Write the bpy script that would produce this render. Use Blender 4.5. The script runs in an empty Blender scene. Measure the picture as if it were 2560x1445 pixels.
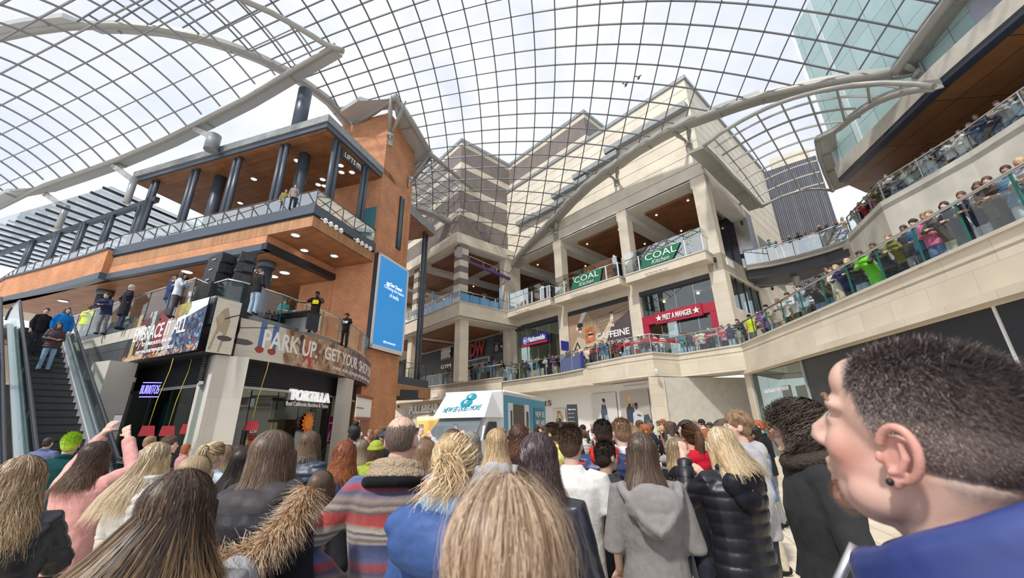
import bpy, math, random
import numpy as np
from mathutils import Vector, Matrix
SC = bpy.context.scene
COL = SC.collection
# ---------------------------------------------------------------- camera
F_PX, PITCH, ROLL, CZ = 974.3217, 0.332806, -0.0196216, 1.72
def _basis():
    r = np.array([1, 0, 0.]); fw = np.array([0, math.cos(PITCH), math.sin(PITCH)]); up = np.array([0, -math.sin(PITCH), math.cos(PITCH)])
    c, s = math.cos(ROLL), math.sin(ROLL)
    return np.array([c*r+s*up, -s*r+c*up, fw])
RB = _basis()
cam_data = bpy.data.cameras.new('camera')
cam_data.sensor_width = 36.0
cam_data.lens = 36.0*F_PX/2560.0
cam_data.clip_start = 0.05; cam_data.clip_end = 600
cam_data.dof.use_dof = True; cam_data.dof.focus_distance = 9.0; cam_data.dof.aperture_fstop = 4.5
cam = bpy.data.objects.new('camera', cam_data); COL.objects.link(cam)
M3 = Matrix((tuple(RB[0]), tuple(RB[1]), tuple(-RB[2]))).transposed()
cam.matrix_world = Matrix.Translation((0, 0, CZ)) @ M3.to_4x4()
SC.camera = cam
SC.view_settings.view_transform = 'Standard'; SC.view_settings.look = 'None'
SC.view_settings.exposure = 0.0; SC.view_settings.gamma = 1.0; SC.view_settings.use_curve_mapping = False
SC.cycles.transparent_max_bounces = 16
# ---------------------------------------------------------------- sky and sun
w = bpy.data.worlds.new('overcast_sky'); SC.world = w; w.use_nodes = True
nt = w.node_tree; nt.nodes.clear()
out = nt.nodes.new('ShaderNodeOutputWorld'); bg = nt.nodes.new('ShaderNodeBackground')
tc = nt.nodes.new('ShaderNodeTexCoord'); nz = nt.nodes.new('ShaderNodeTexNoise'); cr = nt.nodes.new('ShaderNodeValToRGB')
nz.inputs['Scale'].default_value = 3.2; nz.inputs['Detail'].default_value = 7; nz.inputs['Roughness'].default_value = .6; nz.inputs['Distortion'].default_value = .3
cr.color_ramp.elements[0].position = .33; cr.color_ramp.elements[0].color = (.76, .83, .97, 1)
cr.color_ramp.elements[1].position = .56; cr.color_ramp.elements[1].color = (.99, 1.0, 1.04, 1)
nt.links.new(tc.outputs['Generated'], nz.inputs['Vector']); nt.links.new(nz.outputs['Fac'], cr.inputs['Fac'])
nt.links.new(cr.outputs['Color'], bg.inputs['Color']); bg.inputs['Strength'].default_value = 1.06
nt.links.new(bg.outputs[0], out.inputs['Surface'])
sd = bpy.data.lights.new('sun', 'SUN'); sd.energy = 3.6; sd.angle = math.radians(4); sd.color = (1, .95, .87)
sun = bpy.data.objects.new('sun', sd); COL.objects.link(sun)
_az, _el = math.radians(-148), math.radians(50)
sv = Vector((math.sin(_az)*math.cos(_el), math.cos(_az)*math.cos(_el), math.sin(_el)))
sun.rotation_euler = sv.to_track_quat('Z', 'Y').to_euler()
# ---------------------------------------------------------------- photo geometry helpers
def ray(x, y): return RB.T @ np.array([(x-1280)/F_PX, -(y-722.5)/F_PX, 1.])
def atz(x, y, z):
    d = ray(x, y); t = (z-CZ)/d[2]; return np.array([d[0]*t, d[1]*t, z])
def atd(x, y, zc): return np.array([0, 0, CZ]) + ray(x, y)*zc
def vz(x, y, ref):
    r = ray(x, y); return CZ + math.hypot(ref[0], ref[1])*r[2]/math.hypot(r[0], r[1])
class Frame:
    """a building's own ground axes: a runs along u, b along w"""
    def __init__(s, o, az): s.o = np.array(o[:2], float); s.u = np.array([math.sin(az), math.cos(az)]); s.w = np.array([math.sin(az+math.pi/2), math.cos(az+math.pi/2)])
    def p(s, a, b, z=0): q = s.o+s.u*a+s.w*b; return np.array([q[0], q[1], z])
    def ab(s, q): q = np.array(q[:2])-s.o; return float(q@s.u), float(q@s.w)
    def _on(s, x, y, o, n):
        d = ray(x, y); t = (n@o)/(n@d[:2]); return np.array([0, 0, CZ])+d*t
    def onb(s, x, y, b=0.):      # hit the wall at constant b -> (a, z)
        q = s._on(x, y, s.o+s.w*b, s.w); return s.ab(q)[0], q[2]
    def ona(s, x, y, a=0.):      # hit the wall at constant a -> (b, z)
        q = s._on(x, y, s.o+s.u*a, s.u); return s.ab(q)[1], q[2]
K1, K2, K2L = 5.6, 11.9, 13.6
S = Frame((13.4134, 22.9456), -0.736259)      # stone building
L = Frame((-9.3244, 24.3134), -1.266304)      # tower and terraces on the left
# ---------------------------------------------------------------- materials
MATS = {}
def _wall_vec(nt):
    g = nt.nodes.new('ShaderNodeNewGeometry')
    cz = nt.nodes.new('ShaderNodeVectorMath'); cz.operation = 'CROSS_PRODUCT'; cz.inputs[0].default_value = (0, 0, 1)
    nt.links.new(g.outputs['True Normal'], cz.inputs[1])
    dt = nt.nodes.new('ShaderNodeVectorMath'); dt.operation = 'DOT_PRODUCT'
    nt.links.new(g.outputs['Position'], dt.inputs[0]); nt.links.new(cz.outputs[0], dt.inputs[1])
    sp = nt.nodes.new('ShaderNodeSeparateXYZ'); nt.links.new(g.outputs['Position'], sp.inputs[0])
    cb = nt.nodes.new('ShaderNodeCombineXYZ'); nt.links.new(dt.outputs['Value'], cb.inputs['X']); nt.links.new(sp.outputs['Z'], cb.inputs['Y'])
    return cb.outputs[0]
def _plan_vec(nt, az):
    g = nt.nodes.new('ShaderNodeNewGeometry'); mp = nt.nodes.new('ShaderNodeMapping'); mp.vector_type = 'POINT'
    mp.inputs['Rotation'].default_value = (0, 0, az-math.pi/2)
    nt.links.new(g.outputs['Position'], mp.inputs['Vector']); return mp.outputs[0]
def base(name):
    m = bpy.data.materials.new(name); m.use_nodes = True
    return m, m.node_tree, m.node_tree.nodes['Principled BSDF']
def mat(name, col, rough=.6, metal=0., var=0., scale=6., bump=0., emit=None, es=1., spec=.5, coat=0., sheen=0., stretch=None):
    if name in MATS: return MATS[name]
    m, nt, b = base(name)
    b.inputs['Base Color'].default_value = (*col, 1); b.inputs['Roughness'].default_value = rough; b.inputs['Metallic'].default_value = metal
    b.inputs['Specular IOR Level'].default_value = spec; b.inputs['Coat Weight'].default_value = coat; b.inputs['Sheen Weight'].default_value = sheen
    if emit: b.inputs['Emission Color'].default_value = (*emit, 1); b.inputs['Emission Strength'].default_value = es
    if var or bump:
        t = nt.nodes.new('ShaderNodeTexCoord'); n = nt.nodes.new('ShaderNodeTexNoise'); n.inputs['Scale'].default_value = scale; n.inputs['Detail'].default_value = 5
        src = t.outputs['Object']
        if stretch:
            mp = nt.nodes.new('ShaderNodeMapping'); mp.inputs['Scale'].default_value = stretch; nt.links.new(src, mp.inputs['Vector']); src = mp.outputs[0]
        nt.links.new(src, n.inputs['Vector'])
        if var:
            r = nt.nodes.new('ShaderNodeMapRange'); r.inputs['From Min'].default_value = .3; r.inputs['From Max'].default_value = .7
            r.inputs['To Min'].default_value = 1-var; r.inputs['To Max'].default_value = 1+var
            nt.links.new(n.outputs['Fac'], r.inputs['Value'])
            v = nt.nodes.new('ShaderNodeVectorMath'); v.operation = 'SCALE'; v.inputs[0].default_value = col
            nt.links.new(r.outputs[0], v.inputs['Scale']); nt.links.new(v.outputs[0], b.inputs['Base Color'])
        if bump:
            bp = nt.nodes.new('ShaderNodeBump'); bp.inputs['Strength'].default_value = bump; bp.inputs['Distance'].default_value = .02
            nt.links.new(n.outputs['Fac'], bp.inputs['Height']); nt.links.new(bp.outputs[0], b.inputs['Normal'])
    MATS[name] = m; return m
def brickmat(name, c1, c2, mortar, bw, bh, ms, wall=True, az=0., rough=.8, offset=.5, noise=.12, bump=.3, bias=0., stripes=None, joints=None):
    if name in MATS: return MATS[name]
    m, nt, b = base(name); vec = _wall_vec(nt) if wall else _plan_vec(nt, az)
    br = nt.nodes.new('ShaderNodeTexBrick'); br.offset = offset
    br.inputs['Color1'].default_value = (*c1, 1); br.inputs['Color2'].default_value = (*c2, 1); br.inputs['Mortar'].default_value = (*mortar, 1)
    br.inputs['Scale'].default_value = 1; br.inputs['Mortar Size'].default_value = ms; br.inputs['Mortar Smooth'].default_value = .1; br.inputs['Bias'].default_value = bias
    br.inputs['Brick Width'].default_value = bw; br.inputs['Row Height'].default_value = bh
    nt.links.new(vec, br.inputs['Vector'])
    n = nt.nodes.new('ShaderNodeTexNoise'); n.inputs['Scale'].default_value = .9; n.inputs['Detail'].default_value = 8
    g = nt.nodes.new('ShaderNodeNewGeometry'); nt.links.new(g.outputs['Position'], n.inputs['Vector'])
    r = nt.nodes.new('ShaderNodeMapRange'); r.inputs['From Min'].default_value = .3; r.inputs['From Max'].default_value = .7; r.inputs['To Min'].default_value = 1-noise; r.inputs['To Max'].default_value = 1+noise
    nt.links.new(n.outputs['Fac'], r.inputs['Value'])
    col = br.outputs['Color']
    if stripes or joints:
        sp = nt.nodes.new('ShaderNodeSeparateXYZ'); nt.links.new(g.outputs['Position'], sp.inputs[0])
        per, z0, frac, sc = stripes or joints
        md = nt.nodes.new('ShaderNodeMath'); md.operation = 'MULTIPLY_ADD'; md.inputs[1].default_value = 1/per; md.inputs[2].default_value = -z0/per; nt.links.new(sp.outputs['Z'], md.inputs[0])
        fr = nt.nodes.new('ShaderNodeMath'); fr.operation = 'FRACT'; nt.links.new(md.outputs[0], fr.inputs[0])
        lt = nt.nodes.new('ShaderNodeMath'); lt.operation = 'LESS_THAN'; lt.inputs[1].default_value = frac; nt.links.new(fr.outputs[0], lt.inputs[0])
        mx = nt.nodes.new('ShaderNodeMix'); mx.data_type = 'RGBA'; nt.links.new(lt.outputs[0], mx.inputs['Factor']); nt.links.new(col, mx.inputs['A']); mx.inputs['B'].default_value = (*sc, 1)
        col = mx.outputs['Result']
    v = nt.nodes.new('ShaderNodeVectorMath'); v.operation = 'SCALE'; nt.links.new(col, v.inputs[0]); nt.links.new(r.outputs[0], v.inputs['Scale'])
    nt.links.new(v.outputs[0], b.inputs['Base Color']); b.inputs['Roughness'].default_value = rough
    bp = nt.nodes.new('ShaderNodeBump'); bp.inputs['Strength'].default_value = bump; bp.inputs['Distance'].default_value = .01; bp.invert = True
    nt.links.new(br.outputs['Fac'], bp.inputs['Height']); nt.links.new(bp.outputs[0], b.inputs['Normal'])
    MATS[name] = m; return m
def glass(name, tint=(.9, .96, .95), gloss=.12, rough=.01, edge=.6, refl=(1, 1, 1)):
    if name in MATS: return MATS[name]
    m = bpy.data.materials.new(name); m.use_nodes = True; nt = m.node_tree; nt.nodes.clear()
    o = nt.nodes.new('ShaderNodeOutputMaterial'); t = nt.nodes.new('ShaderNodeBsdfTransparent'); g = nt.nodes.new('ShaderNodeBsdfGlossy')
    mx = nt.nodes.new('ShaderNodeMixShader'); lw = nt.nodes.new('ShaderNodeLayerWeight'); lw.inputs['Blend'].default_value = .5
    pw = nt.nodes.new('ShaderNodeMath'); pw.operation = 'POWER'; pw.inputs[1].default_value = 4; nt.links.new(lw.outputs['Facing'], pw.inputs[0])
    ma = nt.nodes.new('ShaderNodeMath'); ma.operation = 'MULTIPLY_ADD'; ma.inputs[1].default_value = edge; ma.inputs[2].default_value = gloss; ma.use_clamp = True
    nt.links.new(pw.outputs[0], ma.inputs[0]); nt.links.new(ma.outputs[0], mx.inputs['Fac'])
    t.inputs['Color'].default_value = (*tint, 1); g.inputs['Roughness'].default_value = rough; g.inputs['Color'].default_value = (*refl, 1)
    nt.links.new(t.outputs[0], mx.inputs[1]); nt.links.new(g.outputs[0], mx.inputs[2]); nt.links.new(mx.outputs[0], o.inputs['Surface'])
    MATS[name] = m; return m
def attrmat(name, rough=.5, spec=.5, bump=0., aniso=0.):
    """colour printed, dyed or grown into the thing itself, kept per face"""
    if name in MATS: return MATS[name]
    m, nt, b = base(name); a = nt.nodes.new('ShaderNodeAttribute'); a.attribute_name = 'Col'
    nt.links.new(a.outputs['Color'], b.inputs['Base Color']); b.inputs['Roughness'].default_value = rough; b.inputs['Specular IOR Level'].default_value = spec
    MATS[name] = m; return m
# ---------------------------------------------------------------- mesh builder
class MB:
    def __init__(s): s.v = []; s.f = []; s.m = []; s.smooth = []
    def poly(s, pts, m=0, sm=False):
        n = len(s.v); s.v += [tuple(p) for p in pts]; s.f.append(tuple(range(n, n+len(pts)))); s.m.append(m); s.smooth.append(sm); return s
    def hexa(s, P, m=0):          # 4 bottom + 4 top
        n = len(s.v); s.v += [tuple(p) for p in P]
        for f in ((3, 2, 1, 0), (4, 5, 6, 7), (0, 1, 5, 4), (1, 2, 6, 5), (2, 3, 7, 6), (3, 0, 4, 7)):
            s.f.append(tuple(n+i for i in f)); s.m.append(m); s.smooth.append(False)
        return s
    def box(s, fr, a0, a1, b0, b1, z0, z1, m=0):
        q = [fr.p(a0, b0), fr.p(a1, b0), fr.p(a1, b1), fr.p(a0, b1)]
        return s.hexa([(x, y, z0) for x, y, _ in q]+[(x, y, z1) for x, y, _ in q], m)
    def wbox(s, x0, x1, y0, y1, z0, z1, m=0):
        q = [(x0, y0), (x1, y0), (x1, y1), (x0, y1)]
        return s.hexa([(x, y, z0) for x, y in q]+[(x, y, z1) for x, y in q], m)
    def prism(s, poly, z0, z1, m=0, mt=None, mb=None):
        n = len(s.v); k = len(poly); s.v += [(p[0], p[1], z0) for p in poly]+[(p[0], p[1], z1) for p in poly]
        s.f.append(tuple(range(n+k-1, n-1, -1))); s.m.append(m if mb is None else mb); s.smooth.append(False)
        s.f.append(tuple(range(n+k, n+2*k))); s.m.append(m if mt is None else mt); s.smooth.append(False)
        for i in range(k): j = (i+1) % k; s.f.append((n+i, n+j, n+k+j, n+k+i)); s.m.append(m); s.smooth.append(False)
        return s
    def wall(s, p, q, t, z0, z1, m=0, z1b=None, z0b=None):   # straight wall of thickness t to the left of p->q
        p = np.array(p[:2], float); q = np.array(q[:2], float); d = (q-p)/np.linalg.norm(q-p); n = np.array([-d[1], d[0]])*t
        z1b = z1 if z1b is None else z1b; z0b = z0 if z0b is None else z0b
        return s.hexa([(*p, z0), (*q, z0b), (*(q+n), z0b), (*(p+n), z0), (*p, z1), (*q, z1b), (*(q+n), z1b), (*(p+n), z1)], m)
    def tube(s, pts, r, n=8, m=0, cap=True, sm=True, r2=None):
        pts = [np.array(p, float) for p in pts]; k = len(pts); rs = [r]*k if np.isscalar(r) else list(r)
        t0 = None; rings = []
        for i, p in enumerate(pts):
            t = pts[min(i+1, k-1)]-pts[max(i-1, 0)]; t = t/(np.linalg.norm(t)+1e-12)
            if t0 is None:
                a = np.array([0, 0, 1.]) if abs(t[2]) < .9 else np.array([1., 0, 0]); x = np.cross(a, t); x /= np.linalg.norm(x)
            else: x = x-t*(x@t); x /= np.linalg.norm(x)+1e-12
            y = np.cross(t, x); t0 = t; base_ = len(s.v)
            for j in range(n):
                th = 2*math.pi*j/n; s.v.append(tuple(p+rs[i]*(x*math.cos(th)+y*(r2 or 1)*math.sin(th))))
            rings.append(base_)
        for i in range(k-1):
            for j in range(n):
                j2 = (j+1) % n; s.f.append((rings[i]+j, rings[i]+j2, rings[i+1]+j2, rings[i+1]+j)); s.m.append(m); s.smooth.append(sm)
        if cap:
            s.f.append(tuple(rings[0]+j for j in reversed(range(n)))); s.m.append(m); s.smooth.append(False)
            s.f.append(tuple(rings[-1]+j for j in range(n))); s.m.append(m); s.smooth.append(False)
        return s
    def bar(s, p, q, wd, h, m=0, up=(0, 0, 1)):
        p = np.array(p, float); q = np.array(q, float); t = q-p; t /= np.linalg.norm(t)+1e-12; up = np.array(up, float)
        x = np.cross(t, up); x /= np.linalg.norm(x)+1e-12; y = np.cross(x, t); x = x*wd/2; y = y*h/2
        return s.hexa([p-x-y, p+x-y, q+x-y, q-x-y, p-x+y, p+x+y, q+x+y, q-x+y], m)
    def cyl(s, p, r, z0, z1, n=20, m=0, r1=None):
        return s.tube([(p[0], p[1], z0), (p[0], p[1], z1)], [r, r1 or r], n, m)
    def ell(s, c, r, m=0, n=12, k=8, R=None):
        b0 = len(s.v)
        for i in range(k+1):
            ph = math.pi*i/k
            for j in range(n):
                th = 2*math.pi*j/n; v = np.array([r[0]*math.sin(ph)*math.cos(th), r[1]*math.sin(ph)*math.sin(th), r[2]*math.cos(ph)])
                if R is not None: v = R@v
                s.v.append((c[0]+v[0], c[1]+v[1], c[2]+v[2]))
        for i in range(k):
            for j in range(n):
                a, b2 = b0+i*n+j, b0+i*n+(j+1) % n; s.f.append((a, a+n, b2+n, b2)); s.m.append(m); s.smooth.append(True)
        return s
    def build(s, name, mats, parent=None, origin=None, local=False, colors=None):
        if not isinstance(mats, (list, tuple)): mats = [mats]
        if parent is not None and not local: origin = WORLD_LOC.get(parent.name, (0, 0, 0))
        o = np.array(origin if origin is not None else (0, 0, 0), float)
        me = bpy.data.meshes.new(name); V = np.array(s.v, float)
        if not local: V = V-o
        me.from_pydata(V.tolist(), [], s.f)
        for m_ in mats: me.materials.append(m_)
        me.polygons.foreach_set('material_index', s.m); me.polygons.foreach_set('use_smooth', s.smooth)
        if colors is not None: facecolors(me, colors)
        me.update()
        ob = bpy.data.objects.new(name, me); COL.objects.link(ob)
        if parent is not None: ob.parent = parent
        else: ob.location = o
        WORLD_LOC[ob.name] = tuple(o)
        return ob
WORLD_LOC = {}
def facecolors(me, cols):
    a = me.color_attributes.new('Col', 'FLOAT_COLOR', 'CORNER')
    n = np.zeros(len(me.polygons), int); me.polygons.foreach_get('loop_total', n)
    c = np.repeat(np.c_[np.asarray(cols, float)[:, :3], np.ones(len(cols))], n, axis=0)
    a.data.foreach_set('color', c.ravel())
def tag(o, label=None, cat=None, group=None, kind=None):
    if label: o['label'] = label
    if cat: o['category'] = cat
    if group: o['group'] = group
    if kind: o['kind'] = kind
    return o
def thing(name, loc, label, cat, group=None, kind=None, rz=0, scale=1):
    o = bpy.data.objects.new(name, None); COL.objects.link(o); o.location = loc; o.rotation_euler = (0, 0, rz); o.scale = (scale,)*3
    o.empty_display_size = .2; WORLD_LOC[o.name] = tuple(loc); return tag(o, label, cat, group, kind)
DG = None
def text_mesh(txt, bold=0., shear=0., depth=.5, space=1.):
    c = bpy.data.curves.new('txt', 'FONT'); c.body = txt; c.extrude = depth; c.offset = bold; c.shear = shear; c.space_character = space; c.resolution_u = 3
    o = bpy.data.objects.new('txt', c); COL.objects.link(o); bpy.context.view_layer.update()
    me = bpy.data.meshes.new_from_object(o.evaluated_get(bpy.context.evaluated_depsgraph_get()))
    bpy.data.objects.remove(o); bpy.data.curves.remove(c); return me
def letters(name, txt, p0, p1, h, m, parent=None, depth=.03, bold=.012, shear=0., out=.02, up=(0, 0, 1), label=None, cat=None, bend=None):
    """raised lettering from p0 (lower left) to p1 (lower right), h high"""
    me = text_mesh(txt, bold, shear); n = len(me.vertices); V = np.zeros(n*3); me.vertices.foreach_get('co', V); V = V.reshape(-1, 3)
    lo, hi = V.min(0), V.max(0); p0 = np.array(p0, float); p1 = np.array(p1, float); up = np.array(up, float); X = p1-p0
    Nn = np.cross(X/np.linalg.norm(X), up); Nn /= np.linalg.norm(Nn); U = up
    s = (V[:, 0]-lo[0])/(hi[0]-lo[0]); t = (V[:, 1]-lo[1])/(hi[1]-lo[1]); zz = (V[:, 2]-lo[2])/(hi[2]-lo[2])
    if bend is not None: P = np.array([bend(a, b_*h, out+c_*depth) for a, b_, c_ in zip(s, t, zz)])
    else: P = p0+s[:, None]*X+t[:, None]*U*h+Nn*(out+zz[:, None]*depth)
    o0 = np.array(WORLD_LOC[parent.name]) if parent is not None else p0
    me.vertices.foreach_set('co', (P-o0).ravel()); me.materials.clear(); me.materials.append(m)
    me.name = name; me.update(); ob = bpy.data.objects.new(name, me); COL.objects.link(ob)
    if parent is not None: ob.parent = parent
    else: ob.location = p0
    WORLD_LOC[ob.name] = tuple(o0)
    if label: tag(ob, label, cat)
    return ob
# --- flat printed artwork: a grid of dyed cells, painted from simple shapes
class Art:
    def __init__(s, w_, h_, bg_): s.w, s.h = w_, h_; s.a = np.zeros((h_, w_, 3)); s.a[:] = bg_; s.Y, s.X = np.mgrid[0:h_, 0:w_]; s.X = (s.X+.5)/w_; s.Y = 1-(s.Y+.5)/h_
    def poly(s, pts, c):
        x, y = s.X, s.Y; ins = np.zeros(x.shape, bool); k = len(pts)
        for i in range(k):
            (x1, y1), (x2, y2) = pts[i], pts[(i+1) % k]
            if y1 == y2: continue
            hit = ((y1 > y) != (y2 > y)) & (x < (x2-x1)*(y-y1)/(y2-y1)+x1); ins ^= hit
        s.a[ins] = c; return s
    def rect(s, x0, y0, x1, y1, c): s.a[(s.X >= x0) & (s.X < x1) & (s.Y >= y0) & (s.Y < y1)] = c; return s
    def ell(s, cx, cy, rx, ry, c, rot=0.):
        dx, dy = s.X-cx, s.Y-cy; asp = s.aspect if hasattr(s, 'aspect') else 1.
        ca, sa = math.cos(rot), math.sin(rot); u_ = dx*asp*ca+dy*sa; v_ = -dx*asp*sa+dy*ca
        s.a[(u_/(rx*asp))**2+(v_/ry)**2 < 1] = c; return s
    def noise(s, x0, y0, x1, y1, cs, n, seed, sx=.03, sy=.1):
        r = random.Random(seed)
        for _ in range(n):
            cx, cy = r.uniform(x0, x1), r.uniform(y0, y1); s.ell(cx, cy, r.uniform(.3, 1)*sx, r.uniform(.3, 1)*sy, r.choice(cs), r.uniform(-1, 1))
        return s
def art_mesh(name, art, fn, m, parent, thick=.03):
    """fn(s,t,o) -> point; s 0..1 along, t 0..1 up, o outward offset"""
    h_, w_ = art.h, art.w; mb = MB(); cols = []
    P = [[fn(i/w_, 1-j/h_, thick) for i in range(w_+1)] for j in range(h_+1)]
    V = [tuple(p) for r in P for p in r]; mb.v = V
    for j in range(h_):
        for i in range(w_):
            a = j*(w_+1)+i; mb.f.append((a+w_+1, a+w_+2, a+1, a)); cols.append(art.a[j, i])
    k = max(1, w_//12); edge = [0.05, .05, .06]; nb = len(mb.v)
    for i in range(0, w_, k):      # solid back and rims give the panel its thickness
        i2 = min(i+k, w_); b = len(mb.v)
        mb.v += [tuple(fn(i/w_, 1, 0)), tuple(fn(i2/w_, 1, 0)), tuple(fn(i2/w_, 0, 0)), tuple(fn(i/w_, 0, 0)), tuple(fn(i/w_, 1, thick)), tuple(fn(i2/w_, 1, thick)), tuple(fn(i2/w_, 0, thick)), tuple(fn(i/w_, 0, thick))]
        for f in ((0, 1, 2, 3), (4, 5, 1, 0), (3, 2, 6, 7)): mb.f.append(tuple(b+q for q in f)); cols.append(edge)
    mb.m = [0]*len(mb.f); mb.smooth = [False]*len(mb.f)
    return mb.build(name, m, parent, colors=cols)
PRINT = attrmat('printed_panel', .55)
# ---------------------------------------------------------------- palette
STONE = brickmat('limestone_ashlar', (.70, .63, .51), (.62, .55, .44), (.45, .40, .33), 1.25, .62, .006, noise=.07, bump=.12, rough=.75)
CLAD = brickmat('limestone_cladding_with_joints', (.74, .69, .58), (.66, .60, .49), (.55, .50, .42), 2.4, .95, .004, noise=.08, bump=.1, rough=.75, joints=(.95, 17.83, .045, (.11, .10, .09)))
PLAS = mat('pale_render', (.62, .59, .53), .85, var=.06, scale=2)
CONC = mat('pale_precast_concrete', (.60, .56, .48), .8, var=.12, scale=5, bump=.15)
RENDER = mat('smooth_concrete', (.55, .52, .46), .8, var=.08, scale=3)
BRICK = brickmat('orange_brick', (.62, .235, .09), (.50, .17, .065), (.50, .36, .24), .235, .085, .011, noise=.16, bump=.4)
DBRICK = brickmat('grey_brown_brick_with_stone_bands', (.20, .165, .15), (.155, .125, .115), (.26, .23, .21), .24, .085, .01, noise=.12, stripes=(2.75, 18.6, .26, (.62, .56, .45)))
SBRICK = brickmat('dark_brick_and_stone_stripes', (.19, .155, .14), (.15, .12, .11), (.24, .21, .19), .24, .085, .01, noise=.1, stripes=(1.2, 11.9, .5, (.60, .55, .45)))
def woodmat(name, c1, c2, bw, bh, az, wall=False, rough=.5):
    return brickmat(name, c1, c2, (.02, .012, .008), bw, bh, .006, wall=wall, az=az, offset=.37, noise=.22, bump=.2, rough=rough)
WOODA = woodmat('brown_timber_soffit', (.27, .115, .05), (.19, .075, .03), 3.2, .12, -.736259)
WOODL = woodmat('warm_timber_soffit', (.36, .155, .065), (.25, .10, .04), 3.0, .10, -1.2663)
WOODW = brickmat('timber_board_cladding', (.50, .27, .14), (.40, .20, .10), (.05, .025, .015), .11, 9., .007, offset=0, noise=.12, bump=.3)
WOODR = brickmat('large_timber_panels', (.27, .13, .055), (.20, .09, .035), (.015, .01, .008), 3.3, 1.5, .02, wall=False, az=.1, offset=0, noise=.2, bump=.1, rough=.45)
STEEL = mat('blue_grey_painted_steel', (.085, .105, .135), .42, .25)
DSTEEL = mat('black_painted_steel', (.025, .03, .038), .4, .2)
GSTEEL = mat('grey_beige_painted_steel', (.33, .325, .30), .42, .15)
LSTEEL = mat('pale_grey_steel', (.45, .46, .46), .4, .3)
INOX = mat('brushed_stainless_steel', (.62, .63, .64), .22, 1.)
ZINC = mat('weathered_zinc', (.30, .32, .33), .55, .4, var=.15, scale=3)
LEAD = brickmat('standing_seam_slate_panels', (.085, .098, .115), (.07, .082, .10), (.015, .018, .022), 1.9, .52, .012, noise=.15, bump=.4, rough=.45)
WHITE = mat('white_paint', (.80, .80, .80), .5)
DARK = mat('dark_interior', (.03, .032, .038), .6)
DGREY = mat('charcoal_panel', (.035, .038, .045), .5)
RGLASS = glass('clear_railing_glass', (.94, .975, .965), .04, edge=.35)
MGLASS = glass('reflective_railing_glass', (.88, .93, .93), .33, edge=.5)
ROOFGL = glass('roof_glazing', (.965, .975, .985), .015, edge=.18)
SHOPGL = glass('shop_window_glass', (.62, .70, .69), .11, edge=.5)
BLUEGL = glass('pale_blue_translucent_glass', (.60, .78, .80), .30, edge=.5)
LAMPG = mat('warm_lamp', (1, .8, .5), .4, emit=(1, .72, .38), es=9)
LAMPW = mat('white_downlight', (1, 1, 1), .4, emit=(1, .95, .86), es=3.2)
RED = mat('signal_red', (.55, .02, .045), .45)
BLACK = mat('black_plastic', (.012, .012, .014), .45)
def polyline(pts, step):
    """points every `step` along a polyline, with direction"""
    pts = [np.array(p, float) for p in pts]; out = []; carry = 0.
    for a, b in zip(pts[:-1], pts[1:]):
        d = b-a; Ln = np.linalg.norm(d)
        if Ln < 1e-6: continue
        t = carry
        while t < Ln: out.append((a+d*t/Ln, d/Ln)); t += step
        carry = t-Ln
    return out
def railing(name, pts, label, h=1.1, glassm=None, railm=None, post=1.5, gh=None, rr=.03, postm=None, postw=.05, group=None, post_h=None, wide=None, kerb=.05):
    """glass balustrade along 3d points (base line); parts: handrail, glass_panel, post"""
    glassm = glassm or RGLASS; railm = railm or INOX; postm = postm or INOX
    pts = [np.array(p, float) for p in pts]; root = thing(name, tuple(pts[0]), label, 'railing', group)
    mb = MB(); mb.tube([p+[0, 0, h] for p in pts], rr, 8); mb.build('handrail', railm, root)
    gh = gh or h-.06
    for a, b in zip(pts[:-1], pts[1:]):
        Ln = np.linalg.norm(b-a); n = max(1, round(Ln/post))
        if Ln < .05: continue
        for i in range(n):
            p = a+(b-a)*(i/n); q = a+(b-a)*((i+1)/n); d = (q-p)/np.linalg.norm(q-p); p2 = p+d*.02; q2 = q-d*.02
            g = MB(); nn = np.array([-d[1], d[0], 0])*.006
            g.hexa([p2-nn+[0, 0, kerb], q2-nn+[0, 0, kerb], q2+nn+[0, 0, kerb], p2+nn+[0, 0, kerb], p2-nn+[0, 0, gh], q2-nn+[0, 0, gh], q2+nn+[0, 0, gh], p2+nn+[0, 0, gh]])
            g.build('glass_panel', glassm, root)
            t = MB(); t.bar(p, p+np.array([0, 0, post_h or h]), postw, wide or postw*.6, up=(d[0], d[1], 0)); t.build('post', postm, root)
    t = MB(); t.bar(pts[-1], pts[-1]+np.array([0, 0, post_h or h]), postw, postw); t.build('post', postm, root)
    return root
def lampbox(p, name='wall_lamp', label='', m=None, r=.09, h=.3, out=(0, 0)):
    mb = MB(); mb.cyl((p[0]+out[0], p[1]+out[1]), r, p[2], p[2]+h, 14); mb.tube([(p[0], p[1], p[2]+h/2), (p[0]+out[0], p[1]+out[1], p[2]+h/2)], .03, 6)
    return tag(mb.build(name, m or BLACK, origin=p), label, 'lamp')
# ---------------------------------------------------------------- ground
mb = MB(); mb.wbox(-60, 60, -6, 90, -.12, 0)
PAVE = brickmat('buff_stone_paving', (.60, .50, .37), (.66, .58, .47), (.34, .28, .21), .62, .38, .008, wall=False, az=.3, noise=.10, bump=.2, rough=.6, bias=.1)
tag(mb.build('floor', PAVE), kind='structure')
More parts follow.
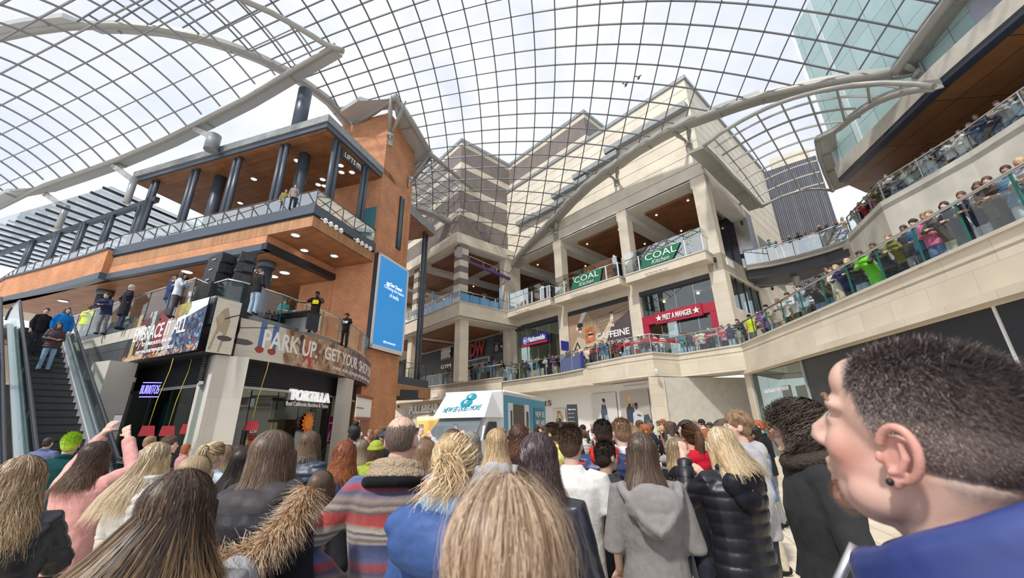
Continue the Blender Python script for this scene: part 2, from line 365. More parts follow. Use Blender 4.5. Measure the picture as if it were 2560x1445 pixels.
# ---------------------------------------------------------------- limestone building (kitchen terrace, coffee shop, bank)
def fpix(x, y, z): return atz(x, y, z)[:2]
UL = 20.5
sb = thing('stone_building', (*S.o, 0), 'tall limestone building with a timber lined open terrace above shop fronts', 'building')
b = MB(); b.box(S, 0, UL, 0, 18, 17.83, 26.3); b.build('upper_wall', CLAD, sb)
b = MB(); b.box(S, -.12, UL, -.12, 18.1, 26.3, 26.62); b.build('coping', ZINC, sb)
for (x0, y0, x1, y1) in ((1715, 271, 1510, 377), (1542, 388, 1431, 444), (1466, 449, 1378, 493), (1408, 509, 1333, 537), (1334, 544, 1290, 560)):
    a0, z0 = S.onb(x0, y0, -.5); a1, z1 = S.onb(x1, y1, -.5); zz = (z0+z1)/2
    b = MB(); b.box(S, a0, min(a1, UL), -.55, 0, zz-.05, zz+.4); b.build('ledge', ZINC, sb)
for k, (a0, a1) in enumerate(((0, .93), (6.25, 7.05), (13.2, 14.05), (19.6, 20.5))):
    b = MB(); b.box(S, a0, a1, 0, .85, 11.9, 17.83); b.build('pillar', STONE, sb)
    b = MB(); b.box(S, a0-.02 if k else a0, a1+.1, .02, 7.5, 17.1, 17.83); b.build('ceiling_beam', PLAS, sb)
b = MB(); b.box(S, .05, UL-.05, .05, 8.2, 17.72, 17.80); b.build('soffit', PLAS, sb)
for k, (a0, a1) in enumerate(((1.6, 5.4), (7.7, 12.4), (14.7, 18.9))):
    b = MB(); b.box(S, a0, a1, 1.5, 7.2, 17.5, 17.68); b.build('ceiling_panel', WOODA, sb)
    for (a, w_) in ((a0+.5, 2.0), (a1-.6, 2.2), (a0+.6, 6.4), (a1-.6, 6.5)):
        q = S.p(a, w_); b = MB(); b.cyl(q, .07, 17.46, 17.5, 12); b.build('ceiling_light', LAMPG, sb)
b = MB(); b.box(S, 0, UL, 0, 9, 10.72, 11.9); b.build('floor_slab', STONE, sb)
b = MB(); b.box(S, .9, UL, 7.6, 7.8, 11.9, 17.75); b.build('terrace_back_window', mat('dark_glazing', (.02, .025, .035), .1, spec=.8), sb)
for a in np.arange(1.5, UL, 2.1):
    b = MB(); b.box(S, a, a+.08, 7.5, 7.62, 11.9, 17.75); b.build('mullion', DSTEEL, sb)
# side (short) face
b = MB(); b.box(S, 0, .93, 0, .85, 5.2, 11.9); b.build('pillar', STONE, sb)
b = MB(); b.box(S, 0, .6, 8.1, 18, 11.9, 17.83); b.build('side_wall', STONE, sb)
b = MB(); b.box(S, -.03, .95, 7.5, 8.9, 11.9, 17.75); b.build('metal_pier', mat('hammered_steel', (.55, .56, .57), .18, .9, bump=.6, scale=1.3), sb)
b = MB(); b.box(S, -.04, .02, 9.6, 14.5, 12.2, 16.2); b.build('side_window', SHOPGL, sb)
b = MB(); b.box(S, .03, .5, 9.5, 14.6, 12.1, 16.3); b.build('window_reveal', LSTEEL, sb)
b = MB(); b.box(S, .0, .5, 6.5, 18, 5.2, 11.9); b.box(S, .0, .5, .85, 6.5, 10.62, 11.9); b.box(S, 0, .5, .85, 6.5, 5.2, 8.35); b.build('side_wall', STONE, sb)
b = MB(); b.box(S, .15, .2, .85, 6.5, 8.35, 10.62); b.build('side_window', SHOPGL, sb)
for w_ in (.85, 2.2, 3.6, 5.0, 6.42): b = MB(); b.box(S, .1, .22, w_, w_+.06, 8.35, 10.62); b.build('mullion', DSTEEL, sb)
b = MB(); b.box(S, .0, .1, 8.5, 13, 8.8, 9.0); b.box(S, .55, .6, 7.6, 7.65, 11.9, 17.7); b.build('string_course', STONE, sb)
# first floor front
for (a0, a1) in ((6.05, 6.95), (12.95, 14.0), (19.75, 20.5)):
    b = MB(); b.box(S, a0, a1, 0, .9, 5.2, 10.72); b.build('pillar', STONE, sb)
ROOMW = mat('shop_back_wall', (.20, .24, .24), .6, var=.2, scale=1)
for (a0, a1, ztop) in ((.93, 6.05, 10.71), (6.95, 12.95, 10.62), (14.0, 19.75, 10.6)):
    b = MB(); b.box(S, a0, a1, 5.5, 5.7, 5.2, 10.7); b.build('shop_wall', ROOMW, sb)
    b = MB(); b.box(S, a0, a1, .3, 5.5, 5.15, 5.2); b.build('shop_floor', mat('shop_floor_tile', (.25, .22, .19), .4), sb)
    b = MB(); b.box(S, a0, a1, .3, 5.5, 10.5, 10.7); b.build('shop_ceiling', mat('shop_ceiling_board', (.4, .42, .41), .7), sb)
    b = MB(); b.box(S, a0, a1, .1, .3, ztop-.28, ztop+.02); b.build('window_head', DGREY, sb)
for (a0, a1) in ((.93, 6.05), (14.0, 19.75)):
    n = 4
    for i in range(n):
        p0 = a0+(a1-a0)*i/n; p1 = a0+(a1-a0)*(i+1)/n
        b = MB(); b.box(S, p0+.02, p1-.02, .30, .33, 5.25, 10.4); b.build('window_pane', SHOPGL, sb)
        b = MB(); b.box(S, p0-.015, p0+.015, .28, .36, 5.25, 10.4); b.build('mullion', INOX, sb)
for a in (1.6, 2.8, 5.4): b = MB(); b.cyl(S.p(a, 2.5), .1, 10.3, 10.4, 12); b.build('ceiling_light', LAMPG, sb)
b = MB(); b.box(S, .93, 6.05, 3.5, 5.4, 7.6, 7.75); b.build('mezzanine_floor', mat('mezz', (.3, .22, .12), .5), sb)
b = MB(); b.box(S, 17.9, 18.2, .5, 5.4, 5.3, 10.5); b.build('lit_partition', mat('cream_wall', (.7, .64, .45), .6), sb)
# balconies with glass
bal = []
for k, (a0, a1, d) in enumerate(((.51, 6.3, -1.12), (6.64, 13.07, -1.4), (13.42, 19.0, -1.55))):
    b = MB(); b.box(S, a0, a1, d, 0, 11.28, 11.84); b.build('balcony_slab', STONE, sb)
    b = MB(); b.box(S, a0-.05, a1+.02, d-.06, 0, 11.84, 11.93); b.build('balcony_coping', RENDER, sb)
    
    pts = [S.p(a0+.06, -.05, 11.93), S.p(a0+.06, d+.06, 11.93), S.p(a1-.06, d+.06, 11.93)]
    railing('balcony_railing', pts, 'tall glass balcony railing with white posts on the stone building, %s' % ('rightmost of three', 'middle of three', 'leftmost of three')[k], h=1.1, gh=1.62, glassm=MGLASS, post=1.12, postm=WHITE, postw=.12, post_h=1.1, wide=.05, kerb=.03)
    # spotlight cluster hung on the slab edge
    am = (a0+a1)/2+.4; st = thing('spotlight_rig', S.p(am, d-.1, 11.5), 'rail of small silver spotlights on the %s stone balcony edge' % ('right', 'middle', 'left')[k], 'lights')
    t = MB(); t.tube([S.p(am-.85, d-.16, 11.5), S.p(am+.85, d-.16, 11.5)], .03); t.build('rail', WHITE, st)
    for i in range(5):
        q = np.array(S.p(am-.7+i*.35, d-.2, 11.48)); t = MB(); t.tube([q, q+[-.05, -.1, -.12]], [.05, .085], 8); t.build('spotlight', WHITE, st)
# green kitchen banners behind the two right hand balconies' glass
GREEN = mat('bottle_green_vinyl', (.015, .16, .085), .5); WT = mat('white_lettering', (.82, .82, .8), .5)
for k, (a0, a1, d) in enumerate(((1.9, 5.0, -1.16), (8.0, 11.2, -1.44))):
    r = thing('terrace_banner', S.p(a1, d+.1, 11.98), 'green banner lettered COAL Kitchen on the %s balcony' % ('rightmost', 'middle')[k], 'banner', 'green restaurant banners')
    b = MB(); b.poly([S.p(a1, d, 11.98), S.p(a0+(.7 if k == 0 else .3), d, 11.98), S.p(a0, d, 12.98), S.p(a1-.4, d, 12.98)]); b.poly([S.p(a1, d+.02, 11.98), S.p(a1-.4, d+.02, 12.98), S.p(a0, d+.02, 12.98), S.p(a0+(.7 if k == 0 else .3), d+.02, 11.98)]); b.build('cloth', GREEN, r)
    letters('lettering', 'COAL', S.p(a1-.45, d, 12.42), S.p(a0+.35, d, 12.42), .48, WT, r, bold=.0, out=.02, depth=.01)
    letters('lettering', 'Kitchen', S.p(a1-.9, d, 12.06), S.p(a0+.9, d, 12.06), .3, WT, r, bold=-.005, shear=.35, out=.02, depth=.01)
# shop signs
pr = thing('shop_sign', S.p(3.4, 0, 8), 'red coffee shop sign PRET A MANGER with two white stars', 'sign')
PR = mat('maroon_red_panel', (.40, .018, .045), .4)
q = lambda x, y, off: S.onb(x, y, off)
a0, z0 = q(1640, 812, -.05); a1, z1 = q(1757, 784, -.05); _, z2 = q(1635, 786, -.05)
b = MB(); b.box(S, a1, a0, -.12, .1, z0+.0, z2+.05); b.build('fascia', PR, pr)
b = MB(); b.box(S, .93, 6.05, .02, .28, z0+.12, z0+.75); b.box(S, .93, 1.35, .02, .28, 5.2, z0+.15); b.box(S, 5.6, 6.05, .02, .28, 5.2, z0+.15); b.build('portal', PR, pr)
zm = (z0+z2)/2; hh = (z2-z0)*.52
letters('lettering', 'PRET A MANGER', S.p(a0-.62, -.12, zm-hh/2), S.p(a1+.62, -.12, zm-hh/2), hh, WT, pr, bold=.02, depth=.06)
def star(c, r, fr_dir, m, parent, name='star', depth=.05, n=5, inner=.42, rot=0.):
    b = MB(); c = np.array(c, float); X = np.array([*fr_dir, 0.]); Nn = np.cross(X, [0, 0, 1.]); P = []
    for i in range(2*n):
        th = math.pi/2+rot+i*math.pi/n; rr = r*(1 if i % 2 == 0 else inner); P.append(c+X*rr*math.cos(th)+np.array([0, 0, rr*math.sin(th)])+Nn*.02)
    k = len(b.v); b.v += [tuple(p) for p in P]+[tuple(p+Nn*depth) for p in P]; m_ = 2*n
    b.f.append(tuple(range(k+m_, k+2*m_))); b.m.append(0); b.smooth.append(False)
    for i in range(m_): j = (i+1) % m_; b.f.append((k+i, k+j, k+m_+j, k+m_+i)); b.m.append(0); b.smooth.append(False)
    return b.build(name, m, parent)
for a in (a0-.33, a1+.33): star(S.p(a, -.12, zm), hh*.62, -S.u, WT, pr)
# coffee poster
a0, z0 = 12.9, 5.3; a1, z1 = 7.0, 10.34
art = Art(150, 120, (.40, .29, .19)); art.aspect = 1.15
art.poly([(.0, 1), (.25, 1), (.12, .72), (0, .62)], (.46, .30, .19)); art.poly([(.25, 1), (.33, 1), (.17, .72), (.12, .74)], (.75, .76, .74))
art.poly([(.33, 1), (1, 1), (1, .85), (.55, .60)], (.30, .22, .15)); art.poly([(.5, .55), (1, .86), (1, 0), (.5, 0)], (.10, .075, .08))
for i in range(16): art.poly([(.52, .03+i*.055), (1, .05+i*.06), (1, .056+i*.06), (.52, .036+i*.055)], (.06, .045, .05))
art.poly([(.05, .0), (.04, .45), (.15, .62), (.27, .55), (.3, .2), (.28, 0)], (.60, .50, .36)); art.poly([(.04, .35), (.13, .55), (.24, .3), (.1, .1)], (.03, .03, .035)); art.poly([(.06, .33), (.13, .5), (.2, .32)], (.6, .55, .42))
art.ell(.2, .74, .045, .07, (.60, .36, .25)); art.ell(.2, .80, .05, .045, (.03, .02, .02)); art.rect(.165, .725, .235, .75, (.02, .02, .02)); art.ell(.2, .69, .02, .012, (.8, .7, .65))
art.noise(.30, .50, .42, .72, [(.50, .14, .04), (.60, .20, .06), (.36, .09, .03)], 160, 6, .03, .035); art.ell(.365, .60, .04, .065, (.70, .44, .33)); art.rect(.33, .60, .405, .63, (.04, .02, .02)); art.ell(.362, .555, .022, .013, (.75, .1, .08))
art.poly([(.28, .46), (.44, .5), (.56, .58), (.68, .75), (.73, .72), (.64, .5), (.52, .3), (.5, 0), (.3, 0)], (.66, .50, .33)); art.ell(.72, .77, .03, .04, (.7, .48, .36)); art.rect(.705, .78, .755, .88, (.75, .72, .66)); art.rect(.70, .87, .76, .90, (.1, .07, .05))
art.poly([(.0, .0), (.06, .25), (.16, .3), (.2, .0)], (.02, .02, .02)); art.ell(.1, .08, .07, .12, (.015, .015, .015))
cp = thing('coffee_poster', S.p(10, 0, 5.3), 'large coffee poster lettered CAFFEINE with two people in sunglasses', 'poster')
art_mesh('printed_panel', art, lambda s, t, o: S.p(a0+(a1-a0)*s, .1-o, z0+(z1-z0)*t), PRINT, cp)
ap = lambda s, t: S.p(a0+(a1-a0)*s, .05, z0+(z1-z0)*t)
for tx, s0, s1, t, h in (('GRAB', .66, .76, .66, .24), ('CAFFEINE', .46, .97, .50, .52), ('AND SOME', .62, .86, .40, .27), ('KICKS', .70, .92, .24, .5)):
    letters('lettering', tx, ap(s0, t), ap(s1, t), h, WT, cp, bold=.03, depth=.01, out=.01)
# bank sign
nw = thing('shop_sign', S.p(17, 0, 8), 'blue bank sign lettered Nationwide with a red lower edge', 'sign')
NB = mat('royal_blue_panel', (.02, .03, .36), .4)
a0, z0 = q(1307, 864, -.05); a1, z1 = q(1369, 855, -.05); _, z2 = q(1307, 846, -.05)
za = z0; zt = z2+.0
b = MB(); b.box(S, a1, a0, -.18, .0, za, zt); b.build('fascia', NB, nw)
b = MB(); b.box(S, a1-.02, a0+.02, -.2, .0, za-.14, za+.02); b.build('red_edge', RED, nw)
letters('lettering', 'Nationwide', S.p(a0-.9, -.18, za+.12), S.p(a1+.15, -.18, za+.12), (zt-za)*.74, WT, nw, bold=.035)
b = MB(); b.tube([np.array(S.p(a0-.5+.24*math.cos(t)*-1, -.2, (za+zt)/2+.3*math.sin(t))) for t in np.linspace(0, 2*math.pi, 22)], .035, 6, cap=False); b.ell(S.p(a0-.5, -.2, (za+zt)/2-.02), (.1, .03, .17)); b.build('emblem', WT, nw)
a2, z2b = q(1404, 862, -.9); b = MB(); b.box(S, a2-.03, a2+.03, -.95, 0, z2b-.45, z2b+.35); bs = tag(b.build('projecting_sign', NB, origin=S.p(a2, 0, z2b)), 'small blue projecting sign beside the coffee poster', 'sign')
# wall lamps on the stone pillars
for (x, y, a, lab) in ((1788, 650, None, 'beside the right balcony'),):
    aa, zz = S.onb(x, y, -.2); lampbox(S.p(aa, -.12, zz-.15), label='black cylinder wall lamp on the stone pillar %s' % lab, out=tuple(-S.w*.12))
for (x, y, lab) in ((1854, 641, 'under the footbridge end'), (1929, 721, 'right of the balcony edge, lowest'), (1853, 558, 'on the steel pier high up')):
    bb, zz = S.ona(x, y, -.1); lampbox(S.p(-.05, bb, zz-.15), label='black wall lamp on the stone side wall %s' % lab, out=tuple(-S.u*.1))
b = MB(); bb, zz = S.ona(1825, 657, -.05); b.box(S, -.06, 0, bb-.5, bb+.6, zz-.25, zz+.25); tag(b.build('street_plaque', WHITE, origin=S.p(0, bb, zz)), 'small white plaque on the stone side wall', 'sign')
# ---------------------------------------------------------------- banded brick tower behind
bt = thing('brick_tower_building', S.p(UL, -6, 11.9), 'grey brown brick tower with pale stone bands rising behind the glass roof', 'building')
b = MB(); b.box(S, UL, UL+22, -6.3, 16, 18.6, 30.1); b.build('wall', DBRICK, bt)
b = MB(); b.box(S, 9.5, UL, .35, 16, 26.6, 30.1); b.build('wall', DBRICK, bt)
b = MB(); b.box(S, UL-.12, UL+22, -6.42, 16, 30.1, 30.45); b.build('coping', ZINC, bt)
b = MB(); b.box(S, 9.4, UL, .25, 16, 30.1, 30.45); b.build('coping', ZINC, bt)
# ---------------------------------------------------------------- terrace with striped pillars
te = thing('terrace_building', S.p(19, -7, 0), 'stone terrace building with brick striped pillars and timber ceiling', 'building')
b = MB(); b.box(S, 19.05, 48, -7.0, 8, 10.63, 11.84); b.build('terrace_slab', STONE, te)
b = MB(); b.box(S, 18.98, 48, -7.08, 0, 11.84, 11.92); b.build('coping', RENDER, te)
b = MB(); b.box(S, 19.5, 48, -7.2, 8, 17.75, 18.75); b.build('roof_edge_beam', STONE, te)
b = MB(); b.box(S, 19.6, 48, -6.9, 8, 17.68, 17.76); b.build('soffit', PLAS, te)
b = MB(); b.box(S, 20.5, 48, -6.9, 0, 18.75, 18.95); b.build('flat_roof', ZINC, te)
for (a0, a1) in ((20.8, 25.8), (27, 32.5), (33.5, 40)):
    for (w0, w1) in ((-6.1, -1.2), (.2, 6.)):
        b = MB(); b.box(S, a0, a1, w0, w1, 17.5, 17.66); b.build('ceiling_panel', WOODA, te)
    b = MB(); b.box(S, a1, a1+1., -6.9, 6, 17.1, 17.7); b.build('ceiling_beam', PLAS, te)
    b = MB(); b.cyl(S.p(a0+1, 1), .07, 17.45, 17.5, 10); b.build('ceiling_light', LAMPG, te)
b = MB(); b.box(S, 20.5, 48, 6.5, 6.7, 11.9, 17.7); b.build('back_wall', DGREY, te)
for a in (19.55, 27.3, 35): b = MB(); b.box(S, a, a+.95, -6.75, -5.8, 11.9, 17.72); b.build('striped_pillar', SBRICK, te)
b = MB(); b.box(S, 19.6, 20.5, -1.2, -.05, 11.9, 17.7); b.build('pillar', STONE, te)
for a in (19.75, 28.5): b = MB(); b.box(S, a, a+.85, -6.4, -5.5, 5.2, 10.63); b.build('pillar', STONE, te)
b = MB(); b.box(S, 19.4, 48, -6.9, 6, 10.5, 10.62); b.build('lower_soffit', PLAS, te)
for (a0, a1) in ((21.2, 28), (29.5, 36)): b = MB(); b.box(S, a0, a1, -6.0, -.6, 10.36, 10.5); b.build('ceiling_panel', WOODA, te)
b = MB(); b.box(S, 20.5, 27.0, .3, .5, 5.2, 10.5); b.build('shop_wall', mat('dark_slate_wall', (.07, .085, .10), .5, var=.2), te)
b = MB(); b.box(S, 27.0, 48, .2, .5, 5.2, 10.5); b.build('shop_wall', mat('black_shop_wall', (.025, .022, .03), .5), te)
b = MB(); b.box(S, 20.45, 21.0, -.4, .3, 5.2, 10.5); b.build('pillar', STONE, te)
pts = [S.p(19.1, -1.6, 11.92), S.p(19.1, -6.95, 11.92), S.p(34, -6.95, 11.92)]
railing('terrace_railing', pts, 'glass railing with steel posts around the terrace of striped pillars', h=1.0, gh=1.25, post=1.3, postm=INOX, postw=.09, wide=.04)
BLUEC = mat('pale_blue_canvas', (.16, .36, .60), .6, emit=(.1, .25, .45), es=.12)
for i in range(4):
    p0 = -2.2-i*1.15; b = MB(); b.box(S, 19.5, 19.58, p0-1.05, p0, 12.0, 12.85-.08*(i == 0)); tag(b.build('windbreak', BLUEC, origin=S.p(19.5, p0, 12)), 'pale blue canvas windbreak inside the terrace glass, facing the plaza', 'screen', 'blue windbreaks facing the plaza')
for i in range(5):
    p0 = 20.0+i*1.35; b = MB(); b.box(S, p0, p0+1.2, -6.6, -6.52, 12.0, 12.8); tag(b.build('windbreak', BLUEC, origin=S.p(p0, -6.6, 12)), 'pale blue canvas windbreak left of the terrace corner', 'screen', 'blue windbreaks left of the terrace corner')
for (x, y) in ((1256, 692), (1083, 738)):
    if x > 1200: p = S.p(19.4, -2.1, 12)
    else: p = S.p(24.2, -6.7, 12)
    b = MB(); b.cyl(p, .08, 12, 14.2, 10); tag(b.build('parasol_pole', BLUEC, origin=p), 'closed pale blue parasol pole on the terrace, %s' % ('right' if x > 1200 else 'left'), 'pole')
# purple maintenance gantry between pillars
g = thing('maintenance_gantry', S.p(19.6, -3, 15.5), 'purple lit beam with a rail hung beside the striped pillar', 'beam')
b = MB(); b.bar(S.p(19.4, -5.8, 16.0), S.p(19.4, -.8, 15.5), .25, .22); b.build('beam', mat('purple_steel', (.10, .06, .20), .4), g)
b = MB(); b.tube([S.p(19.4, -5.8, 16.6), S.p(19.4, -.8, 16.1)], .03); 
for t in (0, .33, .66, 1): b.tube([S.p(19.4, -5.8+5*t, 16.0-.5*t), S.p(19.4, -5.8+5*t, 16.6-.5*t)], .02)
b.build('rail', LSTEEL, g)
# DW and gym signs
dw = thing('shop_sign', S.p(24, .3, 8), 'big red DW letters on a dark slate shop wall', 'sign')
a0, z0 = S.onb(1175, 895, .2); a1, z1 = S.onb(1213, 889, .2); _, zt = S.onb(1175, 861, .2)
letters('lettering', 'DW', S.p(a0, .28, z0), S.p(a1, .28, z0), zt-z0, mat('dull_red_lettering', (.42, .035, .02), .5), dw, bold=.05, depth=.15)
b = MB(); a2, z2 = S.onb(1166, 905, .2); a3, z3 = S.onb(1226, 892, .2); b.box(S, a3, a2, .05, .25, z2-.55, z2+.1); b.build('fascia', LSTEEL, dw)
letters('lettering', 'SPORTS LIFESTYLE', S.p(a2-.2, .04, z2-.45), S.p(a3+.2, .04, z2-.45), .4, mat('grey_lettering', (.12, .1, .1), .5), dw, bold=.02)
a4, z4 = S.onb(1232, 885, .2); a5, _ = S.onb(1260, 880, .2); _, z5 = S.onb(1232, 838, .2)
art = Art(60, 80, (.02, .02, .03)); art.noise(0, 0, 1, 1, [(.1, .04, .05), (.05, .05, .09), (.12, .1, .12)], 40, 3, .12, .1); art.ell(.3, .35, .12, .1, (.5, .5, .55)); art.ell(.3, .22, .16, .12, (.35, .35, .4)); art.ell(.75, .3, .1, .06, (.6, .6, .6))
ww = thing('window_graphic', S.p(21.5, .3, 7), 'dark sports window graphic right of the DW letters', 'poster'); art_mesh('printed_panel', art, lambda s, t, o: S.p(a4+(a5-a4)*s, .28-o, z4+(z5-z4)*t), PRINT, ww)
gy = thing('shop_sign', S.p(30, .1, 7.5), 'white crown shaped gym emblem above dotted light letters', 'sign')
a0, z0 = S.onb(1104, 905, .1); a1, z1 = S.onb(1125, 902, .1)
b = MB()
for i in range(7):
    s = i/6; a = a0+(a1-a0)*s; h_ = .5+1.0*math.sin(math.pi*(.15+.7*s)); b.poly([S.p(a+.18, .05, z0+.9), S.p(a-.18, .05, z0+.9), S.p(a-.05, .05, z0+.9+h_)]); b.poly([S.p(a+.18, .05, z0+.6), S.p(a-.0, .05, z0+.1), S.p(a-.18, .05, z0+.6)])
b.box(S, a1, a0, .0, .1, z0+.62, z0+.86); b.build('emblem', WT, gy)
letters('lettering', 'GYM', S.p(a0, .05, z0-.85), S.p(a1-.3, .05, z0-.85), .42, mat('dim_bulbs', (.5, .4, .3), .5, emit=(1, .75, .5), es=.5), gy, bold=-.01, depth=.02)
# ---------------------------------------------------------------- first floor walkway
KB = 5.22                                       # kerb level of the lower middle stretch
WA = [atz(1000, 975, K1), atz(1100, 962, K1), atz(1253.5, 942, K1)]
WB = [atz(1238, 956.5, KB), atz(1400, 932.5, KB), atz(1457, 921, KB)]
WC = [atz(1460, 910.5, K1), atz(1560, 890.6, K1), atz(1630, 879.5, K1), atz(1695, 884, K1), atz(1853, 859.5, K1), atz(2060, 768.6, K1), atz(2300, 662, K1), atz(2560, 546, K1), np.array([10.3, 3.0, K1]), np.array([10.1, -3, K1])]
wk = thing('stone_walkway', tuple(WC[2]), 'long stone faced first floor walkway wrapping the plaza, carrying the railing', 'walkway')
def slab(front, back, zt, zb, mats=(0, 0, 0)):
    poly = [tuple(p[:2]) for p in front]+[tuple(p[:2]) for p in back]
    b = MB(); b.prism(poly, zb, zt, 0, 1, 2); return b
bkA = [S.p(18.2, 6), S.p(48, 6)]
slab(WA, [S.p(19.5, -.5), S.p(48, -.5)], K1-.12, 4.15).build('floor_slab', [STONE, PLAS, RENDER], wk)
slab(WB, [S.p(6.5, .2), S.p(24, .2)], KB-.1, 4.1).build('floor_slab', [STONE, PLAS, RENDER], wk)
slab(WC, [(18.6, -3), (18.6, 14), S.p(-6, 6), S.p(0, 6), S.p(0, .3), S.p(9.25, .3)], 5.22, 4.2).build('floor_slab', [STONE, PLAS, RENDER], wk)
for W_, zt in ((WA, K1), (WB, KB), (WC, K1)):
    b = MB()
    for p, q in zip(W_[:-1], W_[1:]):
        d = (q-p)[:2]/np.linalg.norm((q-p)[:2]); n = np.array([-d[1], d[0]])
        pp = p[:2]-n*.07; qq = q[:2]-n*.07+d*.04; b.wall(pp, qq, .42, zt-.09, zt)
    b.build('coping', RENDER, wk)
    b = MB()
    for p, q in zip(W_[:-1], W_[1:]): b.wall(p, q, .22, zt-.45, zt-.09)
    b.build('kerb', STONE, wk)
def inset(P, t):
    out = []
    for i, p in enumerate(P):
        a = P[max(i-1, 0)]; c = P[min(i+1, len(P)-1)]; d = (c-a)[:2]; d = d/np.linalg.norm(d); out.append(np.array([p[0]-d[1]*t, p[1]+d[0]*t, p[2]]))
    return out
RA, RBb, RC = inset(WA, .15), inset(WB, .15), inset(WC, .15)
railing('walkway_railing', RA, 'steel and glass railing at the far end of the first floor walkway', h=1.1, post=1.5, postm=LSTEEL)
railing('walkway_railing', RBb, 'steel and glass railing below the blue bank sign', h=1.3, post=1.6, postm=LSTEEL)
railing('walkway_railing', RC[:5], 'steel and glass railing in front of the red coffee shop', h=1.12, post=1.5, postm=LSTEEL)
railing('walkway_railing', RC[4:], 'curving steel handrail with green edged glass on the right walkway', h=1.12, post=1.35, postm=mat('green_glass_edge', (.02, .13, .10), .2), postw=.035, wide=.05, rr=.045)
# red tape strung behind the coffee shop glass
tp = thing('barrier_tape', tuple(RC[1]), 'red barrier banner with white words strung along the coffee shop railing', 'banner')
b = MB(); T_ = [p+np.array([0, 0, .72]) for p in inset(WC, .45)[:4]]; T_.append(T_[-1]+(inset(WC, .45)[4]-inset(WC, .45)[3])*.8+[0, 0, 0])
for p, q in zip(T_[:-1], T_[1:]): b.wall(p, q, .012, p[2], p[2]+.2)
b.build('band', mat('bright_red_tape', (.62, .015, .03), .5), tp)
for i, wd in enumerate(('NATURAL', 'ORGANIC', 'SANDWICHES', 'SALADS', 'TOGETHER')):
    p, q = T_[min(i, 3)], T_[min(i, 3)+1]; s0, s1 = (.35, .62) if i < 3 else ((.15, .35) if i == 3 else (.6, .8))
    letters('lettering', wd, p+(q-p)*s0+[0, 0, .06], p+(q-p)*s1+[0, 0, .06], .09, WT, tp, bold=.03, depth=.006, out=.005)
# blue banner on the middle railing
b = MB(); p, q = RBb[1], RBb[2]; b.wall(p+(q-p)*-.05+[.03, .03, 0], p+(q-p)*.98, .02, KB+.05, KB+1.0)
tag(b.build('railing_banner', mat('deep_blue_vinyl', (.015, .03, .22), .35), origin=p), 'deep blue vinyl sheet behind the railing left of the red tape', 'banner')
# small bits on the stone face
cc = thing('security_camera', tuple(atz(1662, 935, 4.3)), 'white dome security camera under the walkway corner', 'camera')
p = vz(1662, 930, WC[2]); c0 = np.array([*(inset(WC, -.25)[2][:2]), 4.45]); b = MB(); b.tube([c0+[.1, .1, .1], c0+[0, -.12, .1], c0+[0, -.2, 0]], .035, 8); b.build('bracket', WHITE, cc)
b = MB(); b.ell(c0+[0, -.2, -.08], (.11, .11, .12)); b.cyl(c0[:2]+np.array([0, -.2]), .12, c0[2]-.06, c0[2]+.03, 14); b.build('dome', WHITE, cc)
# ---------------------------------------------------------------- ground level under the walkway
ZB = 4.14
h0 = atz(1290, 990, ZB); h1 = atz(1623, 950, ZB)
ho = thing('hoarding', tuple(h1), 'white hoarding wall with fashion photographs under the walkway', 'wall')
b = MB(); b.wall(h1, h0, -.12, 0, ZB); b.build('panel', WHITE, ho)
b = MB(); e = h1+np.array([*(S.w*3.6), 0]); b.wall(h1, e, .1, 0, ZB); b.build('panel', WHITE, ho)
hd = (h0-h1)[:2]/np.linalg.norm((h0-h1)[:2])
HF = Frame(h1, math.atan2(hd[0], hd[1]))
sgn = 1 if (HF.ab((0, 0))[1] > 0) else -1
def hpix(x, y): return HF.onb(x, y, sgn*.02)
def hp(a, z, o=0.): q_ = HF.p(a, sgn*(.06+o)); return (q_[0], q_[1], z)
def photo(name, label, x0, y0, x1, y1, art, parent=None):
    a0, zt = hpix(x0, y0); a1, _ = hpix(x1, y1); _, zb = hpix(x0, 1064)
    t_ = thing(name, hp(a1, zb), label, 'poster'); art_mesh('printed_panel', art, lambda s, t, o: hp(a0+(a1-a0)*s, zb+(zt-zb)*t, o), PRINT, t_, thick=.03); return t_
art = Art(70, 90, (.62, .62, .60)); art.aspect = .7
art.poly([(.38, .0), (.36, .42), (.42, .66), (.55, .68), (.62, .45), (.6, 0)], (.06, .085, .12)); art.poly([(.5, .3), (.6, .33), (.72, .0), (.55, 0)], (.3, .33, .4)); art.ell(.52, .75, .05, .06, (.16, .09, .06)); art.ell(.50, .79, .06, .045, (.02, .015, .015)); art.poly([(.45, .66), (.55, .69), (.5, .6)], (.5, .52, .55))
photo('fashion_poster', 'grey fashion photograph of one figure in dark denim on the white hoarding', 1479, 986, 1541, 986, art)
art = Art(80, 90, (.44, .40, .36)); art.aspect = .8
art.poly([(.2, 0), (.2, .45), (.28, .62), (.45, .62), (.5, .3), (.45, 0)], (.04, .05, .075)); art.ell(.33, .80, .07, .09, (.66, .46, .34)); art.ell(.33, .87, .09, .06, (.55, .38, .18)); art.poly([(.24, .85), (.2, .5), (.28, .55), (.29, .8)], (.52, .36, .17)); art.poly([(.38, .85), (.44, .5), (.37, .55)], (.52, .36, .17))
art.poly([(.4, 0), (.42, .35), (.55, .44), (.72, .35), (.8, 0)], (.5, .55, .62)); art.ell(.55, .52, .06, .085, (.17, .09, .06)); art.ell(.55, .59, .065, .05, (.02, .015, .015)); art.poly([(.72, 0), (.78, .28), (.92, .3), (1, .1), (1, 0)], (.05, .07, .12)); art.ell(.62, .28, .08, .03, (.16, .09, .06), -.4); art.poly([(0, 0), (0, .2), (.2, .12), (.2, 0)], (.05, .06, .1))
photo('fashion_poster', 'brown fashion photograph of two people in denim on the white hoarding', 1549, 979, 1622, 979, art)
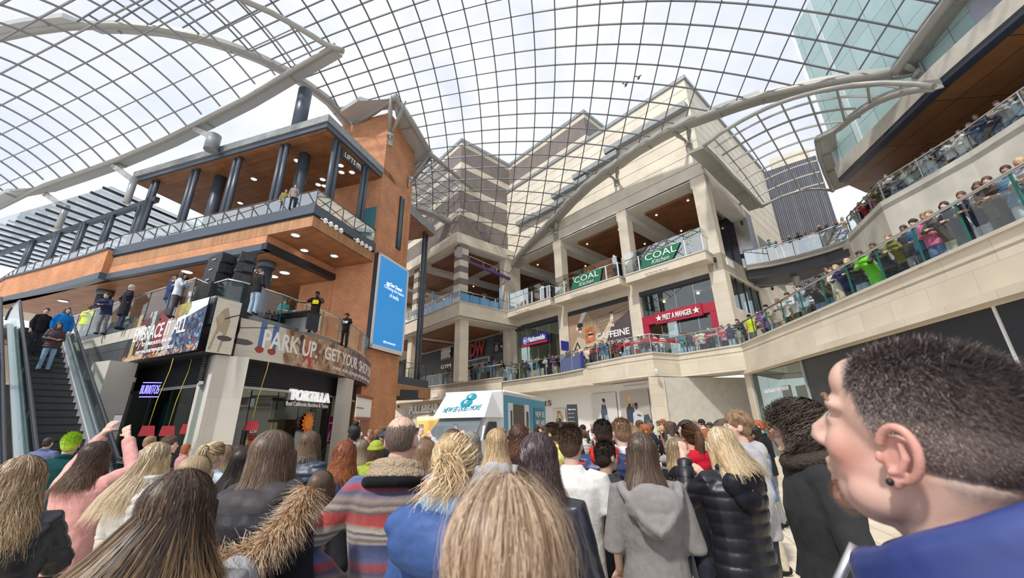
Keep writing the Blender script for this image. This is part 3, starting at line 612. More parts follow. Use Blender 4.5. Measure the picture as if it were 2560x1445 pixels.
art = Art(60, 60, (.70, .70, .68)); art.aspect = .9
art.poly([(.2, 0), (.22, .35), (.4, .48), (.75, .35), (.8, 0)], (.03, .04, .05)); art.ell(.5, .68, .12, .17, (.66, .44, .33)); art.ell(.48, .8, .17, .1, (.38, .24, .12)); art.poly([(.35, .8), (.28, .2), (.45, .3), (.42, .7)], (.45, .28, .14)); art.poly([(.58, .85), (.68, .8), (.85, .3), (.68, .2), (.6, .6)], (.50, .33, .17))
photo('fashion_poster', 'fashion photograph of a long haired blonde person left of the black totem', 1383, 1023, 1415, 1023, art)
t_ = thing('hoarding_lettering', hp(2, 2.5), 'dark serif letters ending in us on the white hoarding', 'sign')
a0, z0 = hpix(1356, 1016); a1, _ = hpix(1380, 1016); letters('lettering', 'us', hp(a0, z0), hp(a1, z0), .42, mat('black_lettering', (.03, .03, .03), .5), t_, bold=-.01, depth=.01)
a0, z0 = hpix(1560, 967); a1, _ = hpix(1618, 959); letters('lettering', 'THE DESTINATION STORE COMING SOON', hp(a0, z0), hp(a1, z0), .07, MATS['black_lettering'], t_, bold=-.01, depth=.004)
# black map totem
tt = thing('map_totem', tuple(atd(1434, 1080, 21)*[1, 1, 0]), 'tall black directory totem with small white text in front of the hoarding', 'sign')
tb = atd(1434, 1080, 21); TF = Frame(tb, -1.35); ztop = vz(1434, 1011, tb)
b = MB(); b.box(TF, -.28, .28, -.09, .09, 0, ztop); b.build('slab', DARK, tt)
for i, (wd, hh) in enumerate((('cabot circus', .09), ('John Lewis', .05), ('Quakers Friars', .05), ('Glass House', .05), ('Car Park', .05), ('Lifts', .05))):
    letters('lettering', wd, TF.p(-.22, .09, ztop-.3-i*.2)[:3], TF.p(.1 if i else .2, .09, ztop-.3-i*.2), hh, WT, tt, depth=.004) if False else letters('lettering', wd, TF.p(.22, -.09, ztop-.3-i*.2), TF.p(-.1 if i else -.2, -.09, ztop-.3-i*.2), hh, WT, tt, depth=.004, out=.004)
# recessed stone wall with the slanting sunlight
r0 = atz(1655, 943, ZB); r1 = atz(1875, 944, ZB)
rw = thing('stone_wall', tuple(r0), 'smooth stone wall under the walkway, crossed by a slanting edge of sunlight', 'wall')
b = MB(); b.wall(r1, r0, -.2, 0, ZB); b.build('wall', RENDER, rw)
b = MB(); pq = atz(1655, 943, ZB); b.wall(pq+[-.0, -.0, 0], pq+np.array([-.9*(r1-r0)[0]/np.linalg.norm(r1-r0), -.9*(r1-r0)[1]/np.linalg.norm(r1-r0), 0]), .15, 0, ZB); b.build('pier', STONE, rw)
lb = atz(1652, 945, 4.1); b = MB(); b.bar(lb+[0, -.15, -.28], lb+[0, -.15, 0], .22, .2); tag(b.build('wall_speaker', BLACK, origin=lb), 'small black box speaker under the walkway by the hoarding', 'speaker')
# shop front of the fashion store, dark hoarding beyond
c0 = atz(1873, 933, 4.1)
g0 = atz(1879, 932, 4.05); g1 = atz(2001, 897.5, 4.05); gd = (g1-g0)/np.linalg.norm(g1-g0); k1 = atz(2560, 737, 4.05)
sf = thing('fashion_shop_front', tuple(g0*[1, 1, 0]), 'glass shop window lettered GIORGIO ARMANI in a pale frame', 'shop front')
GF = Frame(g0, math.atan2(gd[0], gd[1])); Lg = float(np.linalg.norm(g1-g0)); s_ = -1 if GF.ab((0, 0))[1] < 0 else 1   # side facing the plaza
b = MB(); b.box(GF, -.75, -.12, s_*.1, -s_*.3, 0, 4.2); b.build('pier', STONE, sf)
b = MB(); b.box(GF, -.1, 0, s_*.06, -s_*.06, 0, 4.1); b.box(GF, Lg, Lg+.07, s_*.06, -s_*.06, 0, 4.1); b.box(GF, -.1, Lg+.07, s_*.06, -s_*.06, 4.03, 4.1); b.build('window_frame', LSTEEL, sf)
for i in range(3):
    b = MB(); b.box(GF, Lg*i/3+.01, Lg*(i+1)/3-.01, -.01, .01, .05, 4.03); b.build('window_pane', SHOPGL, sf)
b = MB(); b.box(GF, 0, Lg, -s_*2.6, -s_*2.7, 0, 4.1); b.build('back_wall', mat('taupe_screen', (.22, .21, .17), .6), sf)
b = MB(); b.box(GF, .15, .9, -s_*1.2, -s_*1.3, 0, 3.3); b.box(GF, 1.3, 2.1, -s_*1.3, -s_*1.4, 0, 3.2); b.build('white_panel', mat('lit_white_panel', (.7, .75, .74), .6), sf)
pa, pz = GF.onb(1947, 983, -s_*.6); pb, _ = GF.onb(2010, 968, -s_*.6)
letters('lettering', 'GIORGIO ARMANI', GF.p(pa, s_*.0, pz), GF.p(pb, s_*.0, pz), .2, WT, sf, bold=-.005, depth=.02, out=.04)
dh = thing('dark_hoarding', tuple(g1*[1, 1, 0]), 'long near black hoarding under the right walkway', 'wall')
b = MB(); b.wall(g1+gd*.1, k1, .1*s_, 0, 4.02, z1b=4.02); b.wall(k1, k1+(k1-g1)*1.2, .1*s_, 0, 4.02); b.build('panel', mat('near_black_hoarding', (.022, .026, .034), .35), dh)
b = MB(); b.wall(c0+[.02, 0, 0], k1+(k1-g1)*1.2+[.1, 0, 0], -.5*s_, 4.02, 4.22); b.wall(g0, k1, -.05, 3.99, 4.03); b.build('head_beam', STONE, dh)
# framed picture at the far right of the hoarding
a0, z0 = GF.onb(2497, 765, 0); art = Art(24, 40, (.10, .11, .13)); art.noise(0, 0, 1, 1, [(.35, .37, .4), (.2, .22, .26), (.05, .05, .06)], 40, 5, .3, .12)
fp = thing('framed_poster', GF.p(a0, 0, 1), 'grey poster in a white frame at the right end of the dark hoarding', 'poster')
art_mesh('printed_panel', art, lambda s, t, o: GF.p(a0+s*2.2, s_*(.02+o), 1.2+(z0-1.2)*t), PRINT, fp)
b = MB(); b.box(GF, a0-.06, a0, s_*.0, s_*.1, 1.2, z0+.05); b.box(GF, a0-.06, a0+2.3, 0, s_*.1, z0, z0+.06); b.build('frame', WHITE, fp)
b = MB(); b.bar((12.2, 13.0, 2.3), (12.9, 8.5, 2.3), .03, .35); tag(b.build('light_strip', mat('amber_light', (1, .6, .2), .4, emit=(1, .55, .12), es=2), origin=(12.5, 11, 2.3)), 'amber light strip low on the dark hoarding behind the shaven head', 'light')
# ---------------------------------------------------------------- upper right: second floor walkway, canopy, glass block
U = [atz(2118, 597, K2), atz(2122, 590, K2), atz(2200, 505, K2), atz(2300, 450, K2), atz(2420, 381, K2), atz(2560, 290, K2), np.array([18.6, 4., K2]), np.array([18.6, -3, K2])]
U = [np.array([19.9, 20.9, K2])]+U[2:]
uw = thing('concrete_walkway', tuple(U[2]), 'pale precast concrete wall of the upper right walkway', 'walkway')
b = MB()
for p, q in zip(U[:-1], U[1:]): b.wall(p, q, .35, 5.2, K2)
b.build('wall', brickmat('precast_panels', (.60, .57, .50), (.56, .53, .46), (.36, .34, .30), 3.1, 9.5, .02, noise=.16, bump=.2, offset=0), uw)
poly = [tuple(p[:2]) for p in U]+[(32, -3), (32, 27), (21.5, 24.5)]
b = MB(); b.prism(poly, K2-.5, K2-.25); b.build('floor_slab', RENDER, uw)
UR = inset(U, .25)
railing('upper_railing', UR, 'steel handrail and glass along the upper right walkway', h=1.12, post=1.5, postm=INOX, postw=.07, wide=.05, rr=.035)
ZC = 15.6
CE = [atz(2098, 455, ZC), atz(2222, 335, ZC), atz(2345, 215, ZC), atz(2452, 122, ZC), atz(2560, 30, ZC)]; CE.append(CE[-1]+(CE[-1]-CE[-2])*4)
ca = thing('timber_canopy', tuple(CE[0]), 'deep overhanging timber panelled soffit over the upper right walkway', 'canopy')
poly = [tuple(p[:2]) for p in CE]+[(40, CE[-1][1]), (40, 24), (23.5, 22.4)]
b = MB(); b.prism(poly, ZC+.1, ZC+.2); b.build('soffit', WOODR, ca)
b = MB(); CI = inset(CE, .35)
for p, q in zip(CE[:-1], CE[1:]): b.wall(p, q, .5, ZC+.25, ZC+1.05)
b.build('concrete_fascia', RENDER, ca)
b = MB()
for p, q in zip(CE[:-1], CE[1:]): b.wall(p, q, .45, ZC-.05, ZC+.25)
b.build('steel_edge', mat('navy_steel_edge', (.03, .04, .065), .4), ca)
b = MB(); b.bar((CE[0][0]+.3, CE[0][1]-.1, K2), (CE[0][0]+.3, CE[0][1]-.1, ZC), .5, .3); b.build('column', STEEL, ca)
b = MB(); b.wbox(27, 27.2, 2, 24, K2-.3, ZC+.1); b.build('back_wall', mat('dark_shop_wall', (.05, .045, .045), .5), ca)
gb = thing('glass_building', (21, 20, ZC), 'pale blue green glass building above the timber canopy', 'building')
GA = CE[0]+[.45, .1, 0]; GB_ = CE[4]+[.6, 0, 0]; GC = GB_+(GB_-GA)*1.6
CURT = brickmat('glass_curtain_wall', (.36, .52, .53), (.42, .58, .60), (.10, .15, .16), 1.55, 2.25, .014, offset=0, noise=.06, rough=.12, bump=.05)
ztop = vz(1987, 76, GA)
b = MB(); b.wall(GA, GC, .5, ZC+1.0, ztop); b.build('curtain_wall', CURT, gb)
b = MB(); back = np.array([GA[0]+9, GA[1]+4]); b.wall(back, GA, .4, ZC+1.0, ztop); b.build('end_wall', WHITE, gb)
b = MB(); b.wall(GA+[-.12, .1, 0], GA+[.5, -.6, 0], .12, ZC+.8, ztop+.1); b.build('corner_fin', mat('bright_metal_fin', (.62, .64, .66), .3, .4), gb)
d_ = (GC-GA)/np.linalg.norm(GC-GA)
b = MB()
for t in (1.9, ): b.wall(GA+d_*t+[-.06, 0, 0], GA+d_*(t+.35)+[-.06, 0, 0], .05, ZC+1.0, ztop)
b.build('pale_fin', mat('pale_fin', (.6, .7, .72), .4), gb)
WX = brickmat('reflective_window_band', (.30, .33, .42), (.48, .46, .56), (.03, .04, .05), 2.6, 3.4, .05, offset=.3, noise=.2, rough=.08, bump=.02)
b = MB(); b.wall(GA+d_*9.2+[-.05, 0, 0], GC+[-.05, 0, 0], .06, ZC+1.05, ZC+4.6); b.build('window_band', WX, gb)
for (x, y) in ((2421, 58),):
    p = GA+d_*12.2+[-.2, 0, 3]; b = MB(); b.ell(p, (.12, .12, .12)); b.build('lamp', LAMPG, gb)
# ---------------------------------------------------------------- footbridge
B0, B1 = np.array(S.p(-.3, 3.7, K2)), atz(2120, 596, K2)
mid = atz(1990, 637, K2); BP = [B0, atz(1925, 652, K2), mid, atz(2060, 617, K2), B1]
fb = thing('footbridge', tuple(mid), 'slim curved footbridge with dark underside linking the two upper levels', 'bridge')
far = [p+np.array([1.5, 3.2, 0]) for p in BP]
poly = [tuple(p[:2]) for p in BP]+[tuple(p[:2]) for p in reversed(far)]
b = MB(); b.prism(poly, K2-.3, K2-.05); b.build('deck', RENDER, fb)
b = MB()
for p, q in zip(BP[:-1], BP[1:]): b.wall(p, q, .25, K2-.35, K2)
b.build('edge_beam', CONC, fb)
poly2 = [tuple((p+(f-p)*.12)[:2]) for p, f in zip(BP, far)]+[tuple((p+(f-p)*.9)[:2]) for p, f in reversed(list(zip(BP, far)))]
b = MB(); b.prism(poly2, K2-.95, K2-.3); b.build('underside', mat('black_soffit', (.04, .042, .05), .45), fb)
b = MB(); m3 = (BP[2]+far[2])/2; b.tube([np.array([*((BP[0]+far[0])/2)[:2], K2-1.0]), m3+[0, 0, -1.5], np.array([*((BP[-1]+far[-1])/2)[:2], K2-1.0])], .06, 8); b.tube([m3+[0, 0, -1.6], m3+[.1, .1, -.5]], [.1, .4], 10); b.build('truss_rod', GSTEEL, fb)
railing('bridge_railing', [p+np.array([.08, .15, 0]) for p in BP], 'glass railing of the footbridge reflecting the roof lattice', h=1.1, post=2.0, glassm=MGLASS, postm=DSTEEL, rr=.03)
# clad tower far behind, right
ct = thing('clad_tower', (28, 44, 0), 'distant tower clad in dark vertical ribs behind the footbridge', 'building')
CT = Frame(atd(1935, 600, 40), -0.736259-.2); RIB = brickmat('dark_ribbed_cladding', (.10, .11, .14), (.16, .17, .20), (.03, .03, .04), .16, 30., .03, offset=0, noise=.1, bump=.6)
b = MB(); b.box(CT, -5.2, 1.5, 0, 7, 6, vz(1940, 420, CT.o)); b.build('ribbed_wall', RIB, ct)
b = MB(); b.box(CT, -5.0, -1.5, 2, 9, 6, vz(1940, 400, CT.o)+1.5); b.build('stair_block', STONE, ct)
# low sunlit building seen beyond the terrace, far left ground
# ---------------------------------------------------------------- brick lift tower
bt2 = thing('brick_lift_tower', (*L.o, 0), 'tall orange brick lift tower beside the blue advertising screen', 'building')
b = MB(); b.box(L, 0, 5.8, 0, 3.85, 0, 25.0); b.build('wall', BRICK, bt2)
b = MB(); b.box(L, -.06, 0, .0, 2.2, 0, 14.0); b.build('pier', BRICK, bt2)
b = MB(); b.box(L, -.08, .05, -.03, 3.2, 0, 1.35); b.build('plinth', mat('black_glazed_brick', (.02, .022, .026), .35), bt2)
s0, z1 = L.ona(1005, 495, 0); s1, z0 = L.ona(992, 618, 0)
b = MB(); b.box(L, -.08, .02, s1-.1, s1+.3, z0, z1); b.build('slot_window', mat('teal_dark_glass', (.02, .09, .13), .15), bt2)
b = MB(); b.box(L, -.10, .0, s1-.16, s1-.1, z0, z1); b.box(L, -.1, 0, s1+.3, s1+.36, z0, z1); b.box(L, -.12, 0, s1-.16, s1+.36, z0-.12, z0); b.build('window_frame', DSTEEL, bt2)
# rear lift landing to the right of the tower
zr_ = vz(1066, 588, L.p(.95, 8.2)); b = MB(); b.box(L, .4, 5, 3.85, 8.7, zr_+.13, zr_+.95); b.build('landing_roof', ZINC, bt2)
b = MB(); b.box(L, .5, 5, 3.9, 8.6, zr_, zr_+.13); b.build('landing_soffit', WOODL, bt2)
lp = atz(1062, 700, 10)
b = MB(); 
for (x, yb, yt) in ((1066, 950, 585), (1049, 950, 590)):
    pb = L.ab(atd(x, 800, 26)); b.tube([L.p(pb[0]*0+.95, 8.2-(1066-x)*.03, 4.3), L.p(.95, 8.2-(1066-x)*.03, zr_)], .13, 12)
b.build('landing_column', STEEL, bt2)
b = MB(); b.box(L, .5, 5, 3.85, 9.0, 4.6, 5.2); b.build('landing_edge_beam', STEEL, bt2)
b = MB(); b.box(L, .4, 5, 3.85, 9.3, 3.75, 4.62); b.build('timber_band', WOODW, bt2)
railing('landing_railing', [L.p(.7, 4.0, 5.2), L.p(.7, 8.9, 5.2), L.p(4, 8.9, 5.2)], 'dark framed glass railing right of the brick tower', h=1.15, post=1.6, postm=STEEL, railm=mat('bronze_rail', (.25, .18, .12), .35), postw=.07)
ls = thing('lifts_sign', L.p(-.1, 5.2, 3.0), 'black hanging sign lettered LIFTS at ground level', 'sign')
def dpix(x, y, a=0.): return L.ona(x, y, a)
sa, sz1 = dpix(1000, 975, .2); sbb, _ = dpix(1043, 982, .2)
b = MB(); sw0 = np.array(L.p(.2, sa, 0)); q0 = atd(1000, 985, 26.5); q1 = atd(1043, 992, 27.3); zb_, zt_ = vz(1000, 997, q0), vz(1000, 974, q0)
b.wall(q0, q1, -.12, zb_, zt_); b.build('panel', DARK, ls)
dq = (q1-q0); letters('lettering', 'LIFTS', q0*[1, 1, 0]+dq*[.26, .26, 0]+[0, 0, zb_+.2], q0*[1, 1, 0]+dq*[.68, .68, 0]+[0, 0, zb_+.2], (zt_-zb_)*.5, WT, ls, bold=0, depth=.02, out=.02)
def lifticon(base_, d2, h, parent, m=WT):
    b = MB(); X = np.array([d2[0], d2[1], 0.]); X /= np.linalg.norm(X); N_ = np.cross(X, [0, 0, 1.]); base_ = np.array(base_)+N_*.03; w_ = h*.9
    for s in (0, .5, 1): b.bar(base_+X*w_*s, base_+X*w_*s+[0, 0, h], h*.13, .03, up=tuple(N_))
    b.bar(base_+[0, 0, h*.85], base_+X*w_+[0, 0, h*.85], h*.3, .03, up=tuple(N_)); return b.build('lift_symbol', m, parent)
lifticon(q0*[1, 1, 0]+dq*[.76, .76, 0]+[0, 0, zb_+.2], dq, (zt_-zb_)*.5, ls)
# ---------------------------------------------------------------- blue advertising screen
sc = thing('advertising_screen', L.p(-.5, .4, 6.4), 'tall blue advertising screen lettered Clear Channel with a white frame, fixed to the brick tower', 'screen')
A0, ZT0 = dpix(945, 628, -.45); A1, ZT1 = dpix(1022, 675, -.45); A2, ZB0 = dpix(930, 869, -.45); A3, ZB1 = dpix(1008, 891, -.45)
a0, a1, zt_, zb_ = (A0+A2)/2, (A1+A3)/2, (ZT0+ZT1)/2, (ZB0+ZB1)/2
b = MB(); b.box(L, -.42, -.05, a0+.02, a1-.02, zb_+.02, zt_-.02); b.build('housing', DARK, sc)
b = MB(); fw = .17
b.box(L, -.46, -.40, a0, a0+fw, zb_, zt_); b.box(L, -.46, -.40, a1-fw, a1, zb_, zt_); b.box(L, -.46, -.40, a0, a1, zt_-fw, zt_); b.box(L, -.46, -.40, a0, a1, zb_, zb_+fw*1.6); b.build('frame', mat('white_frame', (.72, .70, .74), .5), sc)
b = MB(); b.box(L, -.43, -.4, a0+fw, a1-fw, zb_+fw, zt_-fw); b.build('display', mat('lit_blue_display', (.02, .14, .36), .4, emit=(.035, .24, .55), es=.8), sc)
LW = mat('lit_white_letters', (.9, .9, .9), .5, emit=(.85, .9, 1), es=.8)
def scl(tx, x0, y0, x1, y1, h, bold=0.):
    p, z_ = dpix(x0, y0, -.44); q_, z2 = dpix(x1, y1, -.44); zz = (z_+z2)/2; letters('lettering', tx, L.p(-.44, p, zz), L.p(-.44, q_, zz), h, LW, sc, bold=bold, depth=.01, out=.005)
scl('Clear Channel', 974, 716, 1004, 729, .26, .02); scl('Creating the future', 960, 723, 1009, 743, .3, -.01); scl('of media', 974, 743, 996, 752, .3, -.01); scl('@clearchannel.uk', 958, 858, 988, 866, .2, -.01)
p, z_ = dpix(970.5, 711, -.44); b = MB(); b.box(L, -.46, -.44, p-.16, p+.12, z_-.14, z_+.14); b.build('emblem', LW, sc)
# ---------------------------------------------------------------- two level terrace building with timber soffits
tb_ = thing('timber_terrace_building', L.p(8, 0, 5.5), 'two level brick terrace building with timber soffits, steel columns and a zinc edged roof', 'building')
zs = 19.04
b = MB(); b.box(L, 0, 17.6, -5.6, 3.5, 19.35, 19.85); b.build('roof_edge', ZINC, tb_)
b = MB(); b.box(L, .08, 17.5, -5.5, 3.5, 19.0, 19.35); b.build('roof_beam', STEEL, tb_)
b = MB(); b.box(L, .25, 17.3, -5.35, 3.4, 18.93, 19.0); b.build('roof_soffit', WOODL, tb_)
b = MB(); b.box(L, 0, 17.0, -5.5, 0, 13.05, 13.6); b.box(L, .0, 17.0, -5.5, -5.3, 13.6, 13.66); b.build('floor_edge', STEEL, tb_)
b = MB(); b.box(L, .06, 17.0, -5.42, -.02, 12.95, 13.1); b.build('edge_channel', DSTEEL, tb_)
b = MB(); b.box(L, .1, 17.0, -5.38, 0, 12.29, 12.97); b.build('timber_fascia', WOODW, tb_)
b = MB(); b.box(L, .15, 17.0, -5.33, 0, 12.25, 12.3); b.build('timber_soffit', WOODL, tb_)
b = MB(); b.box(L, .1, 16, 0, 3.4, 13.5, 13.62); b.build('terrace_floor', RENDER, tb_)
def updownlight(a, w_, z, r=.2):
    b = MB(); b.cyl(L.p(a, w_), r, z-.03, z+.01, 16); b.build('downlight', LAMPW, tb_); b = MB(); b.tube([np.array([*L.p(a, w_)[:2], z-.02])+[r*1.1*math.cos(t), r*1.1*math.sin(t), 0] for t in np.linspace(0, 2*math.pi, 17)], .035, 6, cap=False); b.build('light_ring', LSTEEL, tb_)
for (x, y) in ((743, 401), (635, 447), (807, 448), (811, 464), (796, 461), (854, 430), (852, 413), (880, 430), (544, 485), (545, 467), (601, 507), (700, 444), (688, 462)):
    q_ = L.ab(atz(x, y, 18.93)); updownlight(q_[0], q_[1], 18.93, .19)
for (x, y) in ((739, 587), (761, 625), (836, 639)):
    q_ = L.ab(atz(x, y, 12.25)); updownlight(q_[0], q_[1], 12.25, .22)
for a in (3.7, 7.7, 11.65, 15.7):
    for o in (-.2, .2):
        b = MB(); b.cyl(L.p(a+o, -5.1), .15, 13.6, 18.95, 14); b.build('twin_column', STEEL, tb_)
for (a, w_) in ((.32, -4.3), (.32, -1.5)):
    for o in (-.18, .18):
        b = MB(); b.cyl(L.p(a, w_+o), .14, 13.6, 18.95, 14); b.build('twin_column', STEEL, tb_)
for (a, w_) in ((3.3, -3.9), (10.9, -3.9)):
    b = MB(); b.cyl(L.p(a, w_), .36, 13.6, 18.95, 24); b.build('round_column', STEEL, tb_)
b = MB(); b.box(L, 0, 17, 3.3, 3.5, 13.6, 18.95); b.build('back_wall', BRICK, tb_)
b = MB(); b.box(L, .25, 1.5, -.04, .05, 13.6, 16.6); b.build('lift_door', mat('teal_lift_door', (.05, .20, .24), .3), tb_)
ls2 = thing('lifts_sign', L.p(.2, -2.9, 18), 'black sign lettered LIFTS hanging under the zinc roof', 'sign')
b = MB(); b.box(L, .28, .38, -3.85, -1.95, 18.1, 18.75); b.build('panel', DARK, ls2)
letters('lettering', 'LIFTS', L.p(.28, -3.6, 18.25), L.p(.28, -2.6, 18.25), .36, WT, ls2, bold=0, out=.01); lifticon(L.p(.28, -2.45, 18.25), L.w, .36, ls2)
rr = [L.p(17.0, -5.35, 13.66), L.p(.1, -5.35, 13.66), L.p(.1, -.02, 13.66)]
railing('terrace_railing', rr, 'reflective glass railing along the upper timber terrace', h=.98, post=1.18, glassm=MGLASS, railm=mat('dark_bronze_rail', (.14, .10, .08), .35), postm=STEEL, postw=.06)
for k, (x, y) in enumerate(((825, 563), (902, 610))):
    w0, z0 = L.ona(x, y, -.15); st = thing('spotlight_rig', L.p(-.2, w0, z0), 'row of white spotlights on the timber fascia, %s one' % ('left' if k == 0 else 'right'), 'lights', 'white spotlight rows on the timber fascia')
    b = MB(); b.bar(L.p(-.25, w0-.8, z0), L.p(-.25, w0+.75, z0), .05, .05); b.build('rail', WHITE, st)
    for i in range(4):
        q_ = np.array(L.p(-.3, w0-.6+i*.42, z0)); b = MB(); b.tube([q_+[.05, .05, .05], q_+[.12, -.08, -.14]], [.09, .12], 10); b.tube([q_, q_+[.02, 0, .1]], .03, 6); b.build('spotlight', WHITE, st)
# first floor ceiling zone
b = MB(); b.box(L, 3.15, 17, -5.45, -5.05, 11.35, 11.75); b.build('steel_beam', STEEL, tb_)
b = MB(); b.box(L, 3.05, 3.45, -5.45, 0, 11.35, 11.75); b.build('steel_beam', DSTEEL, tb_)
b = MB(); b.box(L, 3.2, 17, -5.2, 0, 11.75, 12.26); b.box(L, 3.25, 17.3, -5.4, -5.1, 11.75, 12.26); b.build('brick_upstand', BRICK, tb_)
b = MB(); b.box(L, 3.4, 32, -5.1, 5, 11.3, 11.37); b.build('lower_soffit', WOODL, tb_)
for (x, y) in ((468, 679), (712, 681), (641, 677), (158, 752), (683, 690)):
    q_ = L.ab(atz(x, y, 11.3)); updownlight(q_[0], q_[1], 11.3, .28)
for a, w_ in ((4.6, -4.0), (12.1, -4.0), (19.6, -4.0)):
    b = MB(); b.cyl(L.p(a, w_), .4, 5.4, 11.35, 26); b.cyl(L.p(a, w_), .48, 10.9, 11.35, 26); b.build('round_column', STEEL, tb_)
b = MB(); b.box(L, 3.2, 5.8, -.05, .0, 5.4, 11.3); b.box(L, 5.8, 6.0, -.05, 5, 5.4, 11.3); b.build('brick_wall', BRICK, tb_)
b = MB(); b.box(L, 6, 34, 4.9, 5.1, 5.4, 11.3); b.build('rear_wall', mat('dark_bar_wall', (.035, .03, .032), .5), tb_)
# brick parapet zone to the left (second floor, pergola above)
pc_ = [L.p(17.0, -5.35), L.p(20, -5.1), L.p(26, -4.75), L.p(31, -4.55), L.p(36, -3.6), L.p(46, -.5)]
b = MB()
for p, q_ in zip(pc_[:-1], pc_[1:]): b.wall(q_, p, -.4, 11.75, 13.4)
b.build('brick_parapet', BRICK, tb_)
b = MB()
for p, q_ in zip(pc_[:-1], pc_[1:]): b.wall(q_, p, -.5, 13.4, 13.55); b.wall(q_, p, -.45, 11.3, 11.75)
b.build('steel_edge', STEEL, tb_)
railing('pergola_railing', [(*p[:2], 13.55) for p in pc_], 'reflective glass railing on the brick parapet at far left', h=1.0, post=1.2, glassm=MGLASS, railm=MATS['dark_bronze_rail'], postm=STEEL, postw=.06)
b = MB(); b.prism([tuple(p[:2]) for p in pc_]+[L.p(46, 8)[:2], L.p(17, 8)[:2]], 13.2, 13.4); b.build('pergola_floor', RENDER, tb_)
pg = thing('pergola', L.p(22, -4.5, 13.4), 'steel pergola with glass roof strips on twin columns, far left', 'pergola')
for a in (16.6, 20.3, 23.9, 27.5, 31.5):
    w_ = -5.0+.05*(a-16); 
    for o in (-.2, .2): b = MB(); b.cyl(L.p(a+o, w_), .15, 13.4, 17.2, 12); b.build('column', STEEL, pg)
b = MB(); b.bar(L.p(15, -5.05, 17.3), L.p(44, -3.2, 17.3), .3, .36); b.build('main_beam', STEEL, pg)
b = MB(); b.bar(L.p(15, -.2, 17.3), L.p(44, 1.6, 17.3), .3, .36); b.bar(L.p(15, 3.4, 17.3), L.p(44, 5.4, 17.3), .3, .36); b.build('main_beam', STEEL, pg)
for i in range(18):
    a = 17.7+i*1.5; b = MB(); b.bar(L.p(a, -6.9+.06*(a-17), 17.75), L.p(a, 5.5, 17.75), .09, .17); b.build('rafter', STEEL, pg)
b = MB(); b.box(L, 17.4, 44, -6.6, 5.2, 17.92, 17.95); b.build('glass_roof', glass('pergola_glass', (.82, .86, .88), .12), pg)
b = MB(); b.box(L, 17, 46, 6.5, 7, 13.4, 20.2); tag(b.build('rear_wall', mat('pinkish_render', (.62, .47, .40), .8, var=.05), origin=L.p(30, 6.5, 13.4)), 'pink rendered wall seen behind the pergola rafters', 'wall')
for (x, y) in ((217, 693), (42, 733)):
    bp_ = atd(x, y, 26 if x > 100 else 30); b = MB(); b.bar(bp_+[0, 0, -.18], bp_+[0, 0, .18], .34, .3); tag(b.build('floodlight', BLACK, origin=bp_), 'black box floodlight below the brick parapet, %s one' % ('right' if x > 100 else 'left'), 'light')
# ---------------------------------------------------------------- curved first floor deck and the shop beneath
ZD = 5.68; ZR = 6.78
RP = [(200, 786), (280, 761), (380, 729), (491.5, 696), (525.6, 711), (569.5, 698), (610, 706), (650, 718), (710, 738), (768, 760), (810, 777), (850, 796), (875, 811), (900, 828), (915, 841)]
RL = [np.array([*atz(x, y, ZR)[:2], 0]) for x, y in RP]
RL.append(np.array(L.p(-.02, .5)))
le = (RL[0]-RL[1])/np.linalg.norm(RL[0]-RL[1]); RL = [RL[0]+le*6]+RL
dk = thing('curved_shop_building', tuple(RL[8]), 'curved single storey shop building carrying the stage deck, slate panels at its left end', 'building')
poly = [tuple(p[:2]) for p in RL]+[L.p(.3, .5)[:2], L.p(8, 5)[:2], L.p(30, 5)[:2], L.p(22, -6)[:2]]
b = MB(); b.prism(poly, 5.0, 5.42); b.build('deck', RENDER, dk)
def ribbon(P, z0, z1, t, m, name, parent, zt=None):
    b = MB()
    for p, q_ in zip(P[:-1], P[1:]): b.wall(q_, p, -t if True else t, z0, z1)
    return b.build(name, m, parent)
cen = np.array(L.p(6, -2)[:2])
i_c, i_n = 4, 6       # corner of the left part; notch end
def off(P, t):
    out = []
    for i, p in enumerate(P):
        a = P[max(i-1, 0)]; c = P[min(i+1, len(P)-1)]; d = (c-a)[:2]; d = d/(np.linalg.norm(d)+1e-9); n = np.array([d[1], -d[0]])
        out.append(np.array([p[0]+n[0]*t, p[1]+n[1]*t, p[2]]))
    return out
tst = off(RL, .2)[9]; OUTS = 1 if np.linalg.norm(tst[:2]) < np.linalg.norm(RL[9][:2]) else -1
RIGHT_ = RL[6:]; LEFT_ = RL[:5]
# shallow stone kerbs
ribbon(off(RIGHT_, -.1*OUTS), 5.42, ZD, .2, ZINC, 'coping', dk)
corner = atz(540, 738.5, 5.98)*[1, 1, 0]; lw_ = corner-atz(215, 826, 5.98)*[1, 1, 0]; lw_ /= np.linalg.norm(lw_); cl = [corner-lw_*k for k in (16, 11, 6, 2, 0)]; notch = atz(600, 753, 5.98)*[1, 1, 0]; RIGHT_ = [atz(592, 784, 5.68)*[1, 1, 0]]+RL[7:]
ribbon([cl[0], cl[1], cl[2], cl[3], corner, notch], 5.9, 5.98, .25, ZINC, 'coping', dk)
ribbon([cl[0], cl[1], cl[2], cl[3], corner, notch], 5.0, 5.92, .18, LEAD, 'upstand', dk)
railing('stage_railing', [np.array([*p[:2], 5.6]) for p in RL[:5]]+[np.array([*RL[5][:2], 5.6]), np.array([*RL[6][:2], 5.6])], 'glass railing with steel handrail above the graffiti banner', h=1.18, post=1.45, postm=DSTEEL, postw=.03)
railing('stage_railing', [np.array([*p[:2], ZD]) for p in RL[6:]], 'curved glass railing with steel handrail around the stage', h=1.1, post=1.2, postm=mat('green_glass_edge2', (.03, .12, .10), .2), postw=.03, rr=.033)
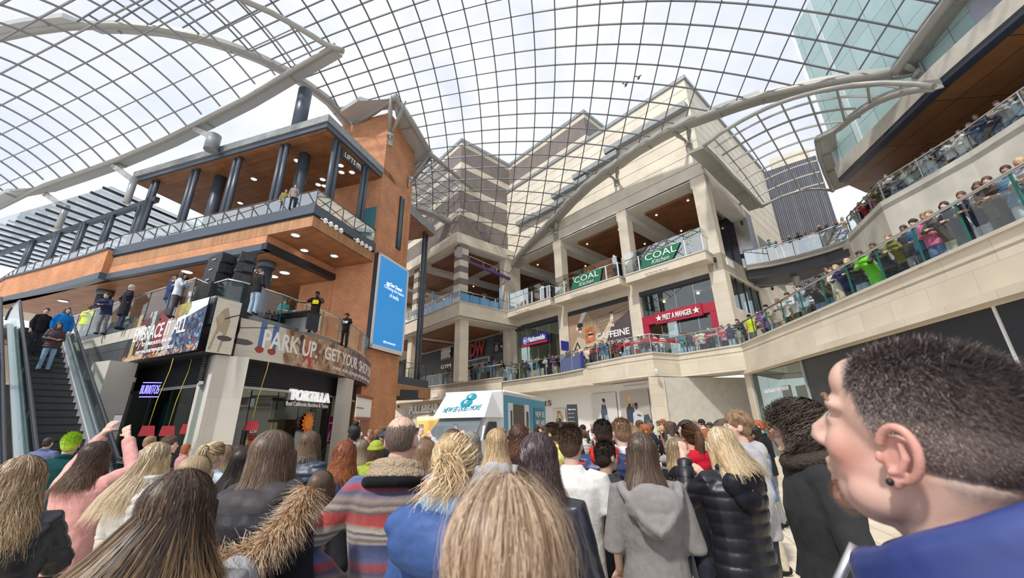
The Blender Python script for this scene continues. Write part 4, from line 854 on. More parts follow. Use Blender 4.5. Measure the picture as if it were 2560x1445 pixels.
# printed banners wrapped round the deck
BZ0 = 4.07
def pathfn(P, z0, z1, t, sg):
    P = [np.array(p[:2], float) for p in P]; seg = [np.linalg.norm(b_-a_) for a_, b_ in zip(P[:-1], P[1:])]; cum = np.r_[0, np.cumsum(seg)]; Lt = cum[-1]
    def fn(s, tt, o):
        x = min(max(s, 0), 1)*Lt; i = min(int(np.searchsorted(cum, x, side='right'))-1, len(seg)-1); i = max(i, 0); f_ = (x-cum[i])/seg[i]; p = P[i]+(P[i+1]-P[i])*f_; d = (P[i+1]-P[i])/seg[i]
        n = np.array([d[1], -d[0]])*sg*(t+o); return (p[0]+n[0], p[1]+n[1], z0+(z1-z0)*tt)
    return fn, Lt
bl0 = atz(298, 911, BZ0); bl1 = atz(508, 875, BZ0)
# left banner: planar, from pixels on the left wall plane
lw = (corner-cl[3])[:2]/np.linalg.norm((corner-cl[3])[:2]); 
LBn = float((corner-atz(298, 911, BZ0))[:2]@lw); fnL, LtL = pathfn([corner[:2]-lw*LBn, corner[:2]], BZ0+.05, 5.88, .14, OUTS)
art = Art(240, 110, (.06, .045, .05)); art.aspect = 2.6
art.noise(0, 0, 1, 1, [(.06, .035, .035), (.09, .03, .03), (.03, .035, .06), (.12, .08, .06)], 200, 11, .05, .16)
art.rect(.09, 0, .14, 1, (.42, .34, .12)); art.rect(.30, .2, .35, 1, (.30, .42, .40)); art.rect(.14, .2, .30, .95, (.09, .03, .03))
art.noise(.14, .25, .3, .95, [(.55, .52, .5), (.2, .05, .05), (.02, .02, .02)], 30, 4, .012, .12)
art.poly([(.40, 0), (.38, .6), (.44, .98), (.56, .98), (.6, .5), (.56, 0)], (.20, .03, .035)); art.poly([(.54, .0), (.52, .5), (.56, .98), (.64, .95), (.66, .3), (.62, 0)], (.42, .38, .38)); art.ell(.48, .93, .035, .09, (.03, .02, .02)); art.ell(.5, .15, .06, .12, (.06, .02, .02))
art.poly([(.66, .6), (1, .82), (1, .0), (.62, .0)], (.03, .06, .13)); art.noise(.66, .1, .99, .72, [(.03, .14, .30), (.02, .07, .20), (.16, .20, .26), (.01, .01, .03), (.01, .01, .02), (.14, .03, .06), (.2, .26, .32)], 200, 7, .018, .06)
art.poly([(.66, .62), (1, .85), (1, 1), (.66, 1)], (.62, .66, .68)); art.poly([(.62, .7), (.78, .78), (.76, 1), (.62, 1)], (.30, .15, .08)); art.noise(.66, .8, .8, 1, [(.35, .30, .08), (.22, .24, .08)], 40, 9, .02, .08)
art.poly([(0, 0), (.3, .02), (.3, .12), (.1, .1), (0, .02)], (.50, .40, .32)); art.noise(.0, .0, .99, .12, [(.35, .16, .05), (.50, .40, .30), (.45, .22, .08)], 110, 2, .012, .04)
bnL = thing('wall_banner', tuple(corner), 'dark graffiti banner lettered EMBRACE IT ALL on the left of the shop corner', 'banner')
art_mesh('printed_panel', art, fnL, PRINT, bnL)
def LL(s, t, o=0.): return fnL(s, t, .03+o)
def onpath(name, tx, fn, s0, s1, t, h, m, parent, bold=.02, shear=0.):
    z1_ = fn(0, 1, 0)[2]-fn(0, 0, 0)[2]
    letters(name, tx, fn(s0, t, 0), fn(s1, t, 0), 1., m, parent, bold=bold, shear=shear, bend=lambda a, b_, o: fn(s0+(s1-s0)*a, t+b_*h, .03+o*.3), depth=.03, out=.01)
onpath('lettering', 'EMBRACE IT ALL', fnL, .10, .80, .40, .30, WT, bnL, bold=.01)
onpath('lettering', 'GET BOMBER JACKETS, BLING AND', fnL, .26, .66, .25, .09, WT, bnL)
onpath('lettering', 'EVERYTHING IN BETWEEN @CABOT CIRCUS', fnL, .2, .7, .10, .09, WT, bnL)
# corner banner: pale paving with dogs, then the curved one
pth = [corner[:2], notch[:2]]
fnC, _ = pathfn(pth, BZ0, 5.88, .14, OUTS)
art = Art(60, 110, (.62, .57, .49)); art.aspect = .75
for i in range(5): art.poly([(0, .15+i*.2), (1, .1+i*.2), (1, .11+i*.2), (0, .16+i*.2)], (.5, .45, .38))
art.poly([(.3, 1), (.55, 1), (.2, .75), (.1, .8)], (.66, .6, .45))
art.poly([(.06, .05), (.22, .45), (.1, .62), (.35, .82), (.5, .86), (.7, .6), (.62, .3), (.5, .02), (.42, .02), (.5, .35), (.35, .4), (.25, .3), (.16, .04)], (.38, .30, .21)); art.ell(.28, .63, .13, .1, (.44, .35, .26)); art.ell(.22, .55, .06, .05, (.4, .3, .24))
art.ell(.6, .28, .3, .05, (.08, .07, .07)); art.poly([(.45, .62), (1, .75), (1, .77), (.45, .65)], (.03, .03, .03))
bnC = thing('wall_banner', tuple(notch), 'narrow banner with a pale dog printed at the shop corner', 'banner'); art_mesh('printed_panel', art, fnC, PRINT, bnC)
fnR, LtR = pathfn([notch[:2]]+[p[:2] for p in off(RIGHT_, -.0)], BZ0, 5.45, .12, OUTS)
art = Art(620, 80, (.60, .55, .48)); art.aspect = 8.
for i in range(4): art.poly([(0, .2+i*.22), (.35, .14+i*.22), (.35, .15+i*.22), (0, .21+i*.22)], (.47, .42, .36))
art.ell(.034, .18, .024, .26, (.55, .28, .10), .3); art.ell(.030, .42, .018, .13, (.58, .31, .12), .3); art.ell(.046, .12, .012, .12, (.62, .35, .15)); art.ell(.075, .72, .014, .22, (.05, .04, .04)); art.ell(.075, .82, .012, .1, (.25, .13, .07)); art.ell(.1, .40, .03, .08, (.1, .09, .09))
for cx in (.145, .185): art.rect(cx, .35, cx+.02, 1, (.08, .16, .38)); art.ell(cx+.008, .28, .014, .09, (.32, .05, .03))
art.poly([(.0, .55), (.2, .95), (.2, .97), (.0, .58)], (.05, .05, .05))
art.rect(.24, 0, .36, 1, (.34, .22, .14)); art.noise(.24, 0, .36, 1, [(.45, .30, .2), (.2, .12, .08), (.55, .42, .3)], 60, 6, .01, .2)
art.poly([(.315, .1), (.33, .8), (.345, .75), (.36, 0), (.35, 0), (.335, .3)], (.48, .06, .06)); art.ell(.325, .78, .012, .14, (.55, .18, .05)); art.ell(.30, .85, .01, .11, (.08, .04, .03)); art.rect(.295, .4, .31, .75, (.12, .1, .1))
art.rect(.36, 0, .6, 1, (.42, .25, .16)); art.noise(.36, 0, .6, 1, [(.5, .33, .22), (.3, .17, .1), (.2, .1, .07)], 90, 8, .012, .2)
art.rect(.6, 0, 1, 1, (.20, .12, .11)); art.noise(.6, 0, 1, 1, [(.35, .04, .06), (.10, .14, .26), (.45, .36, .32), (.1, .07, .07), (.32, .2, .14)], 260, 13, .008, .2)
bnR = thing('wall_banner', tuple(RL[9]), 'long curved banner lettered PARK UP. GET YOUR SHOP ON under the stage railing', 'banner'); art_mesh('printed_panel', art, fnR, PRINT, bnR)
def smap(x, y):      # banner coordinate of a photo pixel
    best = min((abs((RB @ (np.array(fnR(s, .5, .15))-[0, 0, CZ]))[0]/(RB @ (np.array(fnR(s, .5, .15))-[0, 0, CZ]))[2]*F_PX+1280-x), s) for s in np.linspace(0, 1, 600)); return best[1]
for tx, x0, x1, t, h in (('PARK UP.', 662, 800, .34, .5), ('GET YOUR', 817, 898, .40, .42), ('SHOP ON', 903, 934, .36, .44), ('PARK FOR £3 FROM 5PM @CABOT CIRCUS', 842, 930, .10, .15)):
    onpath('lettering', tx, fnR, smap(x0, 0), smap(x1, 0), t, h, WT, bnR, bold=.02)
# underside, louvres, glazing following an inner line
PIN = off([notch]+RIGHT_, -.55*OUTS); PINL = off([cl[1], cl[2], cl[3], corner], -.75*OUTS)
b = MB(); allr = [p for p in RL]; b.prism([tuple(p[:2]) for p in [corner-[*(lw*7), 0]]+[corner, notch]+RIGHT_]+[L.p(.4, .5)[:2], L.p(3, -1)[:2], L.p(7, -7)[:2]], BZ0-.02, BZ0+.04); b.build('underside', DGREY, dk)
LOUV = brickmat('dark_louvres', (.035, .038, .048), (.03, .033, .042), (.008, .008, .01), 40., .085, .022, offset=0, noise=.05, bump=1.)
ribbon(PIN, 3.2, 4.07, .1, LOUV, 'louvre_band', dk); ribbon(PINL[1:], 3.2, 4.07, .1, LOUV, 'louvre_band', dk)
ribbon(off(PIN, .06*OUTS), 3.1, 3.2, .12, LSTEEL, 'window_head', dk); ribbon(off(PINL[1:], .06*OUTS), 3.1, 3.2, .12, LSTEEL, 'window_head', dk)
def panes(P, z0, z1, every, parent, m=SHOPGL, skip=()):
    fn, Lt = pathfn(P, z0, z1, 0, OUTS); n = max(1, int(Lt/every))
    for i in range(n):
        if i in skip: continue
        p, q_ = fn(i/n+.002, 0, 0), fn((i+1)/n-.002, 0, 0); b = MB(); b.wall(q_, p, -.02, z0, z1); b.build('window_pane', m, parent)
        b = MB(); b.bar((p[0], p[1], z0), (p[0], p[1], z1), .03, .03); b.build('glazing_joint', LSTEEL, parent)
panes(PIN, .1, 3.1, 1.15, dk); panes(PINL[1:], .1, 3.1, 1.3, dk)
b = MB(); 
for p, q_ in zip(PIN[:-1], PIN[1:]): b.wall(q_, p, -.1, 0, .1)
b.build('window_sill', DGREY, dk)
# big pale columns
PALEC = brickmat('pale_column_stone', (.56, .53, .48), (.53, .50, .45), (.42, .40, .36), 3, 1.35, .006, noise=.05, bump=.1)
def column(x0, y0, x1, y1, t, label):
    p = atz(x0, y0, 4.05); q_ = atz(x1, y1, 4.05); b = MB(); b.wall(q_, p, -t, 0, 4.05); return b.build('column', PALEC, dk)
column(541, 886, 575, 890, .9, ''); column(575, 890, 624, 893, .9, ''); column(346, 908, 303, 913, .8, ''); column(866, 944, 885, 950, .4, '')
# slate clad wall left of the banner down to the escalators
w0 = corner[:2]-lw*LBn; w1 = corner[:2]-lw*(LBn+7)
b = MB(); b.wall(w0, w1, .15*1, .0, 5.92); b.build('slate_wall', LEAD, dk)
# interior
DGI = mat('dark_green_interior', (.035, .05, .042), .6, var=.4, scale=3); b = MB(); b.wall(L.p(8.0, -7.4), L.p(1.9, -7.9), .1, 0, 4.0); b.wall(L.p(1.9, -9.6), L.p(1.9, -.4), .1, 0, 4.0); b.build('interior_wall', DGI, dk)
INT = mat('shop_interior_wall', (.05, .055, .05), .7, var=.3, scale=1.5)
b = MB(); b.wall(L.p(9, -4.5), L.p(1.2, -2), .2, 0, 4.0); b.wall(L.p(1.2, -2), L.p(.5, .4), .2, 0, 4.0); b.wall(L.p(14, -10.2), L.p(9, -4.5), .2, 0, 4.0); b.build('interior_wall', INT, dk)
TEALW = brickmat('teal_mural_wall', (.03, .17, .25), (.03, .15, .22), (.03, .16, .24), 3, 2, .001, noise=.15, bump=0)
mw = atz(640, 1000, 2.8); m0 = L.p(1.6, -9.4); m1 = L.p(1.6, -6.2); b = MB(); b.wall(m0, m1, .1, .2, 2.75); b.build('mural_wall', TEALW, dk)
b = MB(); b.wall(L.p(1.6, -6.1), L.p(1.6, -3.6), .1, .2, 2.6); b.build('cream_counter_wall', mat('cream_counter', (.45, .36, .24), .6), dk)
for (x, y) in ((462, 984), (488, 985), (507, 984), (730, 930)):
    pass
SH = mat('red_lamp_shade', (.40, .025, .04), .6); CORD = mat('yellow_cord', (.60, .48, .06), .5)
for (x, y, zc, nm) in ((368, 1078, 12.2, 'left of the three in the left window'), (418, 1078, 12.4, 'middle of the three in the left window'), (470, 1073, 12.6, 'right of the three in the left window'), (628, 1065, 13.2, 'in front of the teal mural')):
    p = atd(x, y, zc); lt = thing('pendant_lamp', tuple(p), 'red square pendant lamp on a yellow cord, %s' % nm, 'lamp')
    b = MB(); b.tube([p+[0, 0, -.14], p+[0, 0, .16]], [.26, .2], 4, sm=False); b.build('lamp_shade', SH, lt)
    b = MB(); b.tube([p+[0, 0, .16], p+[.03, .02, .9], p+[.12, .1, 1.9], p+[.13, .1, 4.0-p[2]]], .012, 5); b.build('cord', CORD, lt)
ne = atd(350, 985, 11.2); ne1 = atd(403, 962, 11.4); nn = thing('neon_sign', tuple(ne), 'blue neon sign lettered BURRITOS in the left shop window', 'sign')
NEO = mat('blue_neon', (.1, .1, 1), .3, emit=(.12, .10, 1), es=4.5)
letters('lettering', 'BURRITOS', ne, (ne1[0], ne1[1], ne[2]), .25, NEO, nn, bold=-.012, shear=.2, depth=.02, up=(0, 0, 1)); b = MB(); b.tube([ne+[0, 0, -.08], np.array([ne1[0], ne1[1], ne[2]-.08])], .014, 6); b.tube([ne+[0, 0, .32], np.array([ne1[0], ne1[1], ne[2]+.32])], .014, 6); b.build('underline', NEO, nn)
for k_ in range(5):
    e0, e1 = atd(330+k_*34, 925, 11.9+.1*k_), atd(400+k_*34, 1140, 11.2+.1*k_)
# shop name letters
def onglass(x, y, o=.03):
    fn, Lt = pathfn(PIN, 0, 1, 0, OUTS); s_ = min(np.linspace(0, 1, 700), key=lambda s: abs(pj0(np.array(fn(s, 0, 0))*[1, 1, 0]+[0, 0, 2])-x)); a_ = np.array(fn(s_, 0, o)); return np.array([a_[0], a_[1], vz(x, y, a_)])
def pj0(p): c_ = RB @ (p-np.array([0, 0, CZ])); return 1280+F_PX*c_[0]/c_[2]
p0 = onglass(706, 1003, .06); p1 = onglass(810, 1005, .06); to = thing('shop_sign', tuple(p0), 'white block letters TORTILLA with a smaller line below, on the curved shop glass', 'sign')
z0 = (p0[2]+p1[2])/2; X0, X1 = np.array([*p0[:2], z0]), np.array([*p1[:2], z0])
letters('lettering', 'TORTILLA', X0, X1, .44, mat('white_letters_with_maroon_sides', (.85, .82, .82), .4, emit=(.8, .8, .8), es=.6), to, bold=.045, depth=.10)  # glow added to the white so the letters stand out against the window
letters('lettering_back', 'TORTILLA', X0+[-.02, .0, -.02], X1+[-.02, 0, -.02], .44, mat('maroon_letter_backs', (.22, .02, .05), .5), to, bold=.065, depth=.04, out=-.06)
letters('lettering', 'Real California Burritos & Tacos', X0+(X1-X0)*-.03+[0, 0, -.22], X0+(X1-X0)*1.0+[0, 0, -.22], .17, WT, to, bold=.01, depth=.03)
b = MB(); b.wall(X0+[0, 0, 0], X1, .02, z0-.28, z0+.5); b.build('clear_plate', SHOPGL, to)
# flaming sun emblem
sp_ = onglass(767, 1057); su = thing('sun_emblem', tuple(sp_), 'orange flaming sun emblem on the shop glass below the letters', 'sign')
dsx = (X1-X0)[:2]/np.linalg.norm((X1-X0)[:2]); star(sp_, .46, (dsx[0], dsx[1]), mat('orange_sun', (.75, .17, .01), .5), su, name='rays', n=14, inner=.72, depth=.02); star(sp_+np.array([dsx[1], -dsx[0], 0])*.03, .27, (dsx[0], dsx[1]), mat('deep_orange_disc', (.85, .28, .02), .5), su, name='disc', n=16, inner=.97, depth=.02)
# magenta window poster
mp_ = onglass(824, 1075); mpo = thing('window_poster', tuple(mp_), 'magenta window poster lettered so SATISFYING', 'poster')
art = Art(20, 60, (.38, .03, .20)); art.ell(.5, .3, .3, .12, (.75, .68, .7), .5)
fnm = lambda s, t, o: tuple(mp_+np.array([dsx[0], dsx[1], 0])*(s-.5)*.40+np.array([dsx[1], -dsx[0], 0])*(.02+o)+[0, 0, (t-.5)*1.25]); art_mesh('printed_panel', art, fnm, PRINT, mpo, thick=.01)
letters('lettering', 'so SATISFYING', fnm(.1, .72, .02), fnm(.9, .72, .02), .09, WT, mpo, bold=.01, depth=.004); letters('lettering', 'GREAT TASTE', fnm(.1, .08, .02), fnm(.9, .08, .02), .06, WT, mpo, bold=.01, depth=.004)
pp = onglass(631, 1093); po = thing('price_board', tuple(pp), 'round red board lettered £2.50 beers in the window', 'sign')
art = Art(40, 44, (.05, .05, .06)); art.ell(.5, .4, .45, .42, (.50, .05, .06)); art.rect(.1, .72, .9, .98, (.03, .03, .035)); art.ell(.15, .2, .12, .2, (.2, .4, .15))
fnp = lambda s, t, o: tuple(pp+np.array([dsx[0], dsx[1], 0])*(s-.5)*.5+np.array([dsx[1], -dsx[0], 0])*(.02+o)+[0, 0, (t-.5)*.55]); art_mesh('printed_panel', art, fnp, PRINT, po, thick=.02)
letters('lettering', '£2.50', fnp(.15, .77, .03), fnp(.85, .77, .03), .1, WT, po, bold=.02, depth=.004); letters('lettering', 'BEERS &', fnp(.15, .5, .03), fnp(.85, .5, .03), .09, MATS['black_lettering'], po, bold=.02, depth=.004); letters('lettering', 'MARGS', fnp(.25, .3, .03), fnp(.8, .3, .03), .09, MATS['black_lettering'], po, bold=.02, depth=.004)
# timber shop door beside the tower
sd_ = thing('timber_doorway', L.p(-.3, -.6, 0), 'brown timber doorway with white grid panes beside the brick tower', 'door')
q0 = atd(886, 1060, 16.5); q1 = atd(924, 1060, 18.6); TW = mat('red_brown_timber', (.24, .075, .035), .45)
Pq = lambda s, z, o=0.: tuple(np.array([q0[0]+(q1[0]-q0[0])*s, q0[1]+(q1[1]-q0[1])*s, z])+np.array([.5, -.85, 0])*o)
b = MB()
for s in (0, .48, .62, 1.): b.bar(Pq(s, 0), Pq(s, 3.0), .12, .12)
for z in (2.05, 3.0): b.bar(Pq(0, z), Pq(1, z), .12, .12)
b.build('frame', TW, sd_)
b = MB(); b.wall(Pq(0, 0), Pq(1, 0), .03, 2.12, 2.95); b.build('white_panes', WHITE, sd_)
b = MB()
for s in (.12, .24, .36): b.bar(Pq(s, 2.1, .04), Pq(s, 2.95, .04), .03, .02)
b.bar(Pq(0, 2.5, .04), Pq(.48, 2.5, .04), .03, .03); b.build('glazing_bars', TW, sd_)
b = MB(); b.wall(Pq(.06, 0), Pq(.3, 0), .03, .2, 1.98); b.build('lit_pane', mat('warm_lit_pane', (.7, .5, .2), .5, emit=(1, .7, .25), es=.5), sd_)
b = MB(); b.wall(Pq(.3, 0, -.1), Pq(1, 0, -.1), .03, 0, 2); b.build('door_leaf', TW, sd_)
# ---------------------------------------------------------------- stage equipment
ARR = mat('black_speaker_grille', (.02, .021, .024), .55, bump=.4, scale=60)
for k, (x, y, zc, nm) in enumerate(((551, 668, 15.0, 'left'), (611, 672, 14.9, 'right'))):
    base_ = atd(x, y, zc); base_[2] = 5.5; fr = Frame(base_, math.radians(-62+20*k)); st = thing('line_array_speaker', (base_[0], base_[1], 5.5), '%s stack of black concert loudspeakers on the stage' % nm, 'speaker', None)
    zt_ = vz(x, 640, base_)
    b = MB(); b.box(fr, -.55, .55, -.4, .4, 5.45, zt_-1.25); b.build('bass_cabinet', ARR, st)
    for i in range(3):
        z_ = zt_-1.25+i*.42; b = MB(); b.box(fr, -.5, .5, -.3+.03*i, .28, z_+.01, z_+.40); b.build('cabinet', ARR, st)
        b = MB(); b.box(fr, -.57, -.5, -.1, .2, z_+.05, z_+.3); b.box(fr, .5, .57, -.1, .2, z_+.05, z_+.3); b.build('rigging_plate', DSTEEL, st)
        b = MB(); fa = fr.p(-.12, 0)[:2]; b.box(fr, -.12, .12, -.33+.03*i, -.31+.03*i, z_+.16, z_+.21); b.build('badge', LSTEEL, st)
dj = atz(738, 786, 6.2); dj[2] = 5.45; df = Frame(dj, math.radians(106)); dt = thing('performance_table', tuple(dj), 'black draped table with a white striped front and laptop on the stage', 'table')
b = MB(); b.box(df, -1.0, 1.0, -.35, .35, 6.15, 6.2); b.build('table_top', BLACK, dt)
b = MB(); b.box(df, -1.0, 1.0, -.36, -.33, 5.5, 6.15); b.build('cloth', mat('white_striped_cloth', (.62, .64, .68), .6), dt)
for s in (-1, 1): b = MB(); b.box(df, s*.95-.03, s*.95+.03, -.3, .3, 5.45, 6.15); b.build('leg', DSTEEL, dt)
lt = thing('laptop', df.p(-.3, 0, 6.2), 'open silver laptop on the performance table', 'laptop'); b = MB(); b.box(df, -.5, -.15, -.12, .12, 6.2, 6.22); b.build('keyboard', LSTEEL, lt); b = MB(); b.box(df, -.5, -.15, -.14, -.12, 6.2, 6.44); b.build('lid', LSTEEL, lt)
# ---------------------------------------------------------------- escalators
RUB = mat('black_rubber_handrail', (.02, .02, .03), .35); STEP = brickmat('ribbed_step', (.10, .105, .11), (.085, .09, .095), (.03, .03, .03), .5, .012, .003, offset=0, noise=.1, bump=.6)
TREAD = mat('step_tread_metal', (.045, .047, .05), .45)
def escalator(top, bot, width, label, grp=None):
    """top/bot: centre points at floor level; steps run between them"""
    top = np.array(top, float); bot = np.array(bot, float); d = (top-bot)[:2]; run = np.linalg.norm(d); d /= run; fr = Frame(bot, math.atan2(d[0], d[1])); H = top[2]-bot[2]
    e = thing('escalator', tuple(bot), label, 'escalator', grp); n = int(H/.2); st = run/n
    for i in range(n):
        b = MB(); z = bot[2]+(i+1)*H/n; b.box(fr, i*st, (i+1)*st+.03, -width/2, width/2, z-.06, z, 1); b.box(fr, i*st, i*st+.04, -width/2, width/2, z-H/n, z-.01, 0); b.build('step', [STEP, TREAD], e)
    P = lambda a, w_, z: fr.p(a, w_, z)
    zs_ = lambda a: bot[2]+max(0, min(1, a/run))*H
    for s in (-1, 1):
        w_ = s*(width/2+.12); b = MB(); pts = [(-1.0, .2), (-1.25, .5), (-1.15, .85), (-.8, .98), (0, 1.0)]
        line = [P(a, w_, bot[2]+h_) for a, h_ in pts]+[P(run*t, w_, zs_(run*t)+1.0) for t in (.1, .3, .5, .7, .9)]+[P(run, w_, top[2]+1.02), P(run+.9, w_, top[2]+.98), P(run+1.2, w_, top[2]+.8), P(run+1.25, w_, top[2]+.45)]
        b.tube(line, .045, 8); b.build('handrail', RUB, e)
        b = MB(); b.tube([np.array(q_)-[0, 0, .06] for q_ in line[2:-2]], .035, 6); b.build('handrail_track', INOX, e)
        b = MB()
        segs = [(-1.0, bot[2]), (0, bot[2])]+[(run*t, zs_(run*t)) for t in (.25, .5, .75)]+[(run, top[2]), (run+1.1, top[2])]
        for (x0, zz0), (x1, zz1) in zip(segs[:-1], segs[1:]): b.wall(P(x0+.01, w_, 0), P(x1-.01, w_, 0), .012, zz0+.12, zz0+.95, z1b=zz1+.95, z0b=zz1+.12)
        b.build('glass_side', glass('escalator_glass', (.82, .92, .91), .14), e)
        b = MB()
        for (x0, zz0), (x1, zz1) in zip(segs[:-1], segs[1:]):
            b.wall(P(x0, w_-s*.1, 0), P(x1, w_-s*.1, 0), .03, zz0-.15, zz0+.30, z1b=zz1+.30, z0b=zz1-.15); b.wall(P(x0, w_+.09*s, 0), P(x1, w_+.09*s, 0), .2 if s > 0 else -.2, zz0+.08, zz0+.13, z1b=zz1+.13, z0b=zz1+.08); b.wall(P(x0, w_+.3*s, 0), P(x1, w_+.3*s, 0), .03, zz0-1.0, zz0+.06, z1b=zz1+.06, z0b=zz1-1.0, m=1)
        b.build('skirt_panel', [mat('satin_steel_skirt', (.60, .60, .64), .32, .55), LEAD], e)
    return e, fr, run
rt, rb = np.array([-17.93, 15.24, 5.45]), np.array([-9.53, 10.34, .1])
ed = (rt-rb)[:2]; ed /= np.linalg.norm(ed); sd_l = np.array([-ed[1], ed[0], 0])
if sd_l[1] > 0: sd_l = -sd_l
ESC = []
for k, o_ in enumerate((.8, 2.55)):
    ESC.append(escalator(rt+sd_l*o_, rb+sd_l*o_, 1.05, ('right hand escalator carrying three people down from the deck', 'left hand escalator at the edge of the photo with one rider in a pale hoodie')[k]))
b = MB(); b.wall(rt+sd_l*4+np.array([ed[0], ed[1], 0])*1.2, rt-sd_l*.4+np.array([ed[0], ed[1], 0])*1.2, .3, 4.95, 5.42); b.prism([tuple((rt+sd_l*4.5)[:2]), tuple((rt-sd_l*.3)[:2]), tuple(RL[0][:2]), L.p(24, -3)[:2], L.p(30, -8)[:2]], 5.0, 5.41); tag(b.build('landing_slab', RENDER, origin=tuple(rt)), 'landing slab at the head of the escalators', 'floor')
# ---------------------------------------------------------------- glass lattice roofs
def S_(P, i, j, deg):
    o = P[:3].copy(); k = 3
    for d in range(1, deg[0]+1): o = o+P[k:k+3]*i**d; k += 3
    for d in range(1, deg[1]+1): o = o+P[k:k+3]*j**d; k += 3
    return o
CAMP = np.array([0, 0, CZ])
def mk(P, deg, g): return lambda i, j: CAMP+(S_(P, i, j, deg)-CAMP)*(g(i, j) if callable(g) else g)
MAIN = mk(np.array([-0.6807, 19.2348, 22.0, 1.2326, -0.5479, -0.4071, -0.0314, 0.0139, -0.0093, 0.0008, -0.0, 0.0003, 0.0348, 0.8792, -0.3019, -0.0097, -0.0039, -0.0145, -0.0, -0.0002, 0.0002]), (3, 3),
          lambda i, j: 1.14+.14*math.tanh((.018*i+.0085*j)/.14))
LEFTV = mk(np.array([-21.9734, 20.2916, 21.5, 1.4688, -0.4108, 0.2219, -0.0039, 0.0054, 0.0084, 0.662, 0.9188, -0.781, 0.006, -0.0683, -0.1036, -0.0022, -0.0058, 0.0024]), (2, 3), 1.05)
RIGHTV = mk(np.array([18.2922, 22.0843, 19.0, 0.7729, -0.9583, -0.0739, -0.0171, -0.0088, -0.0876, 0.0049, 0.0098, 0.0016, 1.0311, 1.0202, -0.0044, 0.0014, -0.0022, -0.0338]), (3, 2), .97)
def pj(p):
    c = RB @ (np.array(p)-CAMP); return np.array([1280+F_PX*c[0]/c[2], 722.5-F_PX*c[1]/c[2]])
def invert(fn, x, y, q=(0, 0)):
    q = np.array(q, float)
    for _ in range(50):
        r = pj(fn(*q))-(x, y)
        if abs(r).max() < .05: break
        J = np.array([(pj(fn(q[0]+1e-3, q[1]))-(x, y)-r)/1e-3, (pj(fn(q[0], q[1]+1e-3))-(x, y)-r)/1e-3]).T
        st = np.linalg.solve(J, -r); n = np.linalg.norm(st); q = q+st*min(1, 1/max(n, 1e-9))
    return q
def chain(fn, pts, q0):
    out = []; q = q0
    for x, y in pts: q = invert(fn, x, y, q); out.append(q)
    return out
def inside(poly, x, y):
    c = False; n = len(poly)
    for i in range(n):
        (x1, y1), (x2, y2) = poly[i], poly[(i+1) % n]
        if (y1 > y) != (y2 > y) and x < (x2-x1)*(y-y1)/(y2-y1)+x1: c = not c
    return c
def densify(P, n=5):
    out = []
    for a, b in zip(P[:-1], P[1:]):
        for k in range(n): out.append(np.array(a)+(np.array(b)-np.array(a))*k/n)
    out.append(np.array(P[-1])); return out
def lattice(fn, poly, ir, jr, r, root, m, sub=6, w_=None, h_=None):
    b = MB(); h_ = h_ or r*2.4; w_ = w_ or r*1.5
    def run(pts, nrm):
        for p, q, n in zip(pts[:-1], pts[1:], nrm): b.bar(p, q, w_, h_, up=n)
    def nrm_at(i, j):
        a = fn(i+.01, j)-fn(i, j); c = fn(i, j+.01)-fn(i, j); n = np.cross(a, c); n /= np.linalg.norm(n); return n if n[2] > 0 else -n
    for fam in (0, 1):
        R1, R2 = (ir, jr) if fam == 0 else (jr, ir)
        for k in range(R1[0], R1[1]+1):
            cur = []; ns = []
            for t in range(R2[0]*sub, R2[1]*sub+1):
                i, j = (k, t/sub) if fam == 0 else (t/sub, k)
                if inside(poly, i, j): cur.append(fn(i, j)); ns.append(nrm_at(i, j))
                else:
                    if len(cur) > 1: run(cur, ns)
                    cur = []; ns = []
            if len(cur) > 1: run(cur, ns)
    b.build('lattice_bars', m, root)
    g = MB(); s2 = 3
    for i in range(ir[0]*s2, ir[1]*s2):
        for j in range(jr[0]*s2, jr[1]*s2):
            if inside(poly, (i+.5)/s2, (j+.5)/s2):
                n = nrm_at(i/s2, j/s2)*(h_*.5+.03); g.poly([fn(i/s2, j/s2)+n, fn((i+1)/s2, j/s2)+n, fn((i+1)/s2, (j+1)/s2)+n, fn(i/s2, (j+1)/s2)+n])
    g.build('glazing', ROOFGL, root)
